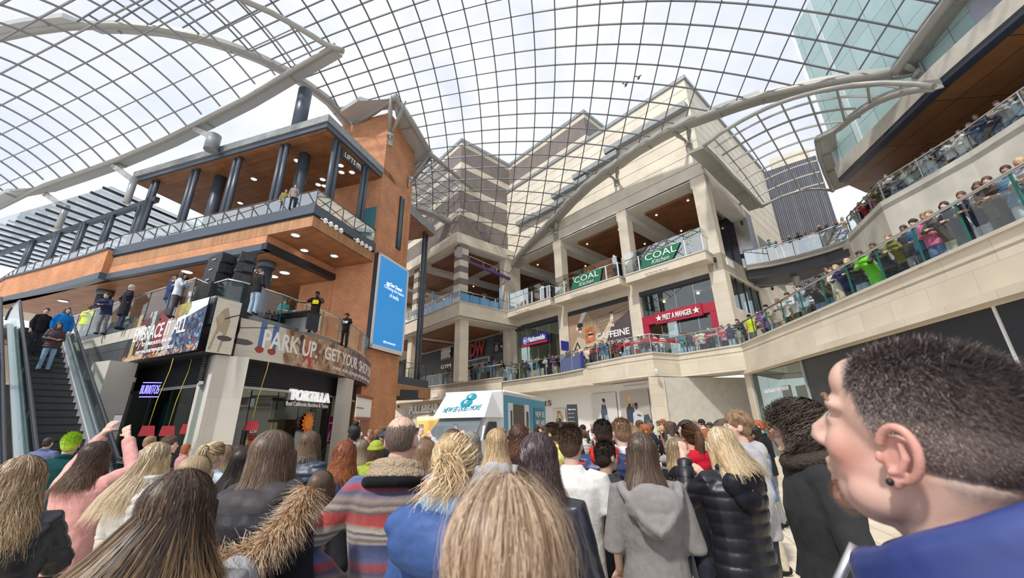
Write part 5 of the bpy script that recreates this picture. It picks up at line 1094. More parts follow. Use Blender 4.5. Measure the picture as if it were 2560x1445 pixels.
def edge(fn, chainp, r, root, inner, m=None, gut=.9, gutm=None):
    """edge tube with an upstand and an outward soffit tray; `inner` is a grid point inside the shell"""
    P = [fn(*q) for q in chainp]; m = m or GSTEEL
    P = [p-np.array([0, 0, r*.9]) for p in P]
    b = MB(); b.tube(P, r, 14); b.build('edge_tube', m, root)
    if gut:
        ins = fn(*inner); b = MB(); c2 = MB(); n = len(P); O = []
        for i, p in enumerate(P):
            t = P[min(i+1, n-1)]-P[max(i-1, 0)]; t /= np.linalg.norm(t); o = np.cross(t, [0, 0, 1.]); o /= np.linalg.norm(o)
            if o@(p-ins) < 0: o = -o
            O.append(p+o*gut+[0, 0, r*.2])
        for i in range(n-1):
            p0, p1, q0, q1 = P[i]+[0, 0, -r*.1], P[i+1]+[0, 0, -r*.1], O[i], O[i+1]; u_ = np.array([0, 0, .12])
            b.hexa([p0, p1, q1, q0, p0+u_, p1+u_, q1+u_, q0+u_])
            if i % 3 == 0: c2.bar(p0-[0, 0, .05], q0-[0, 0, .03], .06, .09)
            b.hexa([q0, q1, q1+(q1-p1)*.06, q0+(q0-p0)*.06, q0+[0, 0, .38], q1+[0, 0, .38], q1+(q1-p1)*.06+[0, 0, .38], q0+(q0-p0)*.06+[0, 0, .38]])
        b.build('gutter_tray', gutm or LSTEEL, root); c2.build('gutter_rib', m, root)
        b = MB()
        for i in range(n-1): b.hexa([P[i]+[0, 0, r*.5], P[i+1]+[0, 0, r*.5], P[i+1]+[.05, .05, r*.5], P[i]+[.05, .05, r*.5], P[i]+[0, 0, r*2.2], P[i+1]+[0, 0, r*2.2], P[i+1]+[.05, .05, r*2.2], P[i]+[.05, .05, r*2.2]])
        b.build('upstand', m, root)
    return P
def bracket(p, q, root, m=None):
    """splayed pair of struts with a pin and a plate, from tube p to wall q"""
    m = m or GSTEEL; p = np.array(p, float); q = np.array(q, float); d = q-p; s = np.cross(d, [0, 0, 1.]); s = s/(np.linalg.norm(s)+1e-9)
    b = MB()
    for k in (-1, 1): b.tube([p+s*k*.55, p+s*k*.35+d*.4, q+s*k*.08-d*.12], [.06, .17, .07], 8, r2=.45)
    b.build('strut', m, root)
    b = MB(); b.tube([q-d*.12-s*.22, q-d*.12+s*.22], .13, 10); b.tube([q-d*.12, q], .11, 8); b.build('pin', LSTEEL, root)
    b = MB(); n = d/np.linalg.norm(d); b.bar(q+[0, 0, -.55], q+[0, 0, .5], .5, .1, up=(n[0], n[1], 0.01)); b.build('anchor_plate', GSTEEL, root)
V0 = (1275, 670)
rightp = [V0, (1295, 636), (1336, 591), (1382, 543), (1422, 499), (1462, 461), (1510, 425), (1582, 373), (1643, 336), (1703, 305), (1763, 282), (1823, 260), (1900, 234), (2016, 209), (2124, 189), (2230, 177)]
rightp2 = [(2230, 177), (2250, 151), (2304, 76), (2361, 0), (2420, -90), (2470, -180)]
leftp = [V0, (1213, 609.5), (1141, 561), (1081, 529), (1028, 517), (985, 497)]
towerp = [(985, 497), (1036, 440), (1078, 384), (1035, 310), (990, 240), (935, 276), (886, 306)]
arch = [(884, 322), (868, 300), (828, 252), (774, 212), (720, 176), (648, 140), (576, 112), (504, 90), (396, 68), (288, 59), (180, 61), (90, 72), (0, 90), (-90, 118)]
rg = thing('glass_roof', (0, 28, 20), 'vast central glass lattice shell roof arching over the plaza', 'roof')
cR = chain(MAIN, rightp, (0, 12)); cR2 = chain(MAIN, rightp2, cR[-1]); cL = chain(MAIN, leftp, (0, 12)); cT = chain(MAIN, towerp, cL[-1]); cA = chain(MAIN, arch, cT[-1])
poly = [tuple(q) for q in cL]+[tuple(q) for q in cT[1:]]+[tuple(q) for q in cA]+[(cA[-1][0]-1, -14), (cR2[-1][0]+1, -14)]+[tuple(q) for q in reversed(cR2)]+[tuple(q) for q in reversed(cR[1:])]
imin = int(min(p[0] for p in poly))-1; imax = int(max(p[0] for p in poly))+1; jmin = -13; jmax = int(max(p[1] for p in poly))+1
lattice(MAIN, poly, (imin, imax), (jmin, jmax), .042, rg, mat('dark_grey_roof_steel', (.15, .155, .17), .42, .2), sub=4)
inn = (3, 2)
PR_ = edge(MAIN, densify(cR, 2), .2, rg, inn, gut=.85, gutm=GSTEEL); PR2 = edge(MAIN, densify(cR2, 2), .22, rg, inn, gut=1.1, gutm=GSTEEL); PL_ = edge(MAIN, densify(cL, 2), .2, rg, inn, gut=.8, gutm=GSTEEL)
PT_ = edge(MAIN, cT, .22, rg, inn, gut=1.3); PA_ = edge(MAIN, densify(cA, 2), .22, rg, (0, -3), gut=.55)
for (x, y, x2, y2, kind) in ((1700, 318, 1722, 358, 'S'), (1527, 425, 1541, 450, 'S'), (1378, 560, 1390, 585, 'S')):
    q_ = invert(MAIN, x, y, (6, 5)); a, z_ = S.onb(x2, y2, -.05); bracket(MAIN(*q_), S.p(a, -.05, z_), rg)
a, z_ = S.onb(1272, 700, -1.2); bracket(MAIN(*cR[0]), S.p(19.9, -1.25, 15.6), rg)
bracket(MAIN(*invert(MAIN, 1165, 582, (0, 11))), S.p(19.6, -6.8, 16.8), rg)
bracket(MAIN(*cT[4])+[.2, 0, -.2], np.array(L.p(-.05, .25, 22.6)), rg); bracket(MAIN(*cT[2])+[0, 0, -.2], np.array(L.p(-.05, 3.2, 20.6)), rg)
bracket(MAIN(*cR[-1]), (GA+d_*6.5+[-.1, 0, 1.8])*[1, 1, 1], rg)
lg = thing('glass_roof', (-20, 22, 21), 'left glass lattice vault above the timber terrace', 'roof')
low = [(-60, 540), (0, 516), (104, 464), (288, 399), (414, 345), (612, 245), (720, 180), (835, 113)]
cB = chain(LEFTV, low, (0, 4)); topp = [(860, 124), (812, 105), (750, 66), (677, 26), (618, 0), (560, -30)]
cTp = chain(LEFTV, topp, (cB[-1][0], cB[-1][1]-1))
poly = [tuple(q) for q in cB]+[tuple(q) for q in cTp]+[(cTp[-1][0], -7), (-12, -7), (-12, cB[0][1])]
lattice(LEFTV, poly, (-12, int(max(p[0] for p in poly))+1), (-7, 7), .045, lg, mat('mid_grey_roof_steel', (.23, .235, .25), .42, .2), sub=4)
PB_ = edge(LEFTV, densify(cB, 2), .17, lg, (0, 0), gut=.75, gutm=LSTEEL); edge(LEFTV, densify(cTp, 2), .17, lg, (0, 0), gut=0)
for (x, y, bx, by) in ((493, 317, 535, 345), (290, 410, 335, 452), (118, 480, 165, 520)):
    p = LEFTV(*invert(LEFTV, x, y, (0, 4)))-[0, 0, .25]; z_ = 20.2 if x > 400 else 18.3; q_ = atz(bx, by, z_)
    b = MB(); b.bar(p, q_, .2, .34); b.build('strut', LSTEEL, lg); b = MB(); b.ell(p, (.22, .22, .22)); b.build('pin', GSTEEL, lg)
    b = MB(); b.cyl(q_, .2 if x < 400 else .4, 16.5 if x < 400 else 19.2, z_+.2, 20); b.build('stub_column', ZINC if x > 400 else LSTEEL, lg)
cp_ = atz(757, 262, 22.); b = MB(); b.cyl(cp_, .42, 19.7, vz(757, 225, cp_), 22); tag(b.build('roof_column', STEEL, origin=(cp_[0], cp_[1], 19.7)), 'dark blue round column rising from the zinc roof to the arch', 'column')
sg = thing('glass_roof', (19, 20, 18), 'small barrel shaped glass roof on the right above the footbridge', 'roof')
nw_, sw_ = [(1759, 362), (1800, 330), (1833, 310), (1886, 281), (1949, 253), (2017, 232), (2091, 215), (2170, 205), (2250, 204), (2330, 211)], [(1904, 514), (1954, 489), (2002, 474), (2045, 470), (2081, 474)]
cN = chain(RIGHTV, nw_, (0, -4)); cS = chain(RIGHTV, sw_, (0, 4)); cE = chain(RIGHTV, [(2330, 214), (2262, 224), (2190, 250), (2130, 290), (2085, 325), (2040, 347), (2048, 390), (2062, 430), (2081, 474)], cN[-1]); cW = chain(RIGHTV, [(1759, 362), (1830, 437), (1904, 514)], cN[0])
poly = [tuple(q) for q in cN]+[tuple(q) for q in cE[1:]]+[tuple(q) for q in reversed(cS[:-1])]+[tuple(cW[1])]
i0, i1, j0, j1 = [int(f_(v)) for f_, v in ((math.floor, min(p[0] for p in poly)), (math.ceil, max(p[0] for p in poly)), (math.floor, min(p[1] for p in poly)), (math.ceil, max(p[1] for p in poly)))]
lattice(RIGHTV, poly, (i0, i1), (j0, j1), .045, sg, GSTEEL, sub=4)
edge(RIGHTV, densify(cN, 2), .11, sg, (2, 2), gut=0); edge(RIGHTV, densify(cS, 2), .1, sg, (2, 0), gut=0); edge(RIGHTV, densify(cW, 4), .13, sg, (2, 0), gut=.9, gutm=GSTEEL); edge(RIGHTV, densify(cE[:6], 2), .15, sg, (1, 0), gut=.35, gutm=GSTEEL); edge(RIGHTV, densify(cE[5:], 3), .13, sg, (1, 0), gut=.9, gutm=GSTEEL)
for (x, y, x2, y2) in ((1785, 392, 1757, 418), (1872, 492, 1850, 510)):
    p = RIGHTV(*invert(RIGHTV, x, y, (0, 0))); bb, z_ = S.ona(x2, y2, -.05); b = MB(); b.tube([p, S.p(-.05, bb, z_)], .12, 8); b.build('strut', LSTEEL, sg); b = MB(); b.ell(p, (.2, .2, .2)); b.build('pin', GSTEEL, sg)
fg = thing('glass_roof', (-3, 40, 22), 'distant small glass lattice roof between the brick tower and the banded tower', 'roof')
FA, FB_, FC = atd(1075, 385, 33), atd(1190, 478, 41), atd(1075, 545, 46)
b = MB(); b.tube([FA, FB_], .2, 10); b.tube([FB_, FC], .26, 10); b.build('edge_tube', GSTEEL, fg)
FD = FA+(FC-FB_)*1.2; b = MB()
for i in range(9):
    t = i/8; b.bar(FA+(FB_-FA)*t, FD+(FC-FD)*t, .07, .1); b.bar(FA+(FD-FA)*t, FB_+(FC-FB_)*t, .07, .1)
b.build('lattice_bars', mat('pale_lattice_steel', (.34, .36, .38), .5), fg)
b = MB(); b.poly([FA, FB_, FC, FD]); b.build('glazing', glass('hazy_glass', (.9, .92, .93), .22), fg)
b = MB(); b.bar(FB_+(FC-FB_)*.4, S.p(22, -6.3, 19.6), .2, .2); b.build('strut', LSTEEL, fg)
for (x, y) in ((1565, 212), (1597, 194)):
    p = atd(x, y, 24); b = MB(); b.ell(p, (.07, .16, .07), n=8, k=6); b.poly([p+[0, .02, .03], p+[-.24, .02, .1], p+[-.2, -.1, .08]]); b.poly([p+[0, .02, .03], p+[.2, .05, .2], p+[.14, -.08, .18]]); b.ell(p+[0, .17, .04], (.035, .05, .035), n=8, k=5)
    tag(b.build('pigeon', mat('grey_feathers', (.10, .11, .13), .7), origin=p), 'grey pigeon flying under the roof, %s of the two' % ('lower left' if x < 1580 else 'upper right'), 'bird')
# ---------------------------------------------------------------- promotional van
ZV = 2.88
vfr, vfl, vbr = atz(1257, 978, ZV), atz(1095, 986, ZV), atz(1362, 999, ZV)
vd = (vfr-vbr)[:2]; VLn = np.linalg.norm(vd); VW = 2.35
VF = Frame(vfr, math.atan2(vd[0], vd[1]))       # u forward (towards the crowd), w to one side
sg_ = 1 if VF.ab(vfl)[1] > 0 else -1
van = thing('promotional_van', (*vfr[:2], 0), 'white and blue box van lettered NEW EE DOES MORE parked behind the crowd', 'van')
VWt = mat('white_van_paint', (.80, .81, .82), .25, coat=.4); VBl = mat('sky_blue_van_panel', (.04, .30, .46), .35); VGl = mat('windscreen_glass', (.30, .35, .38), .06, .6)
def vx(a, w_, z): return VF.p(a, sg_*w_, z)
def vbox(b, a0, a1, w0, w1, z0, z1, m=0): return b.box(VF, a0, a1, min(sg_*w0, sg_*w1), max(sg_*w0, sg_*w1), z0, z1, m)
b = MB(); vbox(b, -VLn, 0, 0, VW, .75, ZV); b.build('box_body', VWt, van)
b = MB(); b.hexa([vx(0, .0, 1.95), vx(1.35, .18, 1.95), vx(1.35, VW-.18, 1.95), vx(0, VW, 1.95), vx(0, 0, ZV), vx(.35, .3, ZV-.05), vx(.35, VW-.3, ZV-.05), vx(0, VW, ZV)]); b.build('luton_nose', VWt, van)
b = MB(); b.hexa([vx(0, .12, .45), vx(1.9, .2, .45), vx(1.9, VW-.2, .45), vx(0, VW-.12, .45), vx(0, .15, 1.95), vx(.95, .25, 1.95), vx(.95, VW-.25, 1.95), vx(0, VW-.15, 1.95)]); b.hexa([vx(1.5, .2, .4), vx(2.5, .3, .4), vx(2.5, VW-.3, .4), vx(1.5, VW-.2, .4), vx(1.5, .2, 1.25), vx(2.4, .35, 1.05), vx(2.4, VW-.35, 1.05), vx(1.5, VW-.2, 1.25)]); b.build('cab', VWt, van)
b = MB(); b.poly([vx(1.98, .3, 1.28), vx(1.98, VW-.3, 1.28), vx(1.12, VW-.36, 1.93), vx(1.12, .36, 1.93)][::(1 if sg_ > 0 else -1)]); b.build('windscreen', VGl, van)
b = MB(); b.poly([vx(.35, .09, 1.25), vx(1.45, .15, 1.25), vx(.9, .2, 1.8), vx(.35, .12, 1.8)]); b.build('side_window', DGREY, van)
for a in (-VLn+1.2, 1.2):
    for w_ in (.15, VW-.15):
        p = np.array(vx(a, w_, .38)); t_ = np.array([*VF.w, 0])*.12; b = MB(); b.tube([p-t_, p+t_], .38, 20); b.build('wheel', BLACK, van)
b = MB()
for w_ in (0, VW): b.tube([vx(0, w_, ZV), vx(-VLn, w_, ZV)], .05, 8)
b.tube([vx(0, 0, ZV), vx(0, VW, ZV)], .05, 8); b.build('roof_trim', WHITE, van)
# photographed side (w = 0)
b = MB(); vbox(b, -VLn+.05, -.1, -.02, .0, .8, ZV-.12); b.build('side_panel', VBl, van)
def vside(x, y): a, z = VF.onb(x, y, 0); return a, z
a1, _ = vside(1277, 1010); a2, _ = vside(1308, 1010); a0_, zt = vside(1262, 1008); a3, _ = vside(1324, 1015); zt = 2.45
b = MB(); vbox(b, a2, a1, -.035, -.0, .8, zt); b.build('doorway', mat('dark_tan_interior', (.10, .085, .065), .7), van)
for (p0, p1) in ((a1, a1+.42), (a2-.55, a2)):
    b = MB(); vbox(b, p0, p1, -.09, -.02, .8, zt+.03); b.build('door', VWt, van); b = MB(); vbox(b, p0+.12, p1-.12, -.1, -.09, 1.1, zt-.25); b.build('door_window', DGREY, van)
pa, _ = vside(1333, 1025); pb, _ = vside(1358, 1025)
b = MB(); vbox(b, pb, pa, -.05, -.02, 1.2, 2.4); b.build('poster', mat('deep_teal_poster', (.03, .20, .30), .4), van)
letters('lettering', 'NEW EE', vx(pa-.12, -.05, 2.0), vx(pb+.12, -.05, 2.0), .25, WT, van, bold=.0, depth=.01); letters('lettering', 'WE ARE', vx(pa-.12, -.05, 1.6), vx(pb+.12, -.05, 1.6), .25, WT, van, bold=.0, depth=.01)
b = MB(); b.tube([np.array(vx(-VLn+1.9+.0, -.03, 1.2)), np.array(vx(-VLn+1.75, -.03, 1.8)), np.array(vx(-VLn+1.9, -.03, 2.3))], .02, 6); b.build('yellow_stripe', mat('yellow_vinyl', (.75, .6, .05), .5), van)
# nose lettering lies on the slanting front
f0, f1 = np.array(vx(1.35, VW-.18, 1.95)), np.array(vx(1.35, .18, 1.95)); g0_, g1_ = np.array(vx(.35, VW-.3, ZV-.05)), np.array(vx(.35, .3, ZV-.05))
upn = ((g0_+g1_)-(f0+f1))/2; Lh = np.linalg.norm(upn); upn /= Lh; TEAL = mat('teal_lettering', (.0, .24, .34), .4)
letters('lettering', 'NEW EE DOES MORE', f0+(f1-f0)*.14+upn*.2*Lh, f0+(f1-f0)*.86+upn*.28*Lh, .2*Lh, TEAL, van, bold=0, shear=.25, up=upn, depth=.01, out=.01)
N_ = np.cross((f1-f0)/np.linalg.norm(f1-f0), upn); cc_ = f0+(f1-f0)*.55+upn*.68*Lh+N_*.02; X_ = (f1-f0)/np.linalg.norm(f1-f0)
b = MB()
for (o, r_) in ((.12, .15), (-.1, .17)): b.tube([cc_+upn*o*Lh*1.1+X_*o*.4-N_*.01, cc_+upn*o*Lh*1.1+X_*o*.4+N_*.015], r_*Lh, 20)
b.build('emblem', TEAL, van); letters('lettering', 'E', cc_+X_*-.03+upn*.06*Lh, cc_+X_*.09+upn*.06*Lh, .13*Lh, WT, van, up=upn, depth=.01, out=.03); letters('lettering', 'E', cc_+X_*-.1-upn*.17*Lh, cc_+X_*.02-upn*.17*Lh, .13*Lh, WT, van, up=upn, depth=.01, out=.03)
# ---------------------------------------------------------------- clothes shop at the back, left of the van
ps = thing('clothes_shop_front', S.p(28, -2.8, 0), 'stone shop front with glass block panels, lettered PULL&BEAR', 'shop front')
PW = -2.75
def spx(x, y): return S.onb(x, y, PW)
b = MB(); b.box(S, 19, 48, PW, PW+.3, 0, 4.15); b.build('wall', STONE, ps)
BLK = brickmat('glass_blocks', (.34, .36, .34), (.42, .44, .42), (.16, .16, .15), .24, .24, .03, offset=0, bump=.6, rough=.2)
a0, zt = spx(1014, 1013); a1, _ = spx(1100, 1009); a2, zl = spx(1030, 1040)
b = MB(); b.box(S, a1, a0, PW-.06, PW, zl-.0, 3.55); b.box(S, a2, a0, PW-.06, PW, .2, zl); b.build('glass_blocks', BLK, ps)
a3, z3 = spx(1043, 1041); b = MB(); b.box(S, a1-2, a3, PW-.1, PW-.02, 0, z3+.15); b.build('door_surround', STONE, ps)
b = MB(); b.box(S, a1-2, a3-.25, PW-.12, PW-.09, 0, z3-.05); b.build('lit_doorway', mat('warm_lit_interior', (.55, .38, .12), .6, emit=(1, .62, .15), es=.55), ps)
b = MB()
for i in range(14): b.box(S, a3-.35-i*.3-.05, a3-.35-i*.3, PW-.15, PW-.12, z3-.45, z3-.08)
b.build('slatted_light', LAMPG, ps)
q0_, z0 = spx(1027, 1035.5); q1_, _ = spx(1101, 1031.5); _, z1 = spx(1027, 1016); letters('lettering', 'PULL&BEAR', S.p(q0_, PW-.1, z0), S.p(q1_, PW-.1, z0), z1-z0, WT, ps, bold=.06, depth=.12)
lq, lz = spx(1001, 1020); lampbox(S.p(lq, PW-.15, lz), label='black lamp on the stone wall left of the clothes shop', out=tuple(-S.w*.1))
b = MB(); a_, z_ = S.onb(1090, 989, -3.6); b.box(S, a_-.6, a_+.6, -3.75, -3.68, z_-.18, z_+.18); tag(b.build('street_plaque', WHITE, origin=S.p(a_, -3.7, z_)), 'small white street plaque above the van', 'sign')
# ---------------------------------------------------------------- small cafe furniture on the coffee shop deck
RC_ = mat('dark_red_plastic', (.28, .02, .04), .45)
def cafe_chair(x, y, z, rz, first=[None]):
    lab = 'dark red cafe chair behind the coffee shop railing'
    r = thing('cafe_chair', (x, y, z), lab, 'chair', 'red cafe chairs behind the railing', rz=rz)
    if first[0] is None:
        b = MB(); b.wbox(-.22, .22, -.22, .22, .43, .47); s_ = b.build('seat', RC_, r, local=True)
        b = MB(); b.wbox(-.22, .22, .19, .23, .5, .88); k_ = b.build('backrest', RC_, r, local=True)
        for dx in (-.19, .19):
            for dy in (-.19, .19): b = MB(); b.tube([(dx, dy, 0), (dx*.9, dy*.9, .44)], .014, 6); b.build('leg', LSTEEL, r, local=True)
        first[0] = r
    else:
        for ch in list(first[0].children): c_ = ch.copy(); COL.objects.link(c_); c_.parent = r
    return r
ic = inset(WC, 1.25)
for t, o in ((.25, .1), (.45, -.1), (.7, .15), (.92, 0)):
    p = ic[1]+(ic[2]-ic[1])*t; cafe_chair(p[0]+o, p[1], 5.22, random.Random(int(t*99)).uniform(0, 6))
for k, t in enumerate((.35, .8)):
    p = ic[1]+(ic[2]-ic[1])*t+[.2, .5, 0]; tb3 = thing('cafe_table', (p[0], p[1], 5.22), 'small round cafe table among the red chairs, %s one' % ('left' if k == 0 else 'right'), 'table', 'cafe tables behind the railing')
    b = MB(); b.cyl(p, .32, 5.92, 5.95, 20); b.build('table_top', LSTEEL, tb3); b = MB(); b.cyl(p, .03, 5.24, 5.92); b.cyl(p, .2, 5.22, 5.25); b.build('pedestal', LSTEEL, tb3)
# planters on the terrace
LEAF = mat('leaf_green', (.12, .22, .04), .6, var=.4, scale=20); LEAFY = mat('yellow_green_leaf', (.36, .38, .06), .6, var=.4, scale=20)
def shrub(name, c, r, n, label, m, trail=0.):
    rnd = random.Random(n); t_ = thing(name, tuple(c), label, 'plant'); b = MB()
    for i in range(n):
        v = np.array([rnd.gauss(0, 1), rnd.gauss(0, 1), rnd.gauss(0, .8)]); v /= np.linalg.norm(v); v *= r*rnd.random()**.4; p = np.array(c)+v+[0, 0, r*.5]
        if trail and rnd.random() < .4: p[2] -= rnd.random()*trail
        s_ = rnd.uniform(.04, .09); a = rnd.uniform(0, 6.3); d = np.array([math.cos(a), math.sin(a), rnd.uniform(-.5, .8)])*s_; e = np.array([-math.sin(a), math.cos(a), rnd.uniform(-.3, .3)])*s_*.45
        b.poly([p-d, p+e, p+d, p-e])
    f_ = b.build('foliage', m, t_); b = MB(); b.wbox(c[0]-.2, c[0]+.2, c[1]-.2, c[1]+.2, c[2]-.35, c[2]+.05); b.build('planter', DGREY, t_); return t_
shrub('terrace_shrub', np.array(S.p(1.3, -.6, 13.0)), .55, 900, 'trailing yellow green plant at the right end of the kitchen balcony', LEAFY, trail=.7)
shrub('terrace_shrub', np.array(S.p(4.8, .2, 12.6)), .3, 300, 'small green plant behind the kitchen balcony glass, left of the trailing one', LEAF)
for i, a in enumerate((20.4, 22.0, 23.6)): shrub('terrace_shrub', np.array(S.p(a, -6.2, 12.5)), .35, 220, 'green planter shrub behind the blue windbreaks, %s' % ('rightmost', 'middle one', 'leftmost')[i], LEAF)
# ================================================================ people
def loft(b, rings, n=20, m=0):
    """horizontal elliptical rings (x,y,z,rx,ry) joined into a closed body"""
    k0 = len(b.v)
    for (x, y, z, rx, ry) in rings:
        for j in range(n): t = 2*math.pi*j/n; b.v.append((x+rx*math.cos(t), y+ry*math.sin(t), z))
    for i in range(len(rings)-1):
        for j in range(n): j2 = (j+1) % n; b.f.append((k0+i*n+j, k0+i*n+j2, k0+(i+1)*n+j2, k0+(i+1)*n+j)); b.m.append(m); b.smooth.append(True)
    b.f.append(tuple(k0+j for j in reversed(range(n)))); b.m.append(m); b.smooth.append(True)
    k1 = k0+(len(rings)-1)*n; b.f.append(tuple(k1+j for j in range(n))); b.m.append(m); b.smooth.append(True); return b
def blob(b, voxel, smooth=3, name='m', disp=None):
    """one continuous skin grown over the overlapping volumes in b"""
    me = bpy.data.meshes.new('t'); me.from_pydata([tuple(map(float, v)) for v in b.v], [], b.f); me.update()
    o = bpy.data.objects.new('t', me); COL.objects.link(o)
    r = o.modifiers.new('r', 'REMESH'); r.mode = 'VOXEL'; r.voxel_size = voxel; r.adaptivity = 0
    s = o.modifiers.new('s', 'SMOOTH'); s.factor = .5; s.iterations = smooth
    bpy.context.view_layer.update(); out = bpy.data.meshes.new_from_object(o.evaluated_get(bpy.context.evaluated_depsgraph_get()))
    bpy.data.objects.remove(o); bpy.data.meshes.remove(me); out.name = name; out.materials.clear()
    n = len(out.vertices)
    if disp is not None:
        V = np.zeros(n*3); out.vertices.foreach_get('co', V); V = V.reshape(-1, 3); N = np.zeros(n*3); out.vertices.foreach_get('normal', N); N = N.reshape(-1, 3)
        V = V+N*disp(V, N)[:, None]; out.vertices.foreach_set('co', V.ravel())
    out.polygons.foreach_set('use_smooth', [True]*len(out.polygons)); out.update(); return out
def wob(V, f, seed=0):
    r = np.random.RandomState(seed); o = np.zeros(len(V))
    for k in range(7):
        d = r.normal(size=3); d /= np.linalg.norm(d); o += np.sin(V@d*f*r.uniform(.6, 1.7)+r.uniform(0, 6.3)+1.5*np.sin(V@r.normal(size=3)*f*.4))
    return o/7
def POSE(kind, wide=1.):
    P = dict(pel=(0, 0, .95), chest=(0, 0, 1.28), neck=(0, 0, 1.47), head=(0, .025, 1.632), hip=(.09, 0, .92), knee=(.10, .02, .50), ank=(.11, -.02, .09), L=[(.17, 0, 1.42), (.25, -.02, 1.15), (.25, .07, .90)], R=[(.17, 0, 1.42), (.25, -.02, 1.15), (.25, .07, .90)])
    if kind == 'front': P['L'] = [(.17, 0, 1.42), (.25, -.02, 1.14), (.09, .26, 1.10)]; P['R'] = list(P['L'])
    if kind == 'phone': P['R'] = [(.17, 0, 1.42), (.24, .18, 1.27), (.13, .32, 1.56)]; P['L'] = [(.17, 0, 1.42), (.24, .12, 1.2), (.02, .30, 1.42)]
    if kind == 'up': P['R'] = [(.17, 0, 1.43), (.26, .16, 1.55), (.17, .26, 1.83)]; P['L'] = [(.17, 0, 1.43), (.24, .16, 1.52), (.03, .27, 1.80)]
    if kind == 'mic': P['R'] = [(.17, 0, 1.42), (.30, .10, 1.22), (.07, .20, 1.52)]; P['L'] = [(.17, 0, 1.42), (.36, .12, 1.2), (.58, .34, 1.16)]
    if kind == 'hips': P['L'] = [(.17, 0, 1.42), (.36, -.10, 1.2), (.2, -.02, 1.02)]; P['R'] = list(P['L'])
    if kind == 'lean':
        P.update(pel=(0, -.14, .94), chest=(0, .04, 1.24), neck=(0, .11, 1.40), head=(0, .19, 1.55), hip=(.09, -.14, .91), knee=(.10, -.10, .50), ank=(.11, -.20, .09))
        P['L'] = [(.17, .09, 1.36), (.24, .20, 1.14), (.06, .40, 1.12)]; P['R'] = list(P['L'])
    if kind == 'sit':
        P.update(pel=(0, 0, .52), chest=(0, .02, .84), neck=(0, .04, 1.03), head=(0, .07, 1.19), hip=(.09, 0, .52), knee=(.12, .42, .50), ank=(.12, .42, .09)); P['L'] = [(.17, .03, .98), (.24, .1, .72), (.1, .34, .74)]; P['R'] = list(P['L'])
    P['kind'] = kind; return P
def rotm(yaw, pitch, roll=0.):
    cy, sy, cp, sp, cr_, sr = math.cos(yaw), math.sin(yaw), math.cos(pitch), math.sin(pitch), math.cos(roll), math.sin(roll)
    Rz = np.array([[cy, -sy, 0], [sy, cy, 0], [0, 0, 1]]); Rx = np.array([[1, 0, 0], [0, cp, -sp], [0, sp, cp]]); Ry = np.array([[cr_, 0, sr], [0, 1, 0], [-sr, 0, cr_]]); return Rz@Rx@Ry
def head_prims(b, c, R, det=False):
    T = lambda p: np.array(c)+R@np.array(p, float)
    def E(p, r): b.ell(T(p), r, R=R, n=18, k=12)
    E((0, -.014, .028), (.074, .094, .088)); E((0, .028, -.03), (.06, .066, .085)); E((0, .03, -.075), (.050, .052, .04)); E((0, .074, -.103), (.018, .016, .015)); E((0, .070, .026), (.048, .018, .014))
    for s in (-1, 1): E((s*.036, .058, -.028), (.023, .024, .03)); E((s*.011, .098, -.032), (.0085, .010, .0075)); E((s*.078, -.006, -.008), (.009, .02, .031)); E((s*.073, .006, -.03), (.008, .01, .012))
    b.tube([T((0, .084, .012)), T((0, .100, -.012)), T((0, .112, -.030))], [.008, .0095, .0125], 8)
    E((0, .089, -.060), (.021, .010, .0055)); E((0, .087, -.071), (.018, .010, .0065))
def hand(b, wr, d, up, side, curl=.5, r=.0085):
    """palm, four unequal bent fingers and a thumb leaving the side of the palm; d = pointing direction"""
    wr = np.array(wr, float); d = np.array(d, float); d /= np.linalg.norm(d); up = np.array(up, float); up = up-d*(up@d); up /= np.linalg.norm(up)+1e-9; s = np.cross(d, up)*side
    for t, w_ in ((.0, .020), (.03, .030), (.06, .034), (.08, .034)):
        for k in (-1, 0, 1): b.ell(wr+d*t+s*k*w_*.6, (.015, .015, .014), n=8, k=6)
    b.tube([wr-d*.03, wr+d*.02], [.023, .022], 8)
    for i, (o, L_) in enumerate(((-.028, .066), (-.009, .075), (.010, .070), (.028, .054))):
        p = wr+d*.085+s*o; d1 = d*math.cos(curl*.7)-up*math.sin(curl*.7); d2 = d*math.cos(curl*1.9)-up*math.sin(curl*1.9); d3 = d*math.cos(curl*2.7)-up*math.sin(curl*2.7)
        q1 = p+d1*L_*.45; q2 = q1+d2*L_*.32; q3 = q2+d3*L_*.25; b.tube([p-d*.02, p, q1, q2, q3], [r*1.05, r, r*.95, r*.88, r*.75], 7)
    p = wr+d*.03-s*.032; t1 = (d*.7-s*.65-up*.35); t1 /= np.linalg.norm(t1); q1 = p+t1*.035; t2 = d*.9-s*.1-up*.5; t2 /= np.linalg.norm(t2); b.tube([p-t1*.02, p, q1, q1+t2*.03], [r*1.35, r*1.25, r*1.1, r*.8], 7)
BODY, TOPS, TROU, HAIRS, SHOES = {}, {}, {}, {}, {}
def sx(p, s): return (p[0]*s, p[1], p[2])
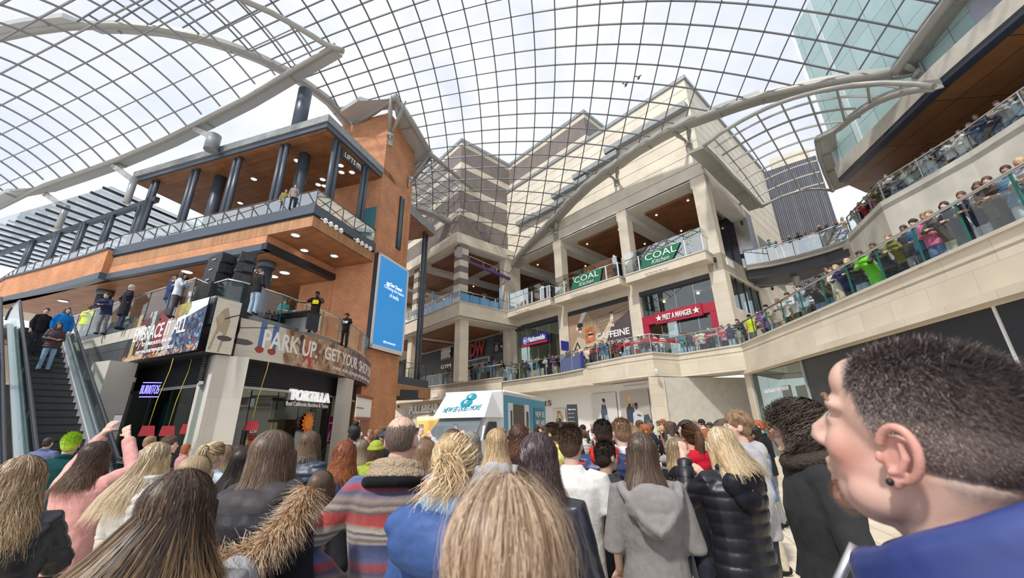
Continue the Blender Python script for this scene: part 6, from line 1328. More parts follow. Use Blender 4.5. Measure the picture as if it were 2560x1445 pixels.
def body_mesh(kind, yaw, pitch, voxel):
    k = (kind, round(yaw, 1), round(pitch, 1), voxel)
    if k in BODY: return BODY[k]
    P = POSE(kind); b = MB(); R = rotm(yaw, pitch); head_prims(b, P['head'], R)
    hb_ = np.array(P['head'])+R@np.array([0, -.02, -.06]); b.tube([hb_, np.array(P['neck'])+[0, 0, .02], np.array(P['neck'])-[0, 0, .06]], [.052, .052, .06], 12)
    c, p, n = P['chest'], P['pel'], P['neck']
    loft(b, [(*p[:2], p[2]-.06, .13, .09), (p[0], p[1], p[2]+.05, .125, .085), ((c[0]+p[0])/2, (c[1]+p[1])/2, (c[2]+p[2])/2, .12, .08), (*c, .15, .09), (n[0], n[1], n[2]-.05, .14, .07), (n[0], n[1], n[2], .06, .055)])
    for s, A in ((1, P['L']), (-1, P['R'])):
        A = [np.array(sx(q, s)) for q in A]; b.tube([A[0]-[s*.05, 0, 0], A[0], A[1], A[2]], [.045, .045, .036, .025], 10)
        d = A[2]-A[1]; d = d*.8; up = np.array([0, 0, 1.]) if kind in ('lean', 'front', 'sit') else np.array([0, .6 if kind not in ('phone', 'up', 'mic') else -1, .3])
        if kind in ('front', 'lean', 'sit'): d = np.array([-s*.55, .8, -.05])
        hand(b, A[2], d, up, s, .55 if kind != 'mic' else .8, r=max(.0085, voxel*.95))
        l = [np.array(sx(P[q], s)) for q in ('hip', 'knee', 'ank')]; b.tube([l[0]+[0, 0, .03], l[1], l[2]], [.075, .05, .035], 10); b.ell(l[2]+[0, .05, -.05], (.035, .09, .03))
    BODY[k] = blob(b, voxel, 2, 'body'); return BODY[k]
def torso_rings(P, g, length, bulk):
    c, p, n = [np.array(P[q]) for q in ('chest', 'pel', 'neck')]; L_ = []
    w_ = {'m': (.175, .175, .20, .205), 'f': (.165, .15, .175, .18)}[g]
    L_.append((p[0], p[1]-.0, p[2]-length, w_[0]*bulk*1.03, .125*bulk)); L_.append((p[0], p[1], p[2], w_[0]*bulk, .12*bulk)); m_ = (c+p)/2
    L_.append((m_[0], m_[1], m_[2], w_[1]*bulk, .11*bulk)); L_.append((c[0], c[1], c[2], w_[2]*bulk, .125*bulk)); L_.append((n[0], n[1]-.01, n[2]-.09, w_[3]*bulk, .115*bulk)); L_.append((n[0], n[1]-.01, n[2]-.035, w_[3]*.78*bulk, .09*bulk)); L_.append((n[0], n[1]-.005, n[2]+.0, .095, .08)); L_.append((n[0], n[1], n[2]+.04, .068, .066)); return L_
def top_mesh(kind, style='jacket', g='m', voxel=.014, seed=0):
    k = (kind, style, g, voxel, seed)
    if k in TOPS: return TOPS[k]
    P = POSE(kind); b = MB(); bulk = {'tshirt': 1.0, 'jacket': 1.1, 'hoodie': 1.13, 'puffer': 1.22, 'coat': 1.18, 'dress': 1.02, 'gilet': 1.15}[style]; ln = {'coat': .42, 'puffer': .14, 'dress': .4}.get(style, .12)
    if kind == 'sit': ln = .05
    loft(b, torso_rings(P, g, ln, bulk)); n = np.array(P['neck'])
    for s, A in ((1, P['L']), (-1, P['R'])):
        A = [np.array(sx(q, s*(1 if g == 'm' else .93))) for q in A]
        if style in ('tshirt', 'gilet'): m_ = A[0]+(A[1]-A[0])*.72; b.tube([A[0]-[s*.06, 0, 0], A[0], m_], [.07, .072, .07], 12)
        else:
            w_ = A[1]+(A[2]-A[1])*.9; q = bulk; b.tube([A[0]-[s*.06, 0, .01], A[0], (A[0]+A[1])/2, A[1], (A[1]+w_)/2, w_], [.07*q, .068*q, .06*q, .056*q, .05*q, .043*q], 12)
    if style == 'hoodie': b.ell(n+[0, -.095, -.03], (.125, .07, .085)); b.ell(n+[0, -.12, -.10], (.09, .05, .07)); b.tube([n+[.085*math.cos(t), .02+.085*math.sin(t), .015+.02*math.sin(t)] for t in np.linspace(.1, 2*math.pi-.1, 14)], .032, 8)
    if style == 'puffer': b.tube([n+[.075*math.cos(t), .0+.078*math.sin(t), .035] for t in np.linspace(0, 2*math.pi, 14)], .036, 8)
    if style in ('coat', 'jacket'): b.tube([n+[.078*math.cos(t), -.0+.075*math.sin(t), .02-.02*math.sin(t)] for t in np.linspace(0, 2*math.pi, 14)], .026, 8)
    def disp(V, N):
        side = np.clip(1-abs(N[:, 2]), 0, 1)
        if style == 'puffer': return (.014*np.abs(np.sin(math.pi*V[:, 2]/.075))**.5-.010)*side+wob(V, 30, seed)*.005
        f = {'coat': .006, 'tshirt': .005}.get(style, .008); return (wob(V*np.array([1, 1, .55]), 26, seed)+.5*wob(V, 60, seed+1))*f
    TOPS[k] = blob(b, voxel, 3, 'top', disp); return TOPS[k]
def trouser_mesh(kind, style='slim', voxel=.016):
    k = (kind, style, voxel)
    if k in TROU: return TROU[k]
    P = POSE(kind); b = MB(); p = P['pel']; q = {'slim': 1., 'wide': 1.35, 'skirt': 1.}[style]
    loft(b, [(p[0], p[1], p[2]-.14, .155, .11), (p[0], p[1], p[2]-.02, .155, .112), (p[0], p[1], p[2]+.08, .145, .10)])
    for s in (1, -1):
        h, kn, a = [np.array(sx(P[t], s)) for t in ('hip', 'knee', 'ank')]; b.tube([h+[-s*.01, 0, .02], (h+kn)/2, kn, (kn+a)/2, a-[0, 0, .03]], [.088, .082*(1+q)/2, .066*q, .062*q, .058*q], 12)
    TROU[k] = blob(b, voxel, 3, 'trousers', lambda V, N: wob(V*np.array([1, 1, .8]), 34, 5)*.007); return TROU[k]
def shoe_mesh(kind):
    if kind in SHOES: return SHOES[kind]
    P = POSE(kind); r = []
    for s in (1, -1):
        a = np.array(sx(P['ank'], s)); b = MB(); b.ell(a+[0, .05, -.045], (.048, .13, .042)); b.ell(a+[0, -.02, -.02], (.045, .06, .055)); b.ell(a+[0, .13, -.055], (.045, .06, .032)); r.append(blob(b, .012, 2, 'shoe'))
    SHOES[kind] = r; return r
HC, HR = np.array([0, -.016, .036]), np.array([.083, .103, .092])
def hair_mesh(style, voxel=.011):
    """in head coordinates (origin at the skull centre, +y the face)"""
    k = (style, voxel)
    if k in HAIRS: return HAIRS[k]
    b = MB(); E = lambda p, r: b.ell(p, r, n=18, k=12)
    if style in ('beanie', 'cap', 'helmet'):
        E((0, -.012, .045), (.086, .106, .086))
        if style == 'beanie': b.tube([np.array([.086*math.cos(t), -.012+.104*math.sin(t), .035+.012*math.sin(t)]) for t in np.linspace(0, 2*math.pi, 20)], .018, 8)
        if style == 'cap': E((0, .12, .045), (.06, .055, .008))
        if style == 'helmet': E((0, -.012, .05), (.12, .14, .10))
    elif style == 'bald': E((0, -.014, .026), (.0755, .0955, .0885))
    elif style == 'hood': E((0, -.03, .03), (.105, .115, .115)); b.tube([np.array([.075*math.cos(t), .055, .02+.10*math.sin(t)]) for t in np.linspace(0, 2*math.pi, 18)], .028, 8); E((0, -.05, -.12), (.10, .09, .07))
    else:
        E(tuple(HC), tuple(HR)); E((0, -.045, .0), (.074, .070, .085)); 
        if style in ('short', 'curlytop'): E((0, .03, .085), (.062, .05, .036))
        if style == 'curlytop':
            r = random.Random(3)
            for _ in range(60): v = np.array([r.gauss(0, 1), r.gauss(0, 1), abs(r.gauss(0, 1))]); v /= np.linalg.norm(v); b.ell(HC+v*HR*1.03, (.02, .02, .02), n=8, k=6)
        if style == 'bob': loft(b, [(0, -.03, -.13, .095, .075), (0, -.03, -.05, .098, .088), (0, -.02, .04, .086, .1)])
        if style in ('long', 'wavy'):
            loft(b, [(0, -.085, -.31, .050, .016), (0, -.09, -.25, .080, .030), (0, -.075, -.19, .10, .05), (0, -.045, -.10, .094, .07), (0, -.03, .0, .088, .088), (0, -.02, .05, .082, .098)])
            for s in (1, -1): b.tube([(s*.076, .02, .04), (s*.083, .02, -.05), (s*.09, .035, -.15), (s*.085, .06, -.26)], [.024, .024, .026, .014], 8)
        if style == 'pony': b.tube([(0, -.10, .05), (0, -.15, .03), (0, -.165, -.06), (0, -.14, -.20), (0, -.13, -.28)], [.022, .032, .034, .028, .01], 10)
        if style == 'bun': E((0, -.115, .065), (.04, .035, .038))
        if style == 'highbun': E((0, -.06, .135), (.042, .042, .038))
    if style in ('cap', 'beanie'): pass
    dsp = (lambda V, N: wob(V*np.array([1.6, 1.6, .35]), 95, 2)*.0035) if style not in ('beanie', 'cap', 'bald', 'hood', 'helmet') else None
    HAIRS[k] = blob(b, voxel, 2, 'hair', dsp); return HAIRS[k]
def eyes_part(parent, P, R, s=1.):
    W_ = mat('eye_white', (.75, .73, .7), .3); I_ = mat('dark_iris', (.03, .02, .015), .2)
    for sd in (-1, 1):
        b = MB(); c = np.array(P['head'])+R@np.array([sd*.031, .0745, .006]); b.ell(c, (.0125, .0125, .0105), 0, n=10, k=8); b.ell(c+R@np.array([-.0, .0085, 0]), (.006, .0055, .006), 1, n=8, k=6)
        b.build('eye', [W_, I_], parent, local=True)
def cloth(name, col, rough=.85, sheen=.02, bump=.25, scale=180, spec=.15):
    return mat(name, col, rough, var=.1, scale=scale/8, bump=bump, sheen=sheen, spec=spec)
SKIN = {}
SKINC = {'fair': (.60, .385, .31), 'light': (.52, .32, .24), 'tan': (.38, .20, .12), 'brown': (.20, .095, .05), 'dark': (.085, .04, .025)}
def skin(t):
    if t not in SKIN:
        col = SKINC[t]
        m = mat('skin_'+t, col, .5, var=.10, scale=9, bump=.05); n = m.node_tree.nodes['Principled BSDF']; n.inputs['Subsurface Weight'].default_value = .08; n.inputs['Subsurface Radius'].default_value = (.012, .005, .003); n.inputs['Subsurface Scale'].default_value = 1.; SKIN[t] = m
    return SKIN[t]
HAIRC = dict(black=(.012, .010, .010), dark=(.030, .019, .014), brown=(.075, .042, .024), chestnut=(.085, .042, .024), lightbrown=(.23, .14, .08), blonde=(.48, .34, .19), paleblonde=(.62, .50, .33), ginger=(.28, .085, .03), grey=(.36, .35, .34), white=(.6, .59, .57), lime=(.38, .60, .04), red=(.45, .03, .05), shaven=(.14, .10, .085))
def hairmat(c): return mat('hair_'+c, HAIRC[c], .45, var=.45, scale=38, bump=.5, stretch=(3, 3, .5), spec=.4)
def put(name, me, m, parent, loc=(0, 0, 0), rot=None, color=None):
    """m: the mesh's own material; color: dye read by the material from the object"""
    if me.materials and me.materials[0] is not None and me.materials[0] is not m: me = me.copy(); me.materials.clear()
    if not me.materials: me.materials.append(m)
    o = bpy.data.objects.new(name, me); COL.objects.link(o); o.parent = parent; o.location = loc
    if rot is not None: o.rotation_euler = rot
    if color is not None: o.color = (*color, 1)
    return o
def dyed(name, rough, scale, bump, var=.12, sheen=0., spec=.3, stretch=None, sss=0.):
    m = mat(name, (.5, .5, .5), rough, var=var, scale=scale, bump=bump, sheen=sheen, spec=spec, stretch=stretch); nt = m.node_tree
    oi = nt.nodes.new('ShaderNodeObjectInfo'); v = [n for n in nt.nodes if n.bl_idname == 'ShaderNodeVectorMath'][0]; nt.links.new(oi.outputs['Color'], v.inputs[0])
    if sss: n = nt.nodes['Principled BSDF']; n.inputs['Subsurface Weight'].default_value = sss; n.inputs['Subsurface Radius'].default_value = (.012, .005, .003); n.inputs['Subsurface Scale'].default_value = 1.
    return m
D_CLOTH = dyed('woven_cloth', .9, 22, .25, sheen=.02, spec=.12); D_SHINY = dyed('padded_nylon', .42, 14, .2, spec=.45); D_SKIN = dyed('skin', .5, 9, .04, var=.1); D_HAIR = dyed('hair', .45, 38, .5, var=.4, stretch=(3, 3, .5), spec=.4); D_HAT = dyed('knitted_hat', .9, 30, .3, spec=.2)
def hair_at(parent, P, yaw, pitch, me, m, color=None, name='hair'): return put(name, me, m, parent, P['head'], (pitch, 0, yaw), color)
def person(loc, az_deg, stature, label, group=None, kind='stand', g='m', hair='short', hc='brown', sk='fair', top='jacket', tc=(.03, .03, .04), leg='slim', lc=(.03, .035, .05), hy=0., hp=0., voxel=.0125, shoe=(.02, .02, .02), hat=None, near=False, seed=0):
    r = thing('person', tuple(loc), label, 'person', group, rz=-math.radians(az_deg), scale=stature/1.75)
    hy = round(hy, 1); hp = round(hp, 1); P = POSE(kind); R = rotm(hy, hp)
    put('body', body_mesh(kind, hy, hp, voxel), D_SKIN, r, color=SKINC[sk])
    put('top', top_mesh(kind, top, g, voxel*1.1, seed), D_SHINY if top == 'puffer' else D_CLOTH, r, color=tc)
    put('trousers', trouser_mesh(kind, leg), D_CLOTH, r, color=lc)
    for me in shoe_mesh(kind): put('shoe', me, D_CLOTH, r, color=shoe)
    hcol = HAIRC[hc]
    if hair in ('beanie', 'cap', 'helmet'): hair_at(r, P, hy, hp, hair_mesh('bob' if g == 'f' else 'short'), D_HAIR, hcol); hair_at(r, P, hy, hp, hair_mesh(hair), D_HAT, hat or (.02, .02, .02), 'hat')
    else: hair_at(r, P, hy, hp, hair_mesh(hair), D_HAIR, hcol)
    if not near: eyes_far(r, P, hy, hp)
    return r, P
EYM = []
def kid(r, n):
    for c in r.children:
        if c.name.split('.')[0] == n: return c
    return r
def eyes_far(r, P, yaw, pitch):
    if not EYM:
        W_ = mat('eye_white', (.75, .73, .7), .3); I_ = mat('dark_iris', (.03, .02, .015), .2)
        for sd in (-1, 1):
            b = MB(); b.ell((sd*.031, .076, .006), (.013, .012, .009), 0, n=8, k=6); b.ell((sd*.031, .085, .005), (.007, .005, .006), 1, n=8, k=5)
            t = b.build('eye', [W_, I_], None, local=True); EYM.append(t.data); bpy.data.objects.remove(t)
    for me in EYM:
        o = bpy.data.objects.new('eye', me); COL.objects.link(o); o.parent = kid(r, 'body'); o.location = P['head']; o.rotation_euler = (pitch, 0, yaw)
# ---------------------------------------------------------------- people on the galleries
TOPC = [('black', (.016, .016, .02)), ('navy', (.02, .03, .08)), ('charcoal', (.06, .06, .065)), ('grey', (.30, .30, .31)), ('pale grey', (.5, .5, .51)), ('white', (.72, .72, .70)), ('denim blue', (.10, .19, .34)), ('olive', (.14, .14, .07)), ('brown', (.17, .09, .045)), ('red', (.42, .03, .04)), ('pink', (.62, .22, .34)), ('teal', (.03, .22, .25)), ('purple', (.14, .05, .26)), ('cream', (.62, .56, .44)), ('light blue', (.30, .46, .60)), ('green', (.05, .22, .08)), ('mustard', (.50, .30, .04)), ('maroon', (.16, .02, .04))]
TW_ = [22, 14, 9, 8, 5, 7, 6, 4, 4, 3, 2, 3, 2, 4, 3, 2, 2, 2]
LEGC = [('dark', (.02, .022, .03)), ('blue jeans', (.10, .17, .30)), ('pale jeans', (.32, .42, .54)), ('grey', (.24, .24, .25)), ('beige', (.48, .42, .32)), ('olive', (.13, .13, .09))]
HS = [('long', 'f', 'long'), ('long', 'f', 'long'), ('short', 'm', 'short'), ('bob', 'f', 'shoulder length'), ('pony', 'f', 'tied back'), ('bun', 'f', 'bunned'), ('short', 'm', 'short'), ('short', 'm', 'short'), ('curlytop', 'm', 'curly'), ('beanie', 'm', 'beanie over'), ('cap', 'm', 'cap over')]
HN = dict(black='black', dark='dark', brown='brown', chestnut='chestnut', lightbrown='light brown', blonde='blond', ginger='ginger', grey='grey')
PR = random.Random(77); USED = {}
ORD = ['first', 'second', 'third', 'fourth', 'fifth', 'sixth', 'seventh', 'eighth', 'ninth', 'tenth']
def gallery_person(p, az_, place, group, kind=None, **kw):
    hs, g, hn = PR.choice(HS); hc = PR.choice(['black', 'dark', 'dark', 'brown', 'brown', 'chestnut', 'lightbrown', 'blonde', 'blonde', 'ginger', 'grey']); tn, tc = PR.choices(TOPC, TW_)[0]; ln, lc = PR.choice(LEGC)
    kind = kind or PR.choice(['lean', 'lean', 'lean', 'front', 'front', 'stand', 'phone', 'hips']); top = PR.choice(['jacket', 'jacket', 'hoodie', 'puffer', 'tshirt' if kind != 'stand' else 'coat']); st = PR.uniform(1.60, 1.84) if g == 'm' else PR.uniform(1.54, 1.74)
    d = dict(hair=hs, g=g, hc=hc, top=top, tc=tc, lc=lc, leg=PR.choice(['slim', 'slim', 'wide']), sk=PR.choice(['fair', 'fair', 'light', 'light', 'tan', 'brown']), hy=PR.choice([-.4, 0, 0, .4]), hp=PR.choice([-.2, 0]), hat=None)
    if hs in ('beanie', 'cap'): d['hat'] = PR.choice([(.02, .02, .025), (.10, .10, .11), (.02, .025, .05), (.15, .12, .10)])
    names = dict(tn=tn, hn=hn, hc=HN[hc], top={'tshirt': 'T-shirt'}.get(top, top))
    d.update({k: v for k, v in kw.items() if k not in ('desc', 'st', 'az')}); st = kw.get('st', st); az_ = kw.get('az', az_)
    desc = kw.get('desc') or 'person with %s %s hair in a %s %s' % (hn, HN[hc], tn, names['top'])
    n = USED.get(place, 0); USED[place] = n+1
    return person(p, az_+PR.uniform(-14, 14) if 'az' not in kw else az_, st, desc+' @ '+place, group, kind, seed=0, **d)
PEOPLE = []
def row(P3, n, inset_, place, azf, group, depth=.0, specials={}, t0=0., t1=1., jit=.12, **kw):
    P3 = [np.array(p, float) for p in P3]; seg = [np.linalg.norm((b-a)[:2]) for a, b in zip(P3[:-1], P3[1:])]; tot = sum(seg)
    for k in range(n):
        x = (t0+(t1-t0)*(k+.5+PR.uniform(-jit, jit))/n)*tot; i = 0
        while i < len(seg)-1 and x > seg[i]: x -= seg[i]; i += 1
        d = (P3[i+1]-P3[i])/seg[i]; p = P3[i]+d*x; nn = np.array([-d[1], d[0]]); q = p[:2]+nn*(inset_+PR.uniform(0, depth))
        out_az = math.degrees(math.atan2(-nn[0], -nn[1])); r = gallery_person((q[0], q[1], P3[i][2]), azf(out_az), place, group, **{**kw, **specials.get(k, {})}); PEOPLE.append((r[0], place))
def zof(P, z): return [np.array([p[0], p[1], z]) for p in P]
FL1 = 5.23
# right hand first floor walkway: the near curve, seen large
SPEC = {}
def gp(x, y, z, rail, place, group, az_, **kw):
    """one described person on a gallery, feet at height z; (x, y) is the top of the head in the photo"""
    st = kw.pop('st', 1.70); d0 = ray(x, y)[:2]; d0 = d0/np.linalg.norm(d0); fac = {'lean': .953, 'front': 1., 'stand': 1., 'phone': 1.}[kw.get('kind', 'lean')]; p = None
    for a_, b_ in zip(SNAP[:-1], SNAP[1:]):
        e = (b_-a_)[:2]; M_ = np.array([d0, -e]).T
        if abs(np.linalg.det(M_)) < 1e-9: continue
        t_, u_ = np.linalg.solve(M_, a_[:2])
        if 0 <= u_ <= 1 and t_ > 0: p = d0*t_; break
    if p is None: p = atz(x, y, z+st)[:2]
    st = min(1.92, max(1.52, (vz(x, y, p)-z)/fac)); kw['st'] = st; r = gallery_person((p[0], p[1], z), az_, place, group, az=az_, **kw); PEOPLE.append((r[0], place)); return r
SNAP = inset(WC, .62)
RWP = 'leaning on the right walkway rail'
named = [
 (2545, 372, dict(desc='person with long blond hair, dark padded gilet over pale grey sleeves', hair='pony', hc='blonde', g='f', tc=(.40, .41, .45), top='jacket', lc=(.36, .37, .40), leg='wide')),
 (2505, 402, dict(desc='person with sunglasses pushed up on dark hair, blue puffer jacket', hair='bun', hc='dark', g='f', sk='tan', tc=(.10, .19, .30), top='puffer', lc=(.38, .40, .44), leg='wide', kind='front')),
 (2474, 436, dict(desc='person with brown hair in a dark brown jacket, half hidden', hair='pony', hc='brown', g='f', tc=(.07, .06, .06), lc=(.07, .06, .06), leg='wide')),
 (2448, 442, dict(desc='person with auburn hair in a grey brown leather jacket, hand on head', hair='long', hc='chestnut', g='f', tc=(.08, .07, .07), top='puffer', lc=(.10, .085, .08), leg='wide', kind='lean')),
 (2405, 462, dict(desc='person with tied auburn hair, navy top and very pale wide trousers', hair='pony', hc='chestnut', g='f', tc=(.02, .03, .07), lc=(.45, .46, .48), leg='wide')),
 (2357, 474, dict(desc='person with long straight black hair in a navy coat', hair='long', hc='dark', g='f', tc=(.015, .02, .05), lc=(.05, .05, .06))),
 (2320, 498, dict(desc='person with tied light hair, grey jacket and cream wide trousers', hair='pony', hc='lightbrown', g='f', tc=(.09, .09, .085), lc=(.55, .52, .44), leg='wide')),
 (2304, 522, dict(desc='person in a bright pink sweatshirt and blue jeans', hair='short', hc='lightbrown', g='m', tc=(.62, .16, .30), top='hoodie', lc=(.12, .18, .32), kind='front')),
 (2274, 530, dict(desc='person in a denim jacket with curly dark hair', hair='curlytop', hc='dark', tc=(.04, .12, .25), lc=(.03, .05, .10), kind='front')),
 (2250, 545, dict(desc='person with a dark bun, partly hidden by an olive cardigan', hair='bun', hc='dark', g='f', tc=(.05, .05, .06), kind='front')),
 (2222, 562, dict(desc='person with a long light ponytail in an olive green cardigan', hair='pony', hc='lightbrown', g='f', tc=(.19, .18, .06), top='hoodie', lc=(.04, .045, .06))),
 (2180, 573, dict(desc='person with swept brown hair in a grey hooded coat', hair='short', hc='brown', tc=(.075, .08, .09), top='hoodie', lc=(.03, .03, .035), st=1.82)),
 (2150, 603, dict(desc='person in a dark flat cap and lime green dinosaur costume with purple sleeves', hair='cap', hc='chestnut', g='f', hat=(.06, .06, .09), tc=(.17, .62, .04), top='coat', lc=(.15, .55, .05), leg='wide')),
 (2118, 621, dict(desc='person with curly tied blond hair in a black padded jacket and pale jeans', hair='pony', hc='blonde', g='f', tc=(.02, .022, .028), top='puffer', lc=(.40, .47, .55))),
 (2088, 629, dict(desc='person with cropped blond hair in a navy varsity jacket', hair='short', hc='blonde', tc=(.025, .035, .14), lc=(.03, .04, .06), top='jacket')),
 (2072, 650, dict(desc='person with centre parted brown hair, cream top and beige trousers', hair='bob', hc='chestnut', tc=(.66, .60, .50), top='tshirt', lc=(.50, .42, .30), leg='wide', kind='phone')),
 (2048, 668, dict(desc='person in a black jacket with arms crossed', hair='beanie', hc='dark', hat=(.03, .03, .035), tc=(.02, .02, .022))),
 (2022, 680, dict(desc='person with dark tied hair in a navy jacket and blue jeans', hair='bun', hc='dark', g='f', tc=(.02, .03, .055), lc=(.20, .28, .45))),
 (1992, 690, dict(desc='person with dark hair in a pale blue denim shirt', hair='short', hc='dark', tc=(.30, .40, .50), lc=(.18, .15, .12), kind='phone')),
 (1968, 703, dict(desc='person with curly brown hair in a white sweatshirt', hair='curlytop', hc='brown', tc=(.60, .61, .66), top='hoodie', lc=(.03, .03, .035))),
 (1948, 732, dict(desc='person resting their head on folded arms in a white shirt', hair='short', hc='lightbrown', tc=(.62, .60, .60), top='tshirt', lc=(.02, .02, .02))),
 (1918, 746, dict(desc='person with dark curls in an olive cream jacket', hair='curlytop', hc='black', tc=(.36, .34, .26), lc=(.07, .07, .08), leg='wide')),
 (1902, 775, dict(desc='person in a purple hoodie', hair='short', hc='dark', tc=(.12, .04, .28), top='hoodie')),
 (1870, 779, dict(desc='person in a yellow hi-vis vest and dark headscarf', hair='beanie', hc='black', hat=(.01, .01, .02), tc=(.62, .72, .04), top='gilet', kind='stand')),
 (1843, 777, dict(desc='person in a black hooded coat with clasped hands', hair='short', hc='dark', tc=(.012, .012, .015), top='hoodie', lc=(.02, .03, .06), st=1.8)),
]
for x, y, kw in named:
    kw = dict(kw); kd = kw.pop('kind', 'lean'); gp(x, y, FL1, None, RWP, 'people along the right walkway rail', -96+ (1850-x)*.012 if x > 1880 else -112, kind=kd, hy=.1, hp=-.1, **kw)
row(zof(WC[5:7], FL1), 9, .95, 'behind the front rank on the right walkway', lambda a: -98, 'people behind the front rank, right walkway', depth=.5, kind='front')
row(zof(WC[4:6], FL1), 8, .9, 'behind the front rank where the right walkway bends', lambda a: -102, 'people where the right walkway bends', depth=.7)
CSP = 'at the coffee shop railing'
row(zof(WC[3:5], FL1), 9, .42, CSP+', right part', lambda a: -128, 'people at the coffee shop railing', depth=.25, kind='front')
row(zof(WC[3:5], FL1), 7, 1.05, 'in the second rank right of the red tape', lambda a: -128, 'people in the second rank by the coffee shop', depth=.5)
row(zof(WC[2:4], FL1), 4, .8, CSP+', inside the notch', lambda a: -125, 'people at the coffee shop railing', depth=.3, kind='front')
row(zof(WC[1:3], FL1), 5, 1.2, 'among the red cafe chairs', lambda a: -128, 'people among the red cafe chairs', depth=.5, kind='front')
row(zof(WC[0:2], FL1), 9, .45, 'under the coffee poster', lambda a: -125, 'people under the coffee poster', depth=.6)
BKP = 'at the railing below the blue bank sign'
row(zof(WB, 5.12), 24, .42, BKP, lambda a: -132, 'people at the railing below the bank sign', depth=.25)
row(zof(WB, 5.12), 16, 1.1, 'in the second rank below the blue bank sign', lambda a: -132, 'people in the second rank below the bank sign', depth=.6, kind='stand')
row(zof(WA[1:], 5.48), 14, .42, 'at the far railing below the red DW letters', lambda a: -135, 'people at the far railing', depth=.2)
row(zof(WA[:2], 5.48), 4, .5, 'at the dark far left end of the walkway', lambda a: -140, 'people at the far left end of the walkway', depth=.5)
UPP = 'along the upper right railing'
row(zof(UR[:5], K2-.25), 27, .32, UPP, lambda a: -100, 'people along the upper right railing', depth=.2, kind='lean')
row(zof(UR[1:5], K2-.25), 6, .9, 'behind the front rank on the upper right walkway', lambda a: -100, 'people behind the front rank, upper right walkway', depth=.3, kind='stand')
row(zof(BP, K2-.05), 11, .5, 'on the footbridge', lambda a: -130, 'people on the footbridge', depth=.2, kind='lean', t0=.25)
row([S.p(12.9, -1.3, 11.9), S.p(6.9, -1.3, 11.9)], 7, .5, 'behind the middle kitchen balcony glass', lambda a: -132, 'people on the middle kitchen balcony', depth=.5, kind='front')
row([S.p(6.2, -1.0, 11.9), S.p(4.2, -1.0, 11.9)], 2, .6, 'at the left end of the right kitchen balcony', lambda a: -140, 'people on the right kitchen balcony', kind='sit')
row([S.p(18.6, -1.4, 11.9), S.p(15, -1.4, 11.9)], 3, .8, 'behind the left balcony glass', lambda a: -132, 'people on the left balcony', kind='stand')
# stage and left terrace people, each placed on the photo
def lp(x, y, z, st, az_, desc, kind='stand', **kw):
    p = atz(x, y, z+st); r = person((p[0], p[1], z), az_, st, desc, None, kind, **kw); return r
YL = cloth('yellow_print', (.85, .70, .02))
r, P = lp(795, 729, 5.43, 1.80, 165, 'person in black cap and yellow printed black T-shirt speaking into a microphone on stage', 'mic', hair='cap', hc='black', hat=(.012, .012, .012), sk='dark', top='tshirt', tc=(.012, .012, .014), lc=(.02, .022, .03), hp=.1, voxel=.010)
b = MB(); b.wbox(-.10, .10, .125, .145, 1.30, 1.34); b.wbox(-.12, .12, .125, .145, 1.24, 1.28); b.wbox(-.11, .11, .124, .143, 1.18, 1.22); b.build('shirt_print', YL, kid(r, 'top'), local=True)
b = MB(); b.tube([(-.05, .19, 1.50), (-.02, .17, 1.60)], [.014, .02], 8); b.build('microphone', BLACK, r, local=True)
r, P = lp(869, 783, 5.43, 1.78, 175, 'person in a black bucket hat, sunglasses and black T-shirt at the end of the stage', 'stand', hair='beanie', hc='black', hat=(.012, .012, .012), sk='brown', top='tshirt', tc=(.012, .012, .014), lc=(.012, .012, .014), hp=.2)
b = MB(); b.wbox(-.12, .12, .125, .145, 1.27, 1.31); b.wbox(-.1, .1, .125, .145, 1.20, 1.24); b.build('shirt_print', WT, kid(r, 'top'), local=True); hair_at(r, P, 0, .2, (lambda bb: blob(bb, .01, 1, 'brim'))(loft(MB(), [(0, 0, .02, .125, .14), (0, 0, .035, .09, .11)])), D_HAT, (.012, .012, .012), 'hat_brim')
lp(652, 672, 5.43, 1.72, 10, 'person with ponytail, black jacket and pale blue jeans leaning on the stage railing', 'front', hair='pony', hc='chestnut', g='f', top='jacket', tc=(.02, .02, .022), lc=(.28, .38, .52), hy=-.9)
lp(714, 748, 5.43, 1.45, 130, 'person in a teal top and cap bending over the laptop on the stage', 'front', hair='cap', hc='dark', hat=(.03, .03, .05), tc=(.02, .20, .20), hp=-.5)
lp(457, 681, 5.43, 1.72, 60, 'person with long dark hair in a blue and white varsity jacket holding up a phone', 'phone', hair='long', hc='dark', g='f', tc=(.55, .60, .66), lc=(.06, .06, .07))
lp(437, 690, 5.43, 1.80, 40, 'bald person in a navy shirt beside the blue and white varsity jacket', 'stand', hair='bald', hc='shaven', tc=(.03, .05, .12), lc=(.03, .05, .12))
lp(490, 718, 5.43, 1.45, 110, 'person with blond hair in a cream jumper low behind the stage rail', 'phone', hair='bob', hc='blonde', g='f', tc=(.6, .56, .5))
lp(330, 712, 5.43, 1.82, 30, 'grey haired person in a dark coat bending by the first floor rail', 'hips', hair='short', hc='grey', tc=(.02, .02, .03), top='coat', lc=(.04, .05, .09), hp=-.3)
lp(277, 731, 5.43, 1.75, 160, 'person in sunglasses, navy shirt and pale lanyard with hands clasped at the deck rail', 'lean', hair='short', hc='brown', tc=(.03, .04, .09), lc=(.2, .2, .22))
r, P = lp(228, 764, 5.43, 1.72, -10, 'security guard seen from behind in a yellow hi-vis vest at the head of the escalators', 'stand', hair='short', hc='chestnut', tc=(.70, .85, .06), top='gilet', lc=(.55, .55, .52))
b = MB(); b.wbox(-.19, .19, -.155, -.14, 1.22, 1.27); b.wbox(-.12, .12, -.155, -.14, 1.36, 1.40); b.build('reflective_band', LSTEEL, kid(r, 'top'), local=True)
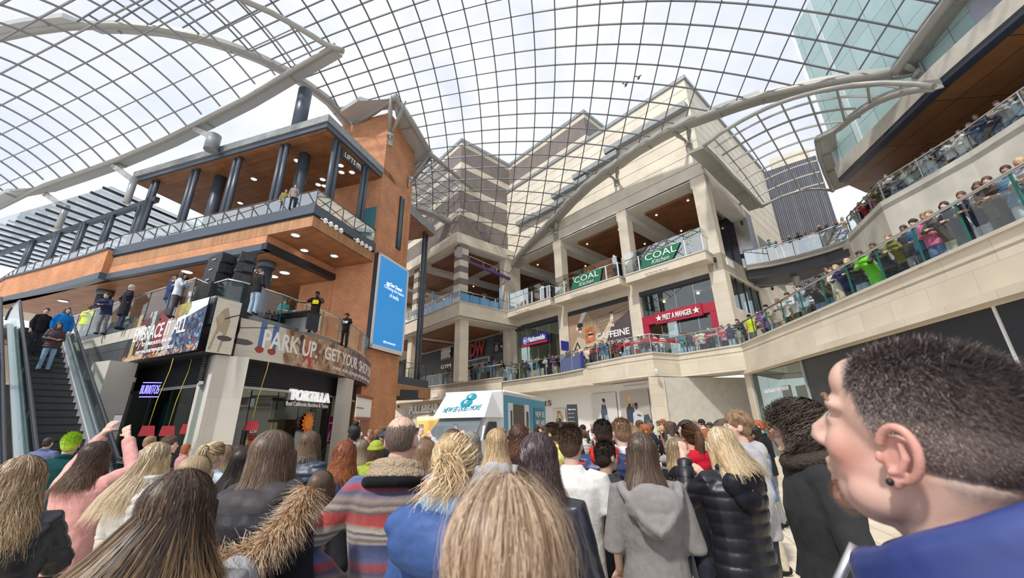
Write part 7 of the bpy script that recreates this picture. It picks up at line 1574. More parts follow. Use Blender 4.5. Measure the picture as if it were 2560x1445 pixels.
for x, y, az_, ds, kw in ((740, 462, 150, 'person with pinned dark hair talking on the upper timber terrace', dict(hair='bun', hc='dark', g='f', tc=(.3, .25, .25))), (717, 474, 150, 'person with short dark hair on the upper timber terrace', dict(hair='short', hc='dark', tc=(.25, .22, .08)))):
    lp(x, y, 13.6, 1.68, az_, ds, 'stand', **kw)
# riders on the escalators
def rider(x, y, st, az_, e, desc, lane=0., **kw):
    _, fr, run = ESC[e]; best = None
    for t in np.linspace(0, run, 120):
        z = .1+t/run*5.35; p = np.array(fr.p(t, lane, z+st)); q = pj(p); d_ = abs(q[1]-y)
        if best is None or d_ < best[0]: best = (d_, t)
    t = best[1]; n = int(5.35/.2); k = int(t/run*n); z = .1+(k+1)*5.35/n
    r, P = person(tuple(fr.p((k+.5)*run/n, lane, z)), az_, st, desc, None, **kw); return r
EA = math.degrees(math.atan2(ed[0], ed[1]))
rider(128, 817, 1.64, EA+175, 0, 'person in a dark maroon puffer jacket and jeans riding down the escalator', -.05, kind='front', g='f', hair='long', hc='dark', sk='tan', top='puffer', tc=(.045, .022, .030), lc=(.22, .32, .46), voxel=.010)
rider(112, 779, 1.80, EA+165, 0, 'person in a bright blue anorak riding down the escalator', .2, kind='stand', hair='bob', hc='chestnut', top='jacket', tc=(.01, .16, .50), lc=(.05, .05, .05))
rider(138, 779, 1.66, EA+165, 0, 'person with short brown hair and a black top, behind the blue anorak', -.28, kind='stand', g='f', hair='short', hc='brown', tc=(.015, .015, .018), hy=-.5)
rider(12, 820, 1.62, EA-20, 1, 'person with long brown hair in a pale hoodie climbing the left escalator', .1, kind='stand', g='f', hair='long', hc='brown', top='hoodie', tc=(.42, .38, .38), lc=(.012, .012, .02))
# ================================================================ hair made of strands
HAIRM = attrmat('hair_strands', .42, .35)
def ribbons(P, W, cols, name, parent, loc=(0, 0, 0), rot=None, m=None):
    """P (n,K,3) centre lines, W (K,) or (n,K) widths, cols (n,K-1,3)"""
    n, K, _ = P.shape; T = np.gradient(P, axis=1); T /= np.linalg.norm(T, axis=2, keepdims=True)+1e-9
    up = np.zeros_like(P); up[..., 2] = .3; up += P*3; X = np.cross(T, up); X /= np.linalg.norm(X, axis=2, keepdims=True)+1e-9; Y = np.cross(X, T)
    W = np.broadcast_to(W, (n, K))[..., None]; V = np.stack([P+X*W*1.25+Y*W*.35, P-X*W*1.25], axis=2).reshape(-1, 3)
    idx = np.arange(n*K*2).reshape(n, K, 2); F = np.stack([idx[:, :-1, 0], idx[:, :-1, 1], idx[:, 1:, 1], idx[:, 1:, 0]], axis=-1).reshape(-1, 4)
    me = bpy.data.meshes.new(name); me.vertices.add(len(V)); me.vertices.foreach_set('co', V.astype(np.float32).ravel()); me.loops.add(len(F)*4); me.loops.foreach_set('vertex_index', F.astype(np.int32).ravel()); me.polygons.add(len(F)); me.polygons.foreach_set('loop_start', np.arange(len(F), dtype=np.int32)*4)
    me.update(calc_edges=True); C = np.concatenate([cols[:, :1], cols], 1); C = np.repeat(C[:, :, None, :], 2, axis=2).reshape(-1, 3); C = np.clip(np.c_[C, np.ones(len(C))], 0, 1)
    at = me.color_attributes.new('Col', 'BYTE_COLOR', 'POINT'); at.data.foreach_set('color', C.astype(np.float32).ravel()); me.materials.append(m or HAIRM); me.polygons.foreach_set('use_smooth', [True]*len(F))
    o = bpy.data.objects.new(name, me); COL.objects.link(o); o.parent = parent; o.location = loc
    if rot is not None: o.rotation_euler = rot
    return o
def shade(n, K, root, tip, start, rs, var=.35, hi=None, hif=.15):
    t = np.linspace(0, 1, K-1)[None, :, None]; mx = np.clip((t-start)/max(1e-3, (1-start))+rs.uniform(-.15, .15, (n, 1, 1)), 0, 1); C = np.array(root)*(1-mx)+np.array(tip)*mx
    if hi is not None: h = (rs.rand(n, 1, 1) < hif); C = np.where(h, np.array(hi), C)
    return C*np.exp(rs.normal(0, var, (n, 1, 1)))
def hang(n, L_, seed, root, tip=None, start=.3, wave=.01, flare=.02, w_=.0032, K=13, face=1.0, var=.2, hi=None, hif=.15, curl=9., sway=(0, 0), minphi=0., lvar=.12, puff=1.0, part=0., phl=1.72):
    """loose hair falling from the crown over the skull ellipsoid, in head coordinates"""
    n = int(n*1.35); var *= .6; rs = np.random.RandomState(seed); th = rs.uniform(0, 2*math.pi, n); ph = np.arccos(1-rs.rand(n)*(1-math.cos(1.45)))*1.0; ph = np.maximum(ph*rs.uniform(.2, 1, n), minphi)
    dl = (th-math.pi/2+math.pi) % (2*math.pi)-math.pi; lim = 1.15*face; tgt = np.where(np.abs(dl) < lim, np.sign(dl+1e-6)*(lim+.1*rs.rand(n)), dl)
    lay = 1+rs.uniform(.0, .11, n)*puff; Ls = L_*(1+rs.uniform(-lvar, lvar, n)); ds = Ls/K; P = np.zeros((n, K, 3)); cur = None; ang0 = dl.copy()
    ph_ = ph.copy(); wa = rs.uniform(0, 6.3, n); wf = curl*rs.uniform(.7, 1.4, n); hd = None; drop = np.zeros(n)
    for k in range(K):
        f = np.clip(ph_/1.3, 0, 1); a = ang0*(1-f)+tgt*f+math.pi/2
        on = np.stack([HR[0]*np.sin(ph_)*np.cos(a), HR[1]*np.sin(ph_)*np.sin(a), HR[2]*np.cos(ph_)], 1)*lay[:, None]+HC
        out = np.stack([np.cos(a), np.sin(a)], 1); dropn = np.clip(drop/.12, 0, 1)
        pos = on.copy(); pos[:, 2] -= drop; fl = flare*drop/.2-np.where(out[:, 1] < 0, .0, .012)*dropn
        sh = np.clip((drop-.10)/.15, 0, 1)*.05; pos[:, :2] += out*(fl+np.where(out[:, 1] < .2, sh, sh*.3))[:, None]; pos[:, 0] += sway[0]*drop; pos[:, 1] += sway[1]*drop
        g = wave*np.clip(k/K*1.6, 0, 1); pos[:, 0] += g*np.sin(wa+wf*k/K)*1.; pos[:, 1] += g*np.cos(wa*1.3+wf*k/K)
        P[:, k] = pos; rem = ph_ < phl; ph_ = np.where(rem, ph_+ds/(HR.mean()*lay), ph_); drop = np.where(rem, drop, drop+ds)
    W = w_*.55*np.concatenate([np.linspace(.8, 1, 3), np.linspace(1, .3, K-3)]); tip = root if tip is None else tip
    return P, W, shade(n, K, root, tip, start, rs, var, hi, hif)
def swept(n, seed, root, tie=(0, -.115, .03), tip=None, w_=.003, K=12, var=.3, hi=None, hif=.2, mess=.004, zmin=-.75):
    """hair pulled back from the hairline to a tie point"""
    rs = np.random.RandomState(seed); v = rs.normal(size=(n, 3)); v[:, 2] = np.abs(v[:, 2])*1.0+zmin*rs.rand(n)*.8; v /= np.linalg.norm(v, axis=1, keepdims=True); bad = (v[:, 1] > .55) & (v[:, 2] < .45); v[bad, 1] *= -1
    t = (np.array(tie)-HC)/HR; t /= np.linalg.norm(t); P = np.zeros((n, K, 3)); lay = 1+rs.uniform(0, .06, n)
    for k in range(K):
        s = k/(K-1); q = v*(1-s)+t*s; q /= np.linalg.norm(q, axis=1, keepdims=True)+1e-9; P[:, k] = HC+q*HR*(lay*(1+.03*math.sin(math.pi*s)))[:, None]
    P += rs.normal(0, mess, (n, 1, 3))*np.sin(np.linspace(0, math.pi, K))[None, :, None]
    return P, w_*np.linspace(1, .7, K), shade(n, K, root, tip or root, .2, rs, var, hi, hif)
def tailhair(n, seed, path, r, root, tip=None, w_=.0032, K=14, var=.3, spread=1.6, wave=.008, hi=None):
    rs = np.random.RandomState(seed); path = np.array(path, float); t = np.linspace(0, len(path)-1, K); i = np.minimum(t.astype(int), len(path)-2); C = path[i]+(path[i+1]-path[i])*(t-i)[:, None]
    o = rs.normal(size=(n, 3)); o /= np.linalg.norm(o, axis=1, keepdims=True)+1e-9; o *= rs.rand(n, 1)**.5*r; g = np.interp(np.linspace(0, 1, K), [0, .25, 1], [.45, 1, spread])
    P = C[None]+o[:, None, :]*g[None, :, None]; ph = rs.uniform(0, 6.3, (n, 1)); P[..., 0] += wave*np.sin(ph+np.linspace(0, 7, K)[None])*np.linspace(0, 1, K); P[..., 1] += wave*np.cos(ph*1.7+np.linspace(0, 7, K)[None])*np.linspace(0, 1, K)
    P[..., 2] -= rs.uniform(0, .06, (n, 1))*np.linspace(0, 1, K)**3
    return P, w_*np.concatenate([np.ones(4), np.linspace(1, .25, K-4)]), shade(n, K, root, tip or root, .3, rs, var, hi)
def crop(n, seed, L_, root, w_=.0018, var=.3, lift=.6, back=-.5, top=1., zlo=-.045, hi=None, scalef=1.0, c0=None, ex=None, K=4, sideL=.4, rad=None):
    """short hair: little strands growing out of the scalp and combed"""
    rs = np.random.RandomState(seed); v = rs.normal(size=(n*2, 3)); v /= np.linalg.norm(v, axis=1, keepdims=True); rad = HR*.95 if rad is None else np.array(rad); c0 = HC if c0 is None else np.array(c0); p = c0+v*rad
    ok = (p[:, 2] > zlo+np.where(p[:, 1] < 0, 0, (p[:, 1])*.9)) & ~((p[:, 1] > .062) & (p[:, 2] < .085)) & ~((p[:, 1] > .035) & (p[:, 2] < .03))
    if ex is not None: ok &= ex(p)
    v = v[ok][:n]; p = p[ok][:n]; n = len(v); tp = np.clip((p[:, 2]-.03)/.07, 0, 1); Ls = L_*(sideL+(1-sideL)*tp)*rs.uniform(.7, 1.2, n)
    d = v*lift+np.array([0, back, 0])+rs.normal(0, .22, (n, 3)); d[:, 2] -= .45*(1-tp); d -= v*np.minimum(0, (d*v).sum(1))[:, None]; d /= np.linalg.norm(d, axis=1, keepdims=True)
    bend = rs.normal(0, .35, (n, 3)); P = np.stack([p+(d*Ls[:, None])*s+bend*(Ls[:, None])*s*s*.5 for s in np.linspace(0, 1, K)], 1)
    return P, w_*np.linspace(1, .3, K), shade(n, K, root, root, .5, rs, var, hi)
def cat(*L_):
    return L_
def near_hair(r, P, hy, hp, sets, name='hair_strands'):
    for s in sets: ribbons(*s, name, kid(r, 'hair'))
def near(x, y, wpx, az, label, W_=.175, kind='stand', hair='long', hc='brown', sets=(), hy=0., hp=0., zc=None, st=None, voxel=.010, zoff=0., **kw):
    """a person near the camera: (x, y) is the middle of the head in the photo, wpx its width there"""
    tx = (x-1280)/F_PX; zc = zc or F_PX*W_/wpx*math.sqrt(1+tx*tx); c = atd(x, y, zc); P0 = POSE(kind); hz = P0['head'][2]
    s = c[2]/hz if st is None else st/1.75; a = -math.radians(az); h = P0['head']; ox = math.cos(a)*h[0]-math.sin(a)*h[1]; oy = math.sin(a)*h[0]+math.cos(a)*h[1]
    r, P = person((c[0]-ox*s, c[1]-oy*s, 0), az, s*1.75, label, None, kind, hair=hair, hc=hc, hy=hy, hp=hp, voxel=voxel, **kw)
    near_hair(r, P, round(hy, 1), round(hp, 1), sets); NEARLOG.append((label[:40], round(zc, 2), round(s*1.75, 2))); return r, P
NEARLOG = []
def fur(name, path, r, L_, n, root, tip, parent, seed=1, w_=.0016, down=.3):
    w_ *= .6; n = int(n*1.8); L_ *= .62; rs = np.random.RandomState(seed); path = np.array(path, float); t = rs.uniform(0, len(path)-1.001, n); i = t.astype(int); C = path[i]+(path[i+1]-path[i])*(t-i)[:, None]; T = path[i+1]-path[i]; T /= np.linalg.norm(T, axis=1, keepdims=True)
    o = rs.normal(size=(n, 3)); o -= T*(o*T).sum(1)[:, None]; o /= np.linalg.norm(o, axis=1, keepdims=True); d = o+rs.normal(0, .35, (n, 3)); d[:, 2] -= down; Ls = L_*rs.uniform(.5, 1.2, n)[:, None]
    P = np.stack([C+o*r*.8+d*Ls*s-np.array([0, 0, 1])*Ls*s*s*.35 for s in np.linspace(0, 1, 5)], 1); return ribbons(P, w_*np.linspace(1.2, .3, 5), shade(n, 5, root, tip, .2, rs, .25), name, parent)
def extra(name, b, m, parent, voxel=.012, smooth=3, disp=None): return put(name, blob(b, voxel, smooth, name, disp), m, kid(parent, 'top'))
# ================================================================ the crowd on the floor, nearest first
def rgb(*c): return tuple(c)
BL, BLT = (.30, .19, .10), (.62, .47, .28)
# --- light brown head, bottom centre
near(1272, 1438, 375, 2, 'person seen from above behind, smooth light brown hair, bottom centre of the photo', W_=.20, hair='bob', hc='brown', g='f', top='jacket', tc=(.05, .05, .06), st=None,
     sets=(hang(3800, .34, 11, (.20, .125, .075), (.42, .29, .18), .15, wave=.003, w_=.0016, K=13, var=.30, hi=(.50, .38, .27), hif=.22, face=.6, puff=.7), hang(260, .30, 12, (.42, .31, .22), wave=.012, w_=.0007, K=13, puff=2.1, face=.6)))
# --- dark to blond ombre hair
near(440, 1290, 215, -22, 'person with dark roots fading to long golden blond hair, bottom left', W_=.185, hair='long', hc='dark', g='f', top='puffer', tc=(.20, .20, .22), kind='front',
     sets=(hang(3600, .62, 21, (.028, .018, .014), (.50, .30, .12), .28, wave=.022, w_=.0023, K=13, var=.30, hi=(.20, .12, .06), hif=.12, flare=.11, curl=7, sway=(-.25, -.1)), hang(250, .5, 22, (.10, .06, .04), (.6, .4, .2), wave=.03, w_=.0008, K=13, puff=2.2, flare=.10)))
near(588, 1470, 150, 0, 'person with silver grey hair, only the top showing at the lower left edge', W_=.17, hair='bob', hc='grey', top='coat', tc=(.2, .2, .22), sets=(hang(2600, .2, 23, (.42, .42, .44), (.60, .60, .62), wave=.006, w_=.0019, K=10, var=.22, face=.5),))
near(48, 1205, 155, -30, 'person with wavy ash blond hair and a black padded coat at the left edge', W_=.19, hair='long', hc='lightbrown', g='f', top='puffer', tc=(.012, .014, .022), kind='phone',
     sets=(hang(2600, .44, 31, (.17, .11, .065), (.46, .33, .19), .2, wave=.02, w_=.0022, K=13, var=.32, hi=(.50, .40, .27), hif=.2, flare=.03, curl=12),))
# --- parka with fur trimmed hood
r, P = near(683, 1148, 112, 6, 'person with straight brown hair and a black parka with a big tan fur hood trim', W_=.175, hair='long', hc='brown', g='f', top='coat', tc=(.014, .015, .020), kind='front', voxel=.009,
     sets=(hang(2600, .27, 41, (.085, .055, .038), (.17, .11, .075), .2, wave=.003, w_=.0018, K=13, var=.3, hi=(.24, .17, .12), hif=.15, puff=.6),))
b = MB(); b.tube([(.13*math.cos(t), -.02+.125*math.sin(t), 1.485+.03*math.sin(t)) for t in np.linspace(-.2, 2*math.pi-.3, 18)], .05, 10); b.ell((0, -.13, 1.44), (.15, .07, .09)); b.ell((.1, -.06, 1.50), (.07, .06, .05)); extra('grey_hood', b, cloth('charcoal_fleece', (.055, .05, .055), (.5)), r, .010, 2, lambda V, N: wob(V, 40, 3)*.008)
b = MB(); b.ell((0, -.13, 1.36), (.24, .10, .12)); b.ell((-.16, -.10, 1.40), (.10, .09, .09)); b.ell((.17, -.08, 1.40), (.10, .09, .08)); b.ell((0, -.16, 1.28), (.2, .09, .10)); extra('parka_hood', b, cloth('parka_nylon', (.016, .017, .024), .5), r, .012, 2, lambda V, N: wob(V, 34, 9)*.014)
FP = [(-.26, -.13, 1.42), (-.22, -.20, 1.36), (-.12, -.27, 1.31), (0, -.29, 1.285), (.11, -.27, 1.30), (.20, -.21, 1.345), (.26, -.15, 1.43), (.27, -.08, 1.52)]
b = MB(); b.tube(FP, .035, 8); extra('fur_trim_base', b, cloth('tan_pile', (.36, .22, .12)), r); fur('fur_trim', FP, .035, .085, 5200, (.30, .17, .085), (.78, .60, .42), r, w_=.0016)
# --- shaven head, striped jacket
r, P = near(1004, 1102, 82, 4, 'tall balding person in a red, blue and cream striped wool jacket with sherpa collar', W_=.158, hair='bald', hc='shaven', sk='fair', top='jacket', tc=(.2, .2, .2), voxel=.009, kind='hips')
def striped():
    m, nt, b_ = base('striped_blanket_wool'); t = nt.nodes.new('ShaderNodeTexCoord'); sp = nt.nodes.new('ShaderNodeSeparateXYZ'); nt.links.new(t.outputs['Object'], sp.inputs[0])
    n = nt.nodes.new('ShaderNodeTexNoise'); n.inputs['Scale'].default_value = 5; nt.links.new(t.outputs['Object'], n.inputs['Vector'])
    ma = nt.nodes.new('ShaderNodeMath'); ma.operation = 'MULTIPLY_ADD'; ma.inputs[1].default_value = .035; nt.links.new(n.outputs['Fac'], ma.inputs[0]); nt.links.new(sp.outputs['Z'], ma.inputs[2])
    s = nt.nodes.new('ShaderNodeMath'); s.operation = 'MULTIPLY'; s.inputs[1].default_value = 1/.30; nt.links.new(ma.outputs[0], s.inputs[0]); f = nt.nodes.new('ShaderNodeMath'); f.operation = 'FRACT'; nt.links.new(s.outputs[0], f.inputs[0])
    r_ = nt.nodes.new('ShaderNodeValToRGB'); r_.color_ramp.interpolation = 'LINEAR'; e = r_.color_ramp.elements
    cs = [(0, (.055, .08, .20)), (.13, (.03, .045, .13)), (.16, (.33, .30, .27)), (.20, (.12, .10, .10)), (.24, (.42, .38, .33)), (.28, (.05, .05, .09)), (.31, (.44, .40, .35)), (.36, (.30, .24, .20)), (.40, (.34, .045, .04)), (.52, (.28, .035, .035)), (.55, (.08, .06, .07)), (.60, (.30, .25, .21)), (.64, (.10, .08, .09)), (.70, (.22, .17, .15)), (.78, (.06, .07, .14)), (.86, (.33, .045, .05)), (.95, (.08, .10, .22))]
    e[0].position = 0; e[0].color = (*cs[0][1], 1); e[1].position = 1; e[1].color = (*cs[0][1], 1)
    for p_, c_ in cs[1:]: q = e.new(p_); q.color = (*c_, 1)
    nt.links.new(f.outputs[0], r_.inputs['Fac']); n2 = nt.nodes.new('ShaderNodeTexNoise'); n2.inputs['Scale'].default_value = 120; mr = nt.nodes.new('ShaderNodeMapRange'); mr.inputs['To Min'].default_value = .6; mr.inputs['To Max'].default_value = 1.45; nt.links.new(n2.outputs['Fac'], mr.inputs['Value'])
    v = nt.nodes.new('ShaderNodeVectorMath'); v.operation = 'SCALE'; nt.links.new(r_.outputs['Color'], v.inputs[0]); nt.links.new(mr.outputs[0], v.inputs['Scale']); nt.links.new(v.outputs[0], b_.inputs['Base Color']); b_.inputs['Roughness'].default_value = .95; b_.inputs['Sheen Weight'].default_value = .4; return m
for ch in r.children:
    if ch.name.startswith('top'): ch.data = ch.data.copy(); ch.data.materials[0] = striped()
b = MB(); b.tube([(.095*math.cos(t), -.01+.09*math.sin(t), 1.505-.03*math.sin(t)) for t in np.linspace(0, 2*math.pi, 18)], .034, 10); b.tube([(.115*math.cos(t), -.015+.105*math.sin(t), 1.475-.02*math.sin(t)) for t in np.linspace(math.pi, 2*math.pi, 12)], .03, 10)
extra('sherpa_collar', b, cloth('sherpa_fleece', (.48, .37, .26), bump=1., scale=900), r, .008, 1, lambda V, N: wob(V, 260, 3)*.004)
b = MB(); b.tube([(.128*math.cos(t), -.02+.115*math.sin(t), 1.452-.02*math.sin(t)) for t in np.linspace(math.pi*.95, 2.05*math.pi, 14)], .028, 10); extra('black_collar_band', b, cloth('black_rib', (.01, .01, .012)), r, .010)
near_hair(r, P, 0, 0, (crop(2600, 51, .006, (.16, .12, .10), w_=.0007, zlo=-.09, ex=lambda p: (p[:, 2] < .06) | (np.random.RandomState(1).rand(len(p)) < .3), rad=(.0755, .0955, .0885), c0=(0, -.014, .026)),))
# --- blue raincoat
r, P = near(1140, 1168, 104, 12, 'person with messy tied blond hair, pale blue scarf and a blue rain jacket', W_=.17, hair='bun', hc='blonde', g='f', top='coat', tc=(.055, .115, .30), voxel=.009, kind='front', hp=-.2,
     sets=(swept(1700, 61, (.38, .26, .14), (0, -.11, -.01), (.66, .50, .31), mess=.006, w_=.0018, hi=(.70, .56, .36), hif=.3), tailhair(420, 62, [(0, -.12, 0), (.02, -.15, .01), (.03, -.13, -.05), (-.03, -.12, -.10)], .04, (.45, .32, .18), (.66, .5, .32), wave=.03, spread=2.2, w_=.0014), hang(160, .2, 63, (.55, .42, .26), wave=.035, w_=.0006, puff=2.4, face=.8)))
b = MB(); b.tube([(.10*math.cos(t), -.01+.10*math.sin(t), 1.49+.02*math.cos(t*3)) for t in np.linspace(0, 2*math.pi, 18)], .042, 10); b.ell((0, -.10, 1.50), (.10, .04, .05)); extra('scarf', b, cloth('pale_blue_scarf', (.16, .34, .58)), r, .009, 2, lambda V, N: wob(V, 60, 5)*.010)
b = MB(); b.ell((0, -.14, 1.38), (.21, .085, .12)); b.ell((-.13, -.10, 1.44), (.11, .08, .07)); b.ell((.13, -.10, 1.44), (.11, .08, .07)); extra('rain_hood', b, cloth('blue_rain_shell', (.05, .10, .27), .5), r, .010, 2, lambda V, N: wob(V, 30, 7)*.017)
# --- dark hair, satin jacket
r, P = near(1348, 1152, 94, 16, 'person with half tied plum brown hair and a glossy black bomber jacket', W_=.178, hair='bob', hc='dark', g='f', top='jacket', tc=(.012, .014, .022), voxel=.009, kind='front',
     sets=(hang(1900, .36, 71, (.045, .028, .03), (.10, .065, .06), .3, wave=.018, w_=.0021, K=13, var=.32, flare=.03, hi=(.12, .08, .09), hif=.12), swept(1200, 72, (.05, .032, .034), (.0, -.115, -.03), (.10, .065, .065), w_=.0019), tailhair(380, 73, [(0, -.12, -.03), (.01, -.15, -.08), (.02, -.15, -.2), (.03, -.14, -.30)], .03, (.05, .03, .03), (.12, .08, .07), spread=2.6, wave=.02)))
for ch in r.children:
    if ch.name.startswith('top'): ch.data = ch.data.copy(); ch.data.materials[0] = mat('black_satin', (.012, .014, .024), .28, bump=.15, scale=9, spec=.7)
# --- white T-shirt boy
r, P = near(1428, 1112, 62, 14, 'boy with cropped brown hair in a white T-shirt with a black hand print', W_=.165, hair='short', hc='brown', top='tshirt', tc=(.62, .62, .61), lc=(.02, .03, .05), voxel=.009, hy=-.2, sets=(crop(3600, 81, .030, (.085, .052, .034), hi=(.14, .09, .06)),))
letters('shirt_lettering', 'White', (-.07, -.148, 1.30), (.03, -.148, 1.30), .03, MATS['black_lettering'], None, depth=.004, out=.002).parent = kid(r, 'top')
b = MB(); 
for i in range(5): b.box(Frame((0, 0), math.pi/2), .015+.012*i, .022+.012*i, -.15, -.146, 1.22, 1.25+.008*(2-abs(i-2)))
b.box(Frame((0, 0), math.pi/2), .015, .07, -.15, -.146, 1.20, 1.225); b.build('hand_print', MATS['black_lettering'], kid(r, 'top'), local=True)
b = MB(); b.tube([(-.16, -.10, 1.33), (-.10, -.135, 1.27), (-.04, -.145, 1.22), (.02, -.14, 1.17)], [.012, .018, .016, .01], 8); b.build('orange_print', mat('orange_print', (.5, .16, .07), .6), kid(r, 'top'), local=True)
# --- red hoodie and navy gilet
r, P = near(1506, 1088, 49, 12, 'bearded person in a red hoodie and navy quilted gilet', W_=.165, hair='short', hc='dark', top='puffer', tc=(.018, .028, .11), sets=(crop(2400, 91, .022, (.03, .02, .016)),), hy=.3)
b = MB()
for s in (-1, 1): A = [np.array(sx(q, s)) for q in P['L']]; b.tube([A[0]+[s*.02, 0, 0], (A[0]+A[1])/2, A[1], A[2]], [.098, .085, .075, .055], 12)
b.ell((0, -.11, 1.47), (.12, .07, .08)); b.tube([(.095*math.cos(t), .0+.09*math.sin(t), 1.51) for t in np.linspace(0, 6.28, 14)], .036, 8); extra('red_hoodie', b, cloth('bright_red_jersey', (.62, .03, .02)), r, .012, 2, lambda V, N: wob(V, 40, 2)*.006)
near(1517, 1143, 56, 60, 'dark haired boy in a charcoal hoodie turned to the right', W_=.165, hair='short', hc='dark', sk='light', top='hoodie', tc=(.035, .037, .045), lc=(.02, .02, .025), voxel=.008, kind='front', sets=(crop(3000, 101, .026, (.022, .015, .012)),))
# --- grey hoodie, long brown hair
r, P = near(1606, 1135, 78, 6, 'person with long straight brown hair in a stone grey zip hoodie holding a phone', W_=.178, hair='long', hc='brown', g='f', top='coat', tc=(.215, .205, .205), lc=(.2, .19, .19), voxel=.009, kind='front',
     sets=(hang(2900, .42, 111, (.060, .040, .030), (.13, .085, .06), .2, wave=.004, w_=.0019, K=13, var=.3, hi=(.2, .14, .1), hif=.1, puff=.7, sway=(-.05, 0)),))
b = MB(); b.ell((0, -.15, 1.37), (.17, .065, .12)); b.ell((0, -.17, 1.28), (.11, .06, .08)); b.tube([(-.17, -.06, 1.47), (-.15, -.14, 1.42), (-.07, -.20, 1.30), (0, -.215, 1.24), (.07, -.20, 1.30), (.15, -.14, 1.42), (.17, -.06, 1.47)], .03, 8); extra('hood', b, cloth('stone_grey_fleece', (.235, .225, .225)), r, .010, 2, lambda V, N: wob(V, 30, 7)*.010)
# --- studded black jacket
near(1693, 1128, 52, 10, 'person with streaked blond hair in a black hooded jacket with silver studs', W_=.168, hair='long', hc='lightbrown', g='f', top='hoodie', tc=(.014, .014, .017), kind='front', sets=(hang(1600, .33, 121, (.13, .085, .05), (.42, .29, .16), .1, wave=.004, w_=.0019, var=.3, hi=(.5, .38, .22), hif=.25, puff=.6),))
near(1725, 1092, 46, -12, 'person with tied auburn hair in a bright red tie dyed hoodie and pale jeans', W_=.165, hair='pony', hc='chestnut', g='f', top='hoodie', tc=(.52, .015, .035), lc=(.34, .40, .44), leg='wide', shoe=(.5, .5, .52), kind='front', sets=(swept(900, 131, (.09, .04, .022)), tailhair(420, 132, [(0, -.11, .04), (0, -.15, 0), (-.01, -.14, -.12), (-.02, -.12, -.22)], .035, (.11, .05, .028), (.2, .1, .05))))
# --- blond, black quilted jacket
r, P = near(1806, 1118, 76, -8, 'person with long pale blond hair in a black quilted jacket looking down at a phone', W_=.175, hair='long', hc='blonde', g='f', top='puffer', tc=(.010, .012, .018), lc=(.06, .06, .065), voxel=.009, kind='phone', hp=-.4, seed=1,
     sets=(hang(2600, .34, 141, (.34, .24, .13), (.68, .55, .36), .12, wave=.006, w_=.0020, K=13, var=.24, hi=(.74, .63, .45), hif=.3, puff=.8, sway=(.2, 0)),))
b = MB(); b.ell((0, -.12, 1.42), (.15, .07, .10)); b.ell((0, -.14, 1.34), (.10, .06, .07)); extra('hood', b, cloth('black_nylon', (.012, .013, .02), .45), r, .010, 2, lambda V, N: wob(V, 36, 7)*.012)
near(1842, 1068, 56, -78, 'person with curled blond top and shaved sides in a grey hoodie gazing left', W_=.168, hair='curlytop', hc='lightbrown', sk='fair', top='hoodie', tc=(.36, .36, .38), voxel=.008, hp=.2, sets=(crop(1800, 151, .03, (.26, .17, .09), hi=(.45, .32, .17), zlo=.02), ))
near(1812, 1078, 44, -60, 'person in a worn brown baseball cap looking left', W_=.16, hair='cap', hc='brown', hat=(.10, .085, .07), sk='fair', tc=(.12, .13, .16), voxel=.010)
# --- dark wavy hair and charcoal coat
r, P = near(1990, 1072, 122, -72, 'person with tousled dark wavy hair and a charcoal wool coat with curly collar, looking left', W_=.20, hair='bob', hc='dark', sk='fair', top='coat', tc=(.030, .031, .034), lc=(.03, .03, .03), voxel=.008, kind='stand', hp=.1,
     sets=(hang(2600, .19, 161, (.030, .020, .017), (.065, .045, .038), .3, wave=.030, w_=.0024, K=14, var=.33, curl=13, puff=2.4, face=.75, hi=(.11, .08, .065), hif=.12), hang(900, .13, 162, (.04, .028, .022), (.09, .065, .05), wave=.035, w_=.003, puff=3.2, face=.4, curl=10)))
b = MB(); b.tube([(.10*math.cos(t), -.01+.10*math.sin(t), 1.50-.02*math.sin(t)) for t in np.linspace(0, 2*math.pi, 18)], .038, 10); extra('curly_collar', b, cloth('dark_shearling', (.07, .055, .045), bump=1., scale=900), r, .009, 1, lambda V, N: wob(V, 240, 3)*.005)
b = MB(); b.tube([np.array(P['head'])+rotm(0, .1)@np.array([.072+.0, .01+.016*math.cos(t), -.055+.016*math.sin(t)]) for t in np.linspace(0, 6.28, 14)], .0025, 6); b.build('hoop_earring', INOX, r, local=True)
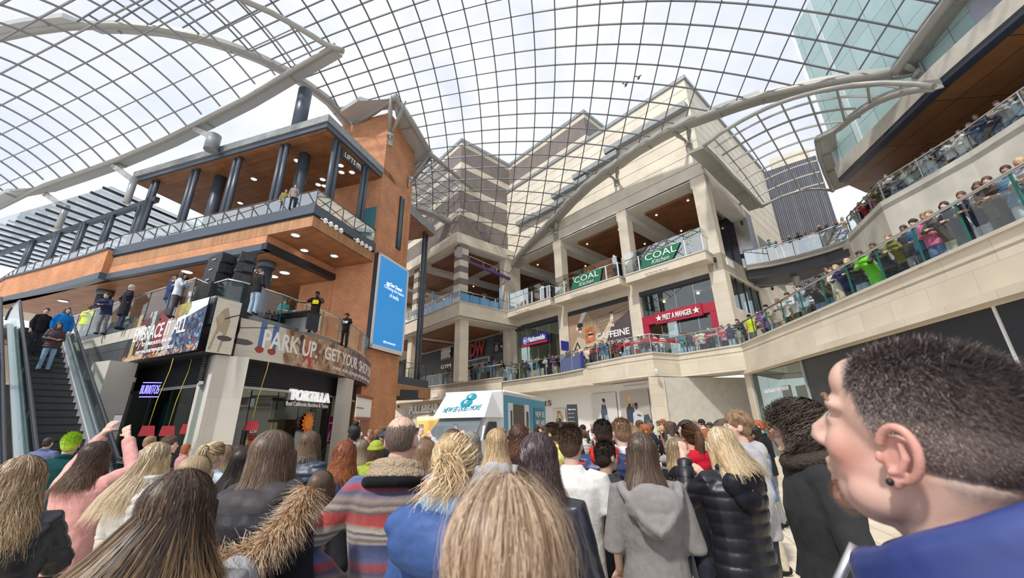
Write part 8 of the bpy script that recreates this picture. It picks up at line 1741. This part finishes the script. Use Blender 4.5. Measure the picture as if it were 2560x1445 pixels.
# --- left group
r, P = near(238, 1145, 82, -8, 'person with long brown wavy hair in a pale pink sweatshirt, filming with a raised phone', W_=.178, hair='long', hc='brown', g='f', top='jacket', tc=(.64, .33, .31), lc=(.02, .02, .022), voxel=.009, kind='up',
     sets=(hang(2200, .38, 171, (.055, .032, .026), (.12, .07, .045), .2, wave=.016, w_=.0022, K=13, var=.3, curl=14, flare=.03, sway=(-.1, 0)),))
b = MB(); b.wbox(-.40, -.24, -.14, .04, .93, 1.15); b.tube([(-.36, -.05, 1.15), (-.22, -.03, 1.42), (-.28, .02, 1.15)], .01, 6); tag(b.build('handbag', mat('salmon_leather', (.55, .20, .16), .4), r, local=True), 'salmon pink shoulder bag')
ph = atd(242, 1075, F_PX*.085/22*1.35); 
def phone_for(r, P, side=-1, screen=(.2, .2, .22)):
    w = (np.array(sx(P['R'], 1)[:]) if False else None)
    k = POSE(P['kind']); a = np.array(sx(k['R'][2], -1)); c_ = np.array(sx(k['L'][2], 1)); m_ = a+np.array([.02, .09, .09]); b = MB(); b.hexa([m_+[-.037, -.005, -.075], m_+[.037, -.005, -.075], m_+[.037, .005, -.075], m_+[-.037, .005, -.075], m_+[-.037, -.005, .075], m_+[.037, -.005, .075], m_+[.037, .005, .075], m_+[-.037, .005, .075]]); o_ = b.build('held_phone', BLACK, r, local=True)
    b = MB(); b.hexa([m_+[-.033, -.008, -.068], m_+[.033, -.008, -.068], m_+[.033, -.005, -.068], m_+[-.033, -.005, -.068], m_+[-.033, -.008, .068], m_+[.033, -.008, .068], m_+[.033, -.005, .068], m_+[-.033, -.005, .068]]); b.build('screen', mat('phone_screen', (.1, .1, .12), .2, emit=(.35, .37, .42), es=.6), o_, local=True)
phone_for(r, P)
r, P = near(177, 1112, 52, -30, 'person with lime green cropped hair in a dark teal fleece coat', W_=.165, hair='short', hc='lime', top='coat', tc=(.008, .05, .055), kind='front', sets=(crop(2600, 181, .035, (.36, .58, .03), w_=.002, hi=(.50, .75, .08), var=.25),))
near(392, 1150, 80, 8, 'person with long highlighted blond hair over a white padded top', W_=.175, hair='long', hc='blonde', g='f', top='puffer', tc=(.66, .66, .64), kind='front', sets=(hang(2300, .5, 191, (.24, .17, .095), (.66, .53, .35), .08, wave=.008, w_=.0021, K=13, var=.25, hi=(.72, .62, .45), hif=.3, sway=(-.35, 0), flare=.05),))
near(487, 1192, 98, -2, 'person with pale blond hair half hidden behind the ombre haired person', W_=.18, hair='long', hc='blonde', g='f', top='jacket', tc=(.5, .5, .5), sets=(hang(1700, .34, 201, (.34, .25, .15), (.66, .54, .36), .1, wave=.005, w_=.0021, var=.24),))
near(537, 1140, 58, 6, 'person with a thick blond ponytail and pale blue top', W_=.168, hair='pony', hc='blonde', g='f', top='jacket', tc=(.42, .50, .62), kind='front', sets=(swept(900, 211, (.40, .29, .16), (0, -.10, .07), (.64, .52, .34), hi=(.72, .60, .42)), tailhair(500, 212, [(0, -.10, .08), (-.01, -.15, .07), (-.02, -.16, -.06), (-.03, -.14, -.2)], .04, (.5, .38, .22), (.70, .58, .40), spread=1.4)))
near(563, 1142, 50, 14, 'person with loose mid blond hair right beside the ponytail', W_=.168, hair='long', hc='lightbrown', g='f', top='jacket', tc=(.10, .11, .14), sets=(hang(1200, .3, 221, (.22, .15, .09), (.50, .37, .23), .1, wave=.008, w_=.0021),))
near(612, 1158, 68, 12, 'person with sleek black hair, dark jacket and a chain strapped bag', W_=.17, hair='long', hc='dark', g='f', top='jacket', tc=(.018, .02, .035), kind='front', sets=(hang(1700, .42, 231, (.022, .015, .015), (.05, .034, .03), wave=.006, w_=.0021, sway=(-.25, 0)),))
near(592, 1133, 34, -165, 'person in round dark glasses facing the camera among the blond heads', W_=.15, hair='pony', hc='dark', g='f', sk='light', top='jacket', tc=(.5, .5, .5), voxel=.009)
r, P = near(777, 1112, 48, 14, 'person with long brown hair, navy hooded coat and a small black backpack', W_=.168, hair='long', hc='brown', g='f', top='puffer', tc=(.025, .04, .08), sets=(hang(1300, .26, 241, (.12, .075, .05), (.24, .16, .10), wave=.006, w_=.0021),))
b = MB(); b.ell((0, -.24, 1.20), (.13, .09, .17)); b.tube([(-.12, -.14, 1.30), (-.14, 0, 1.45), (-.12, .1, 1.3)], .014, 6); b.tube([(.12, -.14, 1.30), (.14, 0, 1.45), (.12, .1, 1.3)], .014, 6); extra('backpack', b, mat('black_bag_nylon', (.012, .012, .014), .4), r, .012, 1)
r, P = near(862, 1140, 56, -6, 'person with curly ginger hair in a navy dress printed with brown bears', W_=.172, hair='long', hc='ginger', g='f', top='dress', tc=(.02, .03, .10), sets=(hang(2000, .32, 251, (.20, .055, .025), (.38, .13, .05), .15, wave=.022, w_=.0023, curl=15, var=.3, flare=.03),), voxel=.009)
def beardress():
    m, nt, b_ = base('navy_bear_print'); t = nt.nodes.new('ShaderNodeTexCoord'); v = nt.nodes.new('ShaderNodeTexVoronoi'); v.inputs['Scale'].default_value = 9; v.inputs['Randomness'].default_value = .8; n = nt.nodes.new('ShaderNodeTexNoise'); n.inputs['Scale'].default_value = 28
    ad = nt.nodes.new('ShaderNodeVectorMath'); ad.operation = 'MULTIPLY_ADD'; ad.inputs[1].default_value = (.05, .05, .05); nt.links.new(n.outputs['Color'], ad.inputs[0]); nt.links.new(t.outputs['Object'], ad.inputs[2]); nt.links.new(t.outputs['Object'], n.inputs['Vector']); nt.links.new(ad.outputs[0], v.inputs['Vector'])
    r_ = nt.nodes.new('ShaderNodeValToRGB'); r_.color_ramp.interpolation = 'CONSTANT'; r_.color_ramp.elements[0].color = (.55, .33, .17, 1); r_.color_ramp.elements[1].position = .23; r_.color_ramp.elements[1].color = (.02, .03, .095, 1); q = r_.color_ramp.elements.new(.12); q.color = (.70, .62, .50, 1); q = r_.color_ramp.elements.new(.17); q.color = (.40, .20, .09, 1)
    nt.links.new(v.outputs['Distance'], r_.inputs['Fac']); nt.links.new(r_.outputs['Color'], b_.inputs['Base Color']); b_.inputs['Roughness'].default_value = .8; return m
for ch in r.children:
    if ch.name.startswith('top'): ch.data = ch.data.copy(); ch.data.materials[0] = beardress()
near(884, 1085, 32, -40, 'person with black hair in a neat bun, in front of the timber doorway', W_=.16, hair='highbun', hc='black', g='f', sk='brown', top='jacket', tc=(.28, .36, .42), voxel=.010)
near(905, 1125, 38, -8, 'person with long ash hair and a grey coat right of the ginger curls', W_=.17, hair='long', hc='lightbrown', g='f', top='coat', tc=(.10, .11, .13), sets=(hang(900, .36, 261, (.2, .15, .10), (.50, .38, .25), .2, wave=.006, w_=.0024),))
near(803, 1222, 72, 4, 'child with very long straight brown hair standing close behind the fur trimmed hood', W_=.165, hair='long', hc='brown', g='f', top='jacket', tc=(.02, .02, .025), sets=(hang(2000, .55, 271, (.10, .062, .042), (.26, .17, .11), .15, wave=.004, w_=.0019, K=13, puff=.6),))
near(1064, 1143, 62, 4, 'person with a smooth light brown bob right behind the shaven head', W_=.172, hair='bob', hc='lightbrown', g='f', top='jacket', tc=(.25, .12, .08), sets=(hang(1600, .2, 281, (.17, .10, .06), (.34, .22, .13), wave=.003, w_=.0021, puff=.6, face=.6),))
near(1241, 1112, 52, -4, 'person with long golden blond hair in a light grey hoodie', W_=.17, hair='long', hc='blonde', g='f', top='hoodie', tc=(.38, .38, .39), sets=(hang(1900, .36, 291, (.34, .22, .11), (.66, .50, .29), .1, wave=.008, w_=.0021, var=.25, hi=(.72, .58, .38)),))
near(1221, 1182, 42, 50, 'small boy with cropped fair hair and a hand over his ear', W_=.155, hair='short', hc='lightbrown', top='jacket', tc=(.55, .55, .55), kind='phone', sets=(crop(1600, 301, .018, (.20, .12, .07)),))
near(1298, 1095, 44, 4, 'person with curly chestnut hair in a black top right of the golden hair', W_=.17, hair='long', hc='chestnut', g='f', top='jacket', tc=(.015, .015, .018), sets=(hang(1300, .30, 311, (.075, .030, .018), (.16, .07, .04), wave=.024, curl=20, w_=.0024),))
near(1378, 1086, 36, -70, 'person with a brown bun and yellow top looking left', W_=.16, hair='bun', hc='brown', g='f', sk='light', top='jacket', tc=(.72, .66, .22), voxel=.009, sets=(swept(500, 321, (.07, .04, .024), w_=.0024),))
near(1585, 1098, 42, 4, 'person with dark blond braided hair between the grey hoodie and the boy', W_=.165, hair='bun', hc='lightbrown', g='f', top='jacket', tc=(.4, .42, .46), sets=(swept(600, 331, (.20, .13, .07), w_=.0024),))
near(1553, 1082, 46, 8, 'person with cropped fair hair and a pale hoodie behind the red hoodie', W_=.165, hair='short', hc='lightbrown', top='hoodie', tc=(.52, .55, .60), hy=.3, sets=(crop(1800, 341, .024, (.20, .13, .08)),))
near(1132, 1106, 44, 0, 'person with a brown bob above the striped jacket shoulder', W_=.17, hair='bob', hc='brown', g='f', top='coat', tc=(.07, .065, .05), sets=(hang(900, .18, 351, (.07, .045, .03), (.14, .09, .06), w_=.0024, wave=.004),))
near(1180, 1112, 42, 6, 'person with silvery blond hair in front of the van', W_=.17, hair='long', hc='grey', g='f', top='jacket', tc=(.02, .025, .05), sets=(hang(1000, .26, 361, (.24, .23, .21), (.46, .42, .36), w_=.0024, wave=.006),))
r, P = near(1072, 1122, 30, -10, 'person in a pale sleeve top holding a phone up high in front of the van', W_=.16, hair='long', hc='black', g='f', top='jacket', tc=(.48, .54, .60), kind='up', voxel=.009); phone_for(r, P)
r, P = near(1150, 1122, 30, 4, 'person with dark hair raising a red framed phone by the van', W_=.16, hair='short', hc='dark', top='jacket', tc=(.05, .05, .06), kind='up', voxel=.010); phone_for(r, P)
near(958, 1095, 22, -120, 'person in a knitted beanie and tan coat by the foot of the brick tower', W_=.16, hair='beanie', hc='dark', hat=(.05, .06, .09), sk='tan', top='coat', tc=(.26, .12, .045), voxel=.011)
near(424, 1112, 38, 70, 'boy with glasses and neat fair brown hair in profile by the shop window', W_=.16, hair='short', hc='brown', top='jacket', tc=(.03, .03, .035), voxel=.009, sets=(crop(900, 371, .03, (.16, .10, .06)),))
near(375, 1108, 34, 0, 'person with thinning brown hair near the left shop window', W_=.165, hair='short', hc='lightbrown', top='jacket', tc=(.45, .45, .45), voxel=.010)
near(466, 1122, 26, 40, 'person with ginger hair in a striped scarf seen low by the shop window', W_=.165, hair='bob', hc='ginger', g='f', top='jacket', tc=(.40, .20, .22), voxel=.011)
near(120, 1108, 30, -20, 'person with a dark mohawk strip at the foot of the escalator', W_=.16, hair='short', hc='dark', top='jacket', tc=(.12, .14, .28), voxel=.010)
near(143, 1106, 22, -20, 'shaven headed person in a black top at the foot of the escalator', W_=.16, hair='bald', hc='shaven', top='jacket', tc=(.03, .03, .05), voxel=.011)
near(940, 1128, 40, -4, 'person in a lime green hooded coat with black fur trim beside the shaven head', W_=.165, hair='beanie', hc='brown', g='f', hat=(.30, .36, .05), top='coat', tc=(.28, .34, .05), voxel=.011)
# --- shop staff silhouettes and the rest of the crowd further back
FAR = random.Random(5); spots = []
for _ in range(6000):
    if len(spots) >= 88: break
    x = FAR.uniform(925, 1905); rr = FAR.uniform(5.6, 15.5) if x < 1350 else FAR.uniform(6.0, 18.); d0 = ray(x, 1070)[:2]; d0 /= np.linalg.norm(d0); p = d0*rr
    a_, b_ = VF.ab(p)
    if -VLn-.6 < a_ < 3.2 and -.6 < sg_*b_ < VW+.6: continue
    if L.ab(p)[0] > -1.5 and x < 1000: continue
    if 1045 < x < 1235 and rr > 7: continue
    if any(np.hypot(*(p-q)) < .68 for q in spots): continue
    if any(abs(x-pj([*q, 1.65])[0]) < 11 and abs(np.linalg.norm(q)-rr) < 3 for q in spots): continue
    spots.append(p)
PLC = [('in the crowd left of the van', 1090), ('in the crowd in front of the van', 1370), ('in the crowd in front of the white hoarding', 1650), ('in the crowd before the sunlit stone wall', 3000)]
for p in spots:
    x = pj([*p, 1.65])[0]; pl = [n for n, xx in PLC if x < xx][0]; azb = -35 if x < 1600 else -55
    r = gallery_person((p[0], p[1], 0), azb+FAR.uniform(-25, 25), pl, pl.replace('in the crowd', 'far crowd'), kind=FAR.choice(['stand', 'front', 'stand', 'phone']), st=FAR.uniform(1.52, 1.68) if x < 1380 else FAR.uniform(1.54, 1.76)); PEOPLE.append((r[0], pl))
# ================================================================ the large head at the right
BX, BY, BZC, BAZ, BP = 2293, 1091, .523, -24.7, .27
c0 = atd(BX, BY, BZC); s0 = 1.04
hm = thing('person', (c0[0], c0[1], 0), 'person with cropped greying hair and blue padded jacket in close profile at far right', 'person', rz=-math.radians(BAZ), scale=s0)
HZ = c0[2]/s0; Rb = rotm(0, BP, -.074); HCc = np.array([0, 0, HZ])
def bh(p): return HCc+Rb@np.array(p, float)
b = MB(); E = lambda p, r, q=None: b.ell(bh(p), r, R=Rb if q is None else Rb@q, n=28, k=18)
E((0, -.014, .030), (.076, .098, .090)); E((0, .030, -.028), (.061, .066, .086)); E((0, .012, -.05), (.066, .062, .062)); E((0, .034, -.082), (.052, .050, .042)); E((0, .078, -.108), (.020, .017, .017)); E((0, .074, .028), (.050, .019, .014)); E((0, .06, .06), (.05, .03, .035))
for s in (-1, 1):
    E((s*.036, .058, -.026), (.024, .026, .030)); E((s*.034, .064, .028), (.022, .022, .010)); E((s*.0125, .1, -.034), (.0095, .012, .0085)); E((s*.052, .018, -.075), (.020, .034, .026)); E((s*.030, .070, .004), (.017, .014, .013))
b.tube([bh((0, .086, .016)), bh((0, .100, -.006)), bh((0, .114, -.026))], [.0085, .0095, .0125], 12); E((0, .112, -.032), (.013, .012, .010)); E((0, .092, -.061), (.022, .0105, .0055)); E((0, .090, -.073), (.019, .011, .0075)); E((0, .084, -.088), (.018, .012, .010))
# neck and a slim body inside the clothes
nk = HCc+np.array([0, -.075, -.185]); b.tube([bh((0, -.035, -.03)), bh((0, -.035, -.09)), nk+[0, .01, .02], nk+[0, 0, -.05]], [.062, .061, .066, .075], 20)
P_ = POSE('stand'); n0 = nk+[0, 0, -.05]; loft(b, [(n0[0], n0[1], n0[2]-.55, .12, .085), (n0[0], n0[1], n0[2]-.2, .15, .09), (n0[0], n0[1], n0[2]-.06, .14, .07), (n0[0], n0[1], n0[2], .07, .06)])
for s in (-1, 1): b.tube([n0+[s*.12, 0, -.05], n0+[s*.24, -.02, -.32], n0+[s*.24, .05, -.58]], [.045, .04, .025], 10); hand(b, n0+[s*.24, .05, -.58], (0, .1, -1), (0, 1, .2), s, .5)
for s in (-1, 1): b.tube([(s*.09, n0[1], n0[2]-.5), (s*.1, n0[1], .5), (s*.11, n0[1]-.02, .09)], [.075, .05, .035], 10); b.ell((s*.11, n0[1]+.04, .05), (.035, .1, .035))
bm_ = blob(b, .0045, 4, 'body'); Vn = np.zeros(len(bm_.vertices)*3); bm_.vertices.foreach_get('co', Vn); Vl = (Vn.reshape(-1, 3)-HCc)@Rb
def scalp(p):      # how densely hair grows at a point of the head
    x_, y_, z_ = p[:, 0], p[:, 1], p[:, 2]; front = y_-(.058+.02*np.clip((z_-.06)/.05, -1, 1)); side = -.052*np.clip((y_+.09)/.06, 0, 1)+.0
    a_ = np.clip(-front/.008, 0, 1); low = np.clip((z_-(-.055+.055*np.clip((y_+.055)/.05, 0, 1)+.045*np.clip((y_-.015)/.03, 0, 1)))/.014, 0, 1); cheek = np.clip(1-(y_-.030)/.012, 0, 1)*(z_ < .055)+(z_ >= .055)
    return a_*low*cheek*(np.hypot(x_, y_+.014) < .13)
g_ = scalp(Vl)[:, None]; fade = np.clip((Vl[:, 2:3]+.02)/.09, 0, 1); sk_ = np.array([.60, .385, .32]); red = np.exp(-((Vl-np.array([-.055, .05, -.035]))**2).sum(1)/.0009)[:, None]; sk2 = sk_*(1-red*np.array([.0, .22, .25])); hr_ = np.array([.36, .27, .235])*(1-fade)+np.array([.16, .13, .125])*fade
wv = np.random.RandomState(2).normal(0, .06, (len(Vl), 1)); cc_ = np.clip(sk2*(1-g_*.92)+hr_*g_*.92*(1+wv*2), 0, 1)
at = bm_.color_attributes.new('Col', 'BYTE_COLOR', 'POINT'); at.data.foreach_set('color', np.c_[cc_, np.ones(len(cc_))].astype(np.float32).ravel())
SKB = attrmat('close_up_skin', .46, .4); nb = SKB.node_tree.nodes['Principled BSDF']; nb.inputs['Subsurface Weight'].default_value = .12; nb.inputs['Subsurface Radius'].default_value = (.012, .005, .003); nb.inputs['Subsurface Scale'].default_value = 1.
tn = SKB.node_tree.nodes.new('ShaderNodeTexNoise'); tn.inputs['Scale'].default_value = 420; bpn = SKB.node_tree.nodes.new('ShaderNodeBump'); bpn.inputs['Strength'].default_value = .12; bpn.inputs['Distance'].default_value = .002; tcn = SKB.node_tree.nodes.new('ShaderNodeTexCoord'); SKB.node_tree.links.new(tcn.outputs['Object'], tn.inputs['Vector']); SKB.node_tree.links.new(tn.outputs['Fac'], bpn.inputs['Height']); SKB.node_tree.links.new(bpn.outputs[0], nb.inputs['Normal'])
put('body', bm_, SKB, hm)
EARS = mat('ear_skin', (.62, .32, .27), .5, var=.15, scale=30); n_ = EARS.node_tree.nodes['Principled BSDF']; n_.inputs['Subsurface Weight'].default_value = .2; n_.inputs['Subsurface Radius'].default_value = (.012, .004, .003); n_.inputs['Subsurface Scale'].default_value = 1.
# ears with helix, lobe and a dark stud
for s in (-1, 1):
    b = MB(); e0 = (s*.079, -.010, -.010); q = lambda u, v, o=0.: bh((e0[0]+s*o, e0[1]+u, e0[2]+v)); th = np.linspace(-.5, 4.2, 22)
    b.tube([q(-.004-.019*math.sin(t-.9)*1.0-.003, .004+.031*math.cos(t-.9), .010+.006*math.sin(t)) for t in th], [.0052]*18+[.0048, .0045, .0045, .004], 8); b.ell(q(-.002, -.002, .000), (.0045, .018, .027), R=Rb); b.ell(q(-.001, -.030, .004), (.0065, .009, .0095), R=Rb)
    b.tube([q(-.008, .018, .008), q(-.013, .0, .010), q(-.008, -.016, .009), q(.004, -.020, .008)], [.004, .0048, .0045, .004], 8); b.ell(q(.013, -.006, .004), (.006, .005, .008), R=Rb)
    put('ear', blob(b, .0022, 2, 'ear'), EARS, hm)
    b = MB(); b.ell(q(.001, -.030, .012), (.004, .004, .0045), R=Rb); b.build('ear_stud', BLACK, hm, local=True)
    b = MB(); c_ = bh((s*.030, .0735, .006)); b.ell(c_, (.0122, .0115, .0115), 0, R=Rb, n=16, k=10); b.ell(c_+Rb@np.array([0, .0085, .001]), (.006, .0045, .006), 1, R=Rb); b.build('eye', [mat('eye_white', (.75, .73, .7), .3), mat('dark_iris', (.03, .02, .015), .2)], hm, local=True)
    b = MB(); b.tube([bh((s*.012, .092, .030)), bh((s*.030, .090, .036)), bh((s*.048, .074, .032))], [.003, .0045, .002], 6); b.build('eyebrow', hairmat('lightbrown'), hm, local=True)
rb = (.0765, .0985, .0905); cb = (0, -.014, .030); rot_ = Matrix([list(r_) for r_ in Rb]).to_euler()
rs0 = np.random.RandomState(44); ex = lambda p: scalp(p) > rs0.rand(len(p))*.9+.05
def cropfine(n, seed, L_, root, w_, exf, hi=None, lift=.35, back=-.6):
    rs = np.random.RandomState(seed); v = rs.normal(size=(n*3, 3)); v /= np.linalg.norm(v, axis=1, keepdims=True); p = np.array(cb)+v*np.array(rb); ok = exf(p); v = v[ok][:n]; p = p[ok][:n]; n = len(v); tp = np.clip((p[:, 2]-.01)/.08, 0, 1)
    Ls = L_*(.35+.65*tp)*rs.uniform(.6, 1.2, n); d = v*lift+np.array([0, back, -.25])+rs.normal(0, .3, (n, 3)); d -= v*np.minimum(0, (d*v).sum(1)-.25*np.linalg.norm(d, axis=1))[:, None]; d /= np.linalg.norm(d, axis=1, keepdims=True)
    P = np.stack([p+d*Ls[:, None]*t for t in (0, .5, 1)], 1); C = np.array(root)*(.55+.45*tp[:, None])+np.array([.33, .27, .245])*(1-tp[:, None])*.45; cols = np.repeat((C*np.exp(rs.normal(0, .35, (n, 1))))[:, None, :], 2, 1); return P, w_*np.array([1, .8, .3]), cols
near_ = lambda *s: [ribbons(*q, 'hair_strands', hm, tuple(HCc), rot_) for q in s]
near_(cropfine(26000, 1, .010, (.23, .19, .18), .00035, ex, lift=.3), cropfine(15000, 2, .016, (.15, .125, .12), .0004, lambda p: ex(p) & (p[:, 2] > .035), lift=.45), cropfine(5000, 3, .012, (.34, .31, .31), .0003, ex))
# sandy beard stubble on chin and jaw
rs = np.random.RandomState(9); n = 2600; v = rs.normal(size=(n, 3)); v /= np.linalg.norm(v, axis=1, keepdims=True); cc2 = np.array([0, .066, -.098]); p = cc2+v*np.array([.032, .031, .030]); ok = (p[:, 1] > .06); p = p[ok]; v = v[ok]
P2 = np.stack([p-v*.004, p-v*.0015+np.array([0, .0005, -.001]), p+v*.001+np.array([0, .001, -.003])], 1); ribbons(P2, .0003*np.array([1, .8, .3]), np.repeat((np.array([.42, .22, .09])*np.exp(rs.normal(0, .3, (len(p), 1))))[:, None, :], 2, 1), 'beard', hm, tuple(HCc), rot_)
# blue padded jacket with a stand up collar, zip and red tag
BLUEJ = mat('blue_satin_nylon', (.030, .050, .20), .40, var=.15, scale=4, bump=.25, spec=.6)
b = MB(); loft(b, [(n0[0], n0[1], .70, .25, .19), (n0[0], n0[1], 1.0, .24, .18), (n0[0], n0[1], n0[2]-.16, .25, .18), (n0[0], n0[1], n0[2]-.03, .23, .15), (n0[0], n0[1]-.01, n0[2]+.02, .15, .13)])
for s in (-1, 1): b.tube([n0+[s*.14, 0, -.06], n0+[s*.22, -.01, -.14], n0+[s*.30, -.03, -.38], n0+[s*.28, .06, -.58]], [.11, .10, .085, .06], 14)
put('top', blob(b, .012, 3, 'top', lambda V, N: (.02*np.abs(np.sin(math.pi*V[:, 2]/.10))**.5-.012)*np.clip(1-abs(N[:, 2])*.6, 0, 1)+wob(V, 24, 4)*.008), BLUEJ, hm)
b = MB()
ring = [np.array([.122*math.cos(t), n0[1]+.02+.132*math.sin(t), n0[2]+.045+.125*(1-math.sin(t))*.5]) for t in np.linspace(math.pi*.56, math.pi*2.44, 30)]
for k, (dz, r_) in enumerate(((0, .026), (.028, .024), (-.03, .03), (-.07, .034), (-.11, .036))): b.tube([p+[0, 0, dz] for p in ring], r_, 10)
put('collar', blob(b, .007, 3, 'collar', lambda V, N: wob(V*np.array([1, 1, .5]), 50, 3)*.007), BLUEJ, hm)
b = MB(); pz = ring[0]; b.tube([pz+[-.0, .02, .05], pz+[-.02, .045, 0], pz+[-.03, .06, -.08], pz+[-.03, .06, -.2]], .006, 8); b.build('zip', mat('silver_zip', (.6, .6, .62), .3, .8), hm, local=True)
b = MB(); pt = ring[27]; b.bar(pt+[.02, .03, -.02], pt+[.03, -.02, -.02], .004, .012); b.build('label_tab', RED, hm, local=True)
put('trousers', trouser_mesh('stand'), cloth('denim_dark', (.03, .04, .07)), hm)
for me in shoe_mesh('stand'): put('shoe', me, cloth('shoe_black', (.02, .02, .02), .5), hm)
# ---------------------------------------------------------------- labels of the gallery people, by their place in the row
def nth(n):
    if n < 10: return ORD[n]
    n += 1; return '%d%s' % (n, 'th' if 10 <= n % 100 <= 20 else {1: 'st', 2: 'nd', 3: 'rd'}.get(n % 10, 'th'))
byp = {}
for r, pl in PEOPLE: byp.setdefault(pl, []).append(r)
for pl, L_ in byp.items():
    L_.sort(key=lambda r: pj(np.array(r.location)+[0, 0, 1.6])[0])
    for i, r in enumerate(L_):
        d_ = r['label'].split(' @ ')[0]; r['label'] = '%s, %s from left %s' % (d_, nth(i), pl)
        w_ = r['label'].split()
        if len(w_) > 16:
            w2 = ('%s from left %s' % (nth(i), pl)).split(); r['label'] = ' '.join(d_.split()[:16-len(w2)]).rstrip(',')+', '+' '.join(w2)
